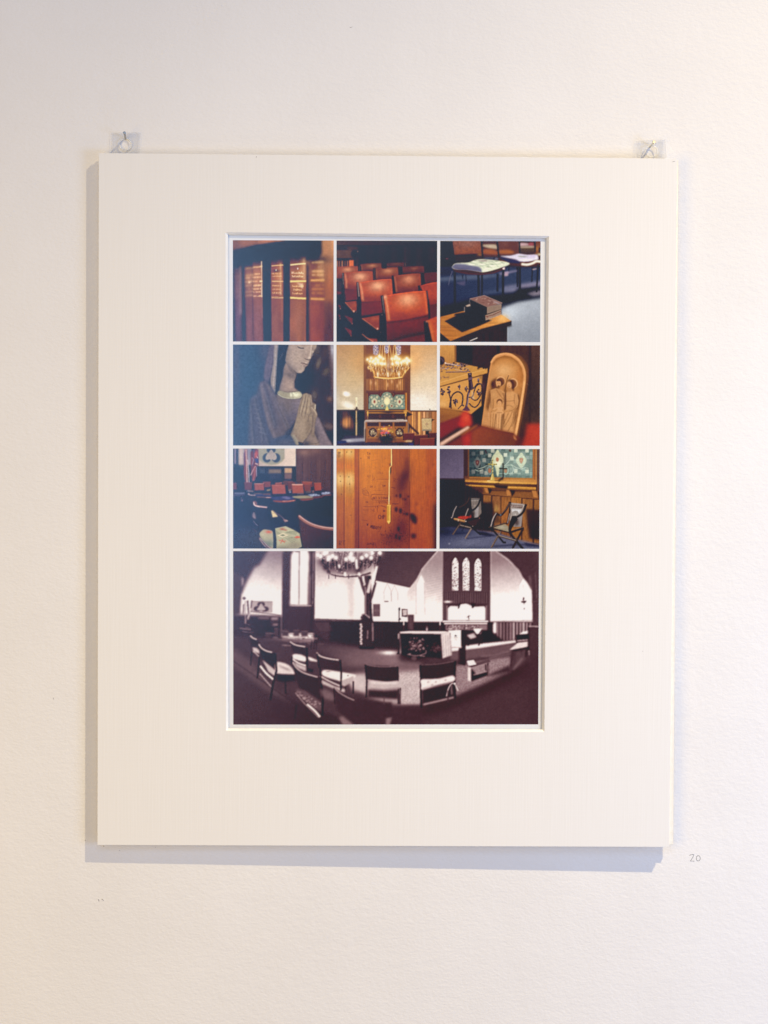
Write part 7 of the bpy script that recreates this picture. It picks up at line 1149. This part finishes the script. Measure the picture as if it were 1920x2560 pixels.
# print sheet, turned a third of a degree in its window
PY = .0032; PW, PH = .27130, .42845; SC = 1.0025; rot = math.radians(.30); ccx, ccz = -.0189, .0235
pcx, pcz = ccx+(.00005-ccx)*SC, ccz+(.01693-ccz)*SC
def P2(u, v, y=PY):                                     # u right, v down from the top left corner of the printed area, metres
    a, b = (u-PW/2)*SC, (PH/2-v)*SC
    return (pcx+a*math.cos(rot)-b*math.sin(rot), y, pcz+a*math.sin(rot)+b*math.cos(rot)+Zo)
mg_ = .014
bm = bmesh.new(); q = ((-mg_, -mg_), (PW+mg_, -mg_), (PW+mg_, PH+mg_), (-mg_, PH+mg_))
f_ = [bm.verts.new(P2(u, v)) for u, v in q]; b_ = [bm.verts.new(P2(u, v, PY+.0005)) for u, v in q]
bm.faces.new(f_); bm.faces.new(b_[::-1])
for i in range(4): bm.faces.new((f_[i], b_[i], b_[(i+1) % 4], f_[(i+1) % 4]))
bmesh.ops.recalc_face_normals(bm, faces=bm.faces); sheet = obj('print_sheet', bm, mp_, root)
def photograph(img, u0, v0, w, h, label):
    ny, nx = img.shape[:2]; lin = srgb2lin(img); lin = np.clip((lin-.027)*GAIN, .0015, .9)
    N = (nx+1)*(ny+1)
    us = np.linspace(u0, u0+w, nx+1); vv = np.linspace(v0, v0+h, ny+1); U, V = np.meshgrid(us, vv)
    a, b = (U-PW/2)*SC, (PH/2-V)*SC
    co_ = np.stack([pcx+a*math.cos(rot)-b*math.sin(rot), np.full_like(a, PY-.00012), pcz+a*math.sin(rot)+b*math.cos(rot)+Zo], -1).reshape(-1, 3)
    i = np.arange(ny)[:, None]*(nx+1)+np.arange(nx)[None, :]
    fc = np.stack([i+nx+1, i+nx+2, i+1, i], -1).reshape(-1, 4)
    me = bpy.data.meshes.new('photograph'); me.vertices.add(N); me.vertices.foreach_set('co', co_.ravel())
    me.loops.add(fc.size); me.loops.foreach_set('vertex_index', fc.ravel().astype(np.int32)); me.polygons.add(len(fc)); me.polygons.foreach_set('loop_start', (np.arange(len(fc))*4).astype(np.int32)); me.update(calc_edges=True); me.validate()
    pad = np.pad(lin, ((1, 1), (1, 1), (0, 0)), mode='edge'); vc = (pad[:-1, :-1]+pad[1:, :-1]+pad[:-1, 1:]+pad[1:, 1:])/4
    ca = me.color_attributes.new('print', 'FLOAT_COLOR', 'POINT'); ca.data.foreach_set('color', np.concatenate([vc, np.ones((ny+1, nx+1, 1))], -1).astype(np.float32).ravel())
    me.materials.append(mi.m); o = bpy.data.objects.new('photograph', me); C.objects.link(o); o.parent = sheet; o['label'] = label
GAIN = 1.15
cw, c2, c3 = .0887, .0913, .1827; r2, r3, r4 = .09165, .18330, .27400
for fn, u, v, w, h, lab in ((pic_books, 0, 0, cw, .0889, 'photograph of old leather prayer books with gilt spines'), (pic_red_chairs, c2, 0, cw, .0889, 'photograph of rows of red padded chairs'), (pic_cushion, c3, 0, cw-.0001, .0887, 'photograph of a tufted cushion on a chair behind two stacked books'),
        (pic_statue, 0, r2, cw, .0889, 'photograph of a carved praying woman'), (pic_altar, c2, r2, cw, .0889, 'photograph of an altar under a lit chandelier'), (pic_casket, c3, r2, cw-.0001, .0887, 'photograph of an iron-bound casket and carved family group in an arch'),
        (pic_hall, 0, r3, cw, .0884, 'photograph of chairs before flags and a crest'), (pic_door, c2, r3, cw, .0884, 'photograph of a scratched orange wooden door with a brass pull on a cord'), (pic_chancel, c3, r3, cw-.0001, .0884, 'photograph of two folding chairs below a green mosaic'),
        (pic_nave, 0, r4, .2710, .1541, 'wide sepia photograph of the whole church interior')): photograph(fn(), u, v, w, h, lab)

# ---------------------------------------------------------------- clear plastic hanging tabs with a round hole, glued behind the mat
def tab(pts, hole, r, y_top, y_bot, zb):
    """pts: TL, TR of the visible corner points and the lower corners (x, z); sheet leans from the board back to the wall"""
    zt = max(p[1] for p in pts)
    def Y(z): t = (z-zb)/(zt-zb); return y_bot+(y_top-y_bot)*t
    N = 40; bm = bmesh.new(); ang = [2*math.pi*i/N for i in range(N)]
    per = []
    for a in ang:                                        # ray from the hole centre to the outline
        d = (math.cos(a), math.sin(a)); best = 9
        for i in range(4):
            (x1, z1), (x2, z2) = pts[i], pts[(i+1) % 4]; ex, ez = x2-x1, z2-z1; den = d[0]*ez-d[1]*ex
            if abs(den) < 1e-12: continue
            t = ((x1-hole[0])*ez-(z1-hole[1])*ex)/den; s_ = ((x1-hole[0])*d[1]-(z1-hole[1])*d[0])/den
            if t > 0 and -1e-6 <= s_ <= 1+1e-6: best = min(best, t)
        per.append([hole[0]+d[0]*best, hole[1]+d[1]*best])
    for c in pts:                                        # snap the nearest samples to the true corners
        k = min(range(N), key=lambda i: (per[i][0]-c[0])**2+(per[i][1]-c[1])**2); per[k] = list(c)
    ho = [(hole[0]+r*math.cos(a), hole[1]+r*math.sin(a)) for a in ang]; t_ = .0004
    R = [[bm.verts.new((x, Y(z)+dy, z+Zo)) for x, z in ring] for ring, dy in ((per, 0), (ho, 0), (ho, t_), (per, t_))]
    for a, b in ((0, 1), (1, 2), (2, 3), (3, 0)):
        for i in range(N): bm.faces.new((R[a][i], R[a][(i+1) % N], R[b][(i+1) % N], R[b][i]))
    bmesh.ops.recalc_face_normals(bm, faces=bm.faces); rimset = set(v for v in R[0]+R[3])
    for f in bm.faces:
        if all(v in rimset for v in f.verts): f.material_index = 1
    o = obj('hanging_tab', bm, mpl, root); o.data.materials.append(mlip.m)
    bm = bmesh.new(); M8 = 8; V = []                     # moulded lip round the hole
    for a in ang:
        row = []
        for j in range(M8):
            b = 2*math.pi*j/M8; rr = r+.0002+.00050*math.cos(b); x, z = hole[0]+rr*math.cos(a), hole[1]+rr*math.sin(a)
            row.append(bm.verts.new((x, Y(z)+t_/2+.00038*math.sin(b), z+Zo)))
        V.append(row)
    for i in range(N):
        for j in range(M8): bm.faces.new((V[i][j], V[(i+1) % N][j], V[(i+1) % N][(j+1) % M8], V[i][(j+1) % M8]))
    for f in bm.faces: f.smooth = True
    bmesh.ops.recalc_face_normals(bm, faces=bm.faces); obj('hole_lip', bm, mlip, o)
tab([(-.2452, .3254), (-.2196, .3258), (-.2222, .2880), (-.2452, .2880)], (-.2329, .3152), .0050, .0088, .0068, .288)
tab([(.2207, .3236), (.2464, .3250), (.2476, .2860), (.2207, .2860)], (.2339, .3142), .0051, .0124, .0068, .286)

# ---------------------------------------------------------------- nails
def nail(base, head, r, rh, mat, label):
    a, b = Vector(base), Vector(head); d = (b-a); Ln = d.length; d.normalize()
    root_n = empty('nail', base, label=label, cat='nail', group='nails holding the mat tabs')
    up = d.orthogonal().normalized(); sd = d.cross(up)
    def turned(prof):
        bm = bmesh.new(); N = 16; R = []
        for t, rr in prof: R.append([bm.verts.new(d*t+(up*math.cos(2*math.pi*i/N)+sd*math.sin(2*math.pi*i/N))*rr) for i in range(N)])
        for k in range(len(R)-1):
            for i in range(N): f = bm.faces.new((R[k][i], R[k][(i+1) % N], R[k+1][(i+1) % N], R[k+1][i])); f.smooth = True
        bm.faces.new(R[0][::-1]); bm.faces.new(R[-1]); bmesh.ops.recalc_face_normals(bm, faces=bm.faces); return bm
    obj('shank', turned([(-.006, r*.9), (0, r), (Ln-.0012, r), (Ln-.0008, r*1.15)]), mat, root_n)
    obj('head', turned([(Ln-.0009, r*1.1), (Ln-.0005, rh*.93), (Ln-.0002, rh), (Ln+.0002, rh), (Ln+.0004, rh*.8)]), mat, root_n)
nail((-.2329, wall_y(-.2329)+.0005, .3203), (-.2317, -.0032, .3228), .00080, .00135, ms, 'dull grey steel nail through the plastic tab at the left end of the mat')
nail((.2333, wall_y(.2333)+.0005, .3187), (.2346, .0030, .3206), .00080, .00165, mbr, 'bright pale nail through the plastic tab at the right end of the mat')
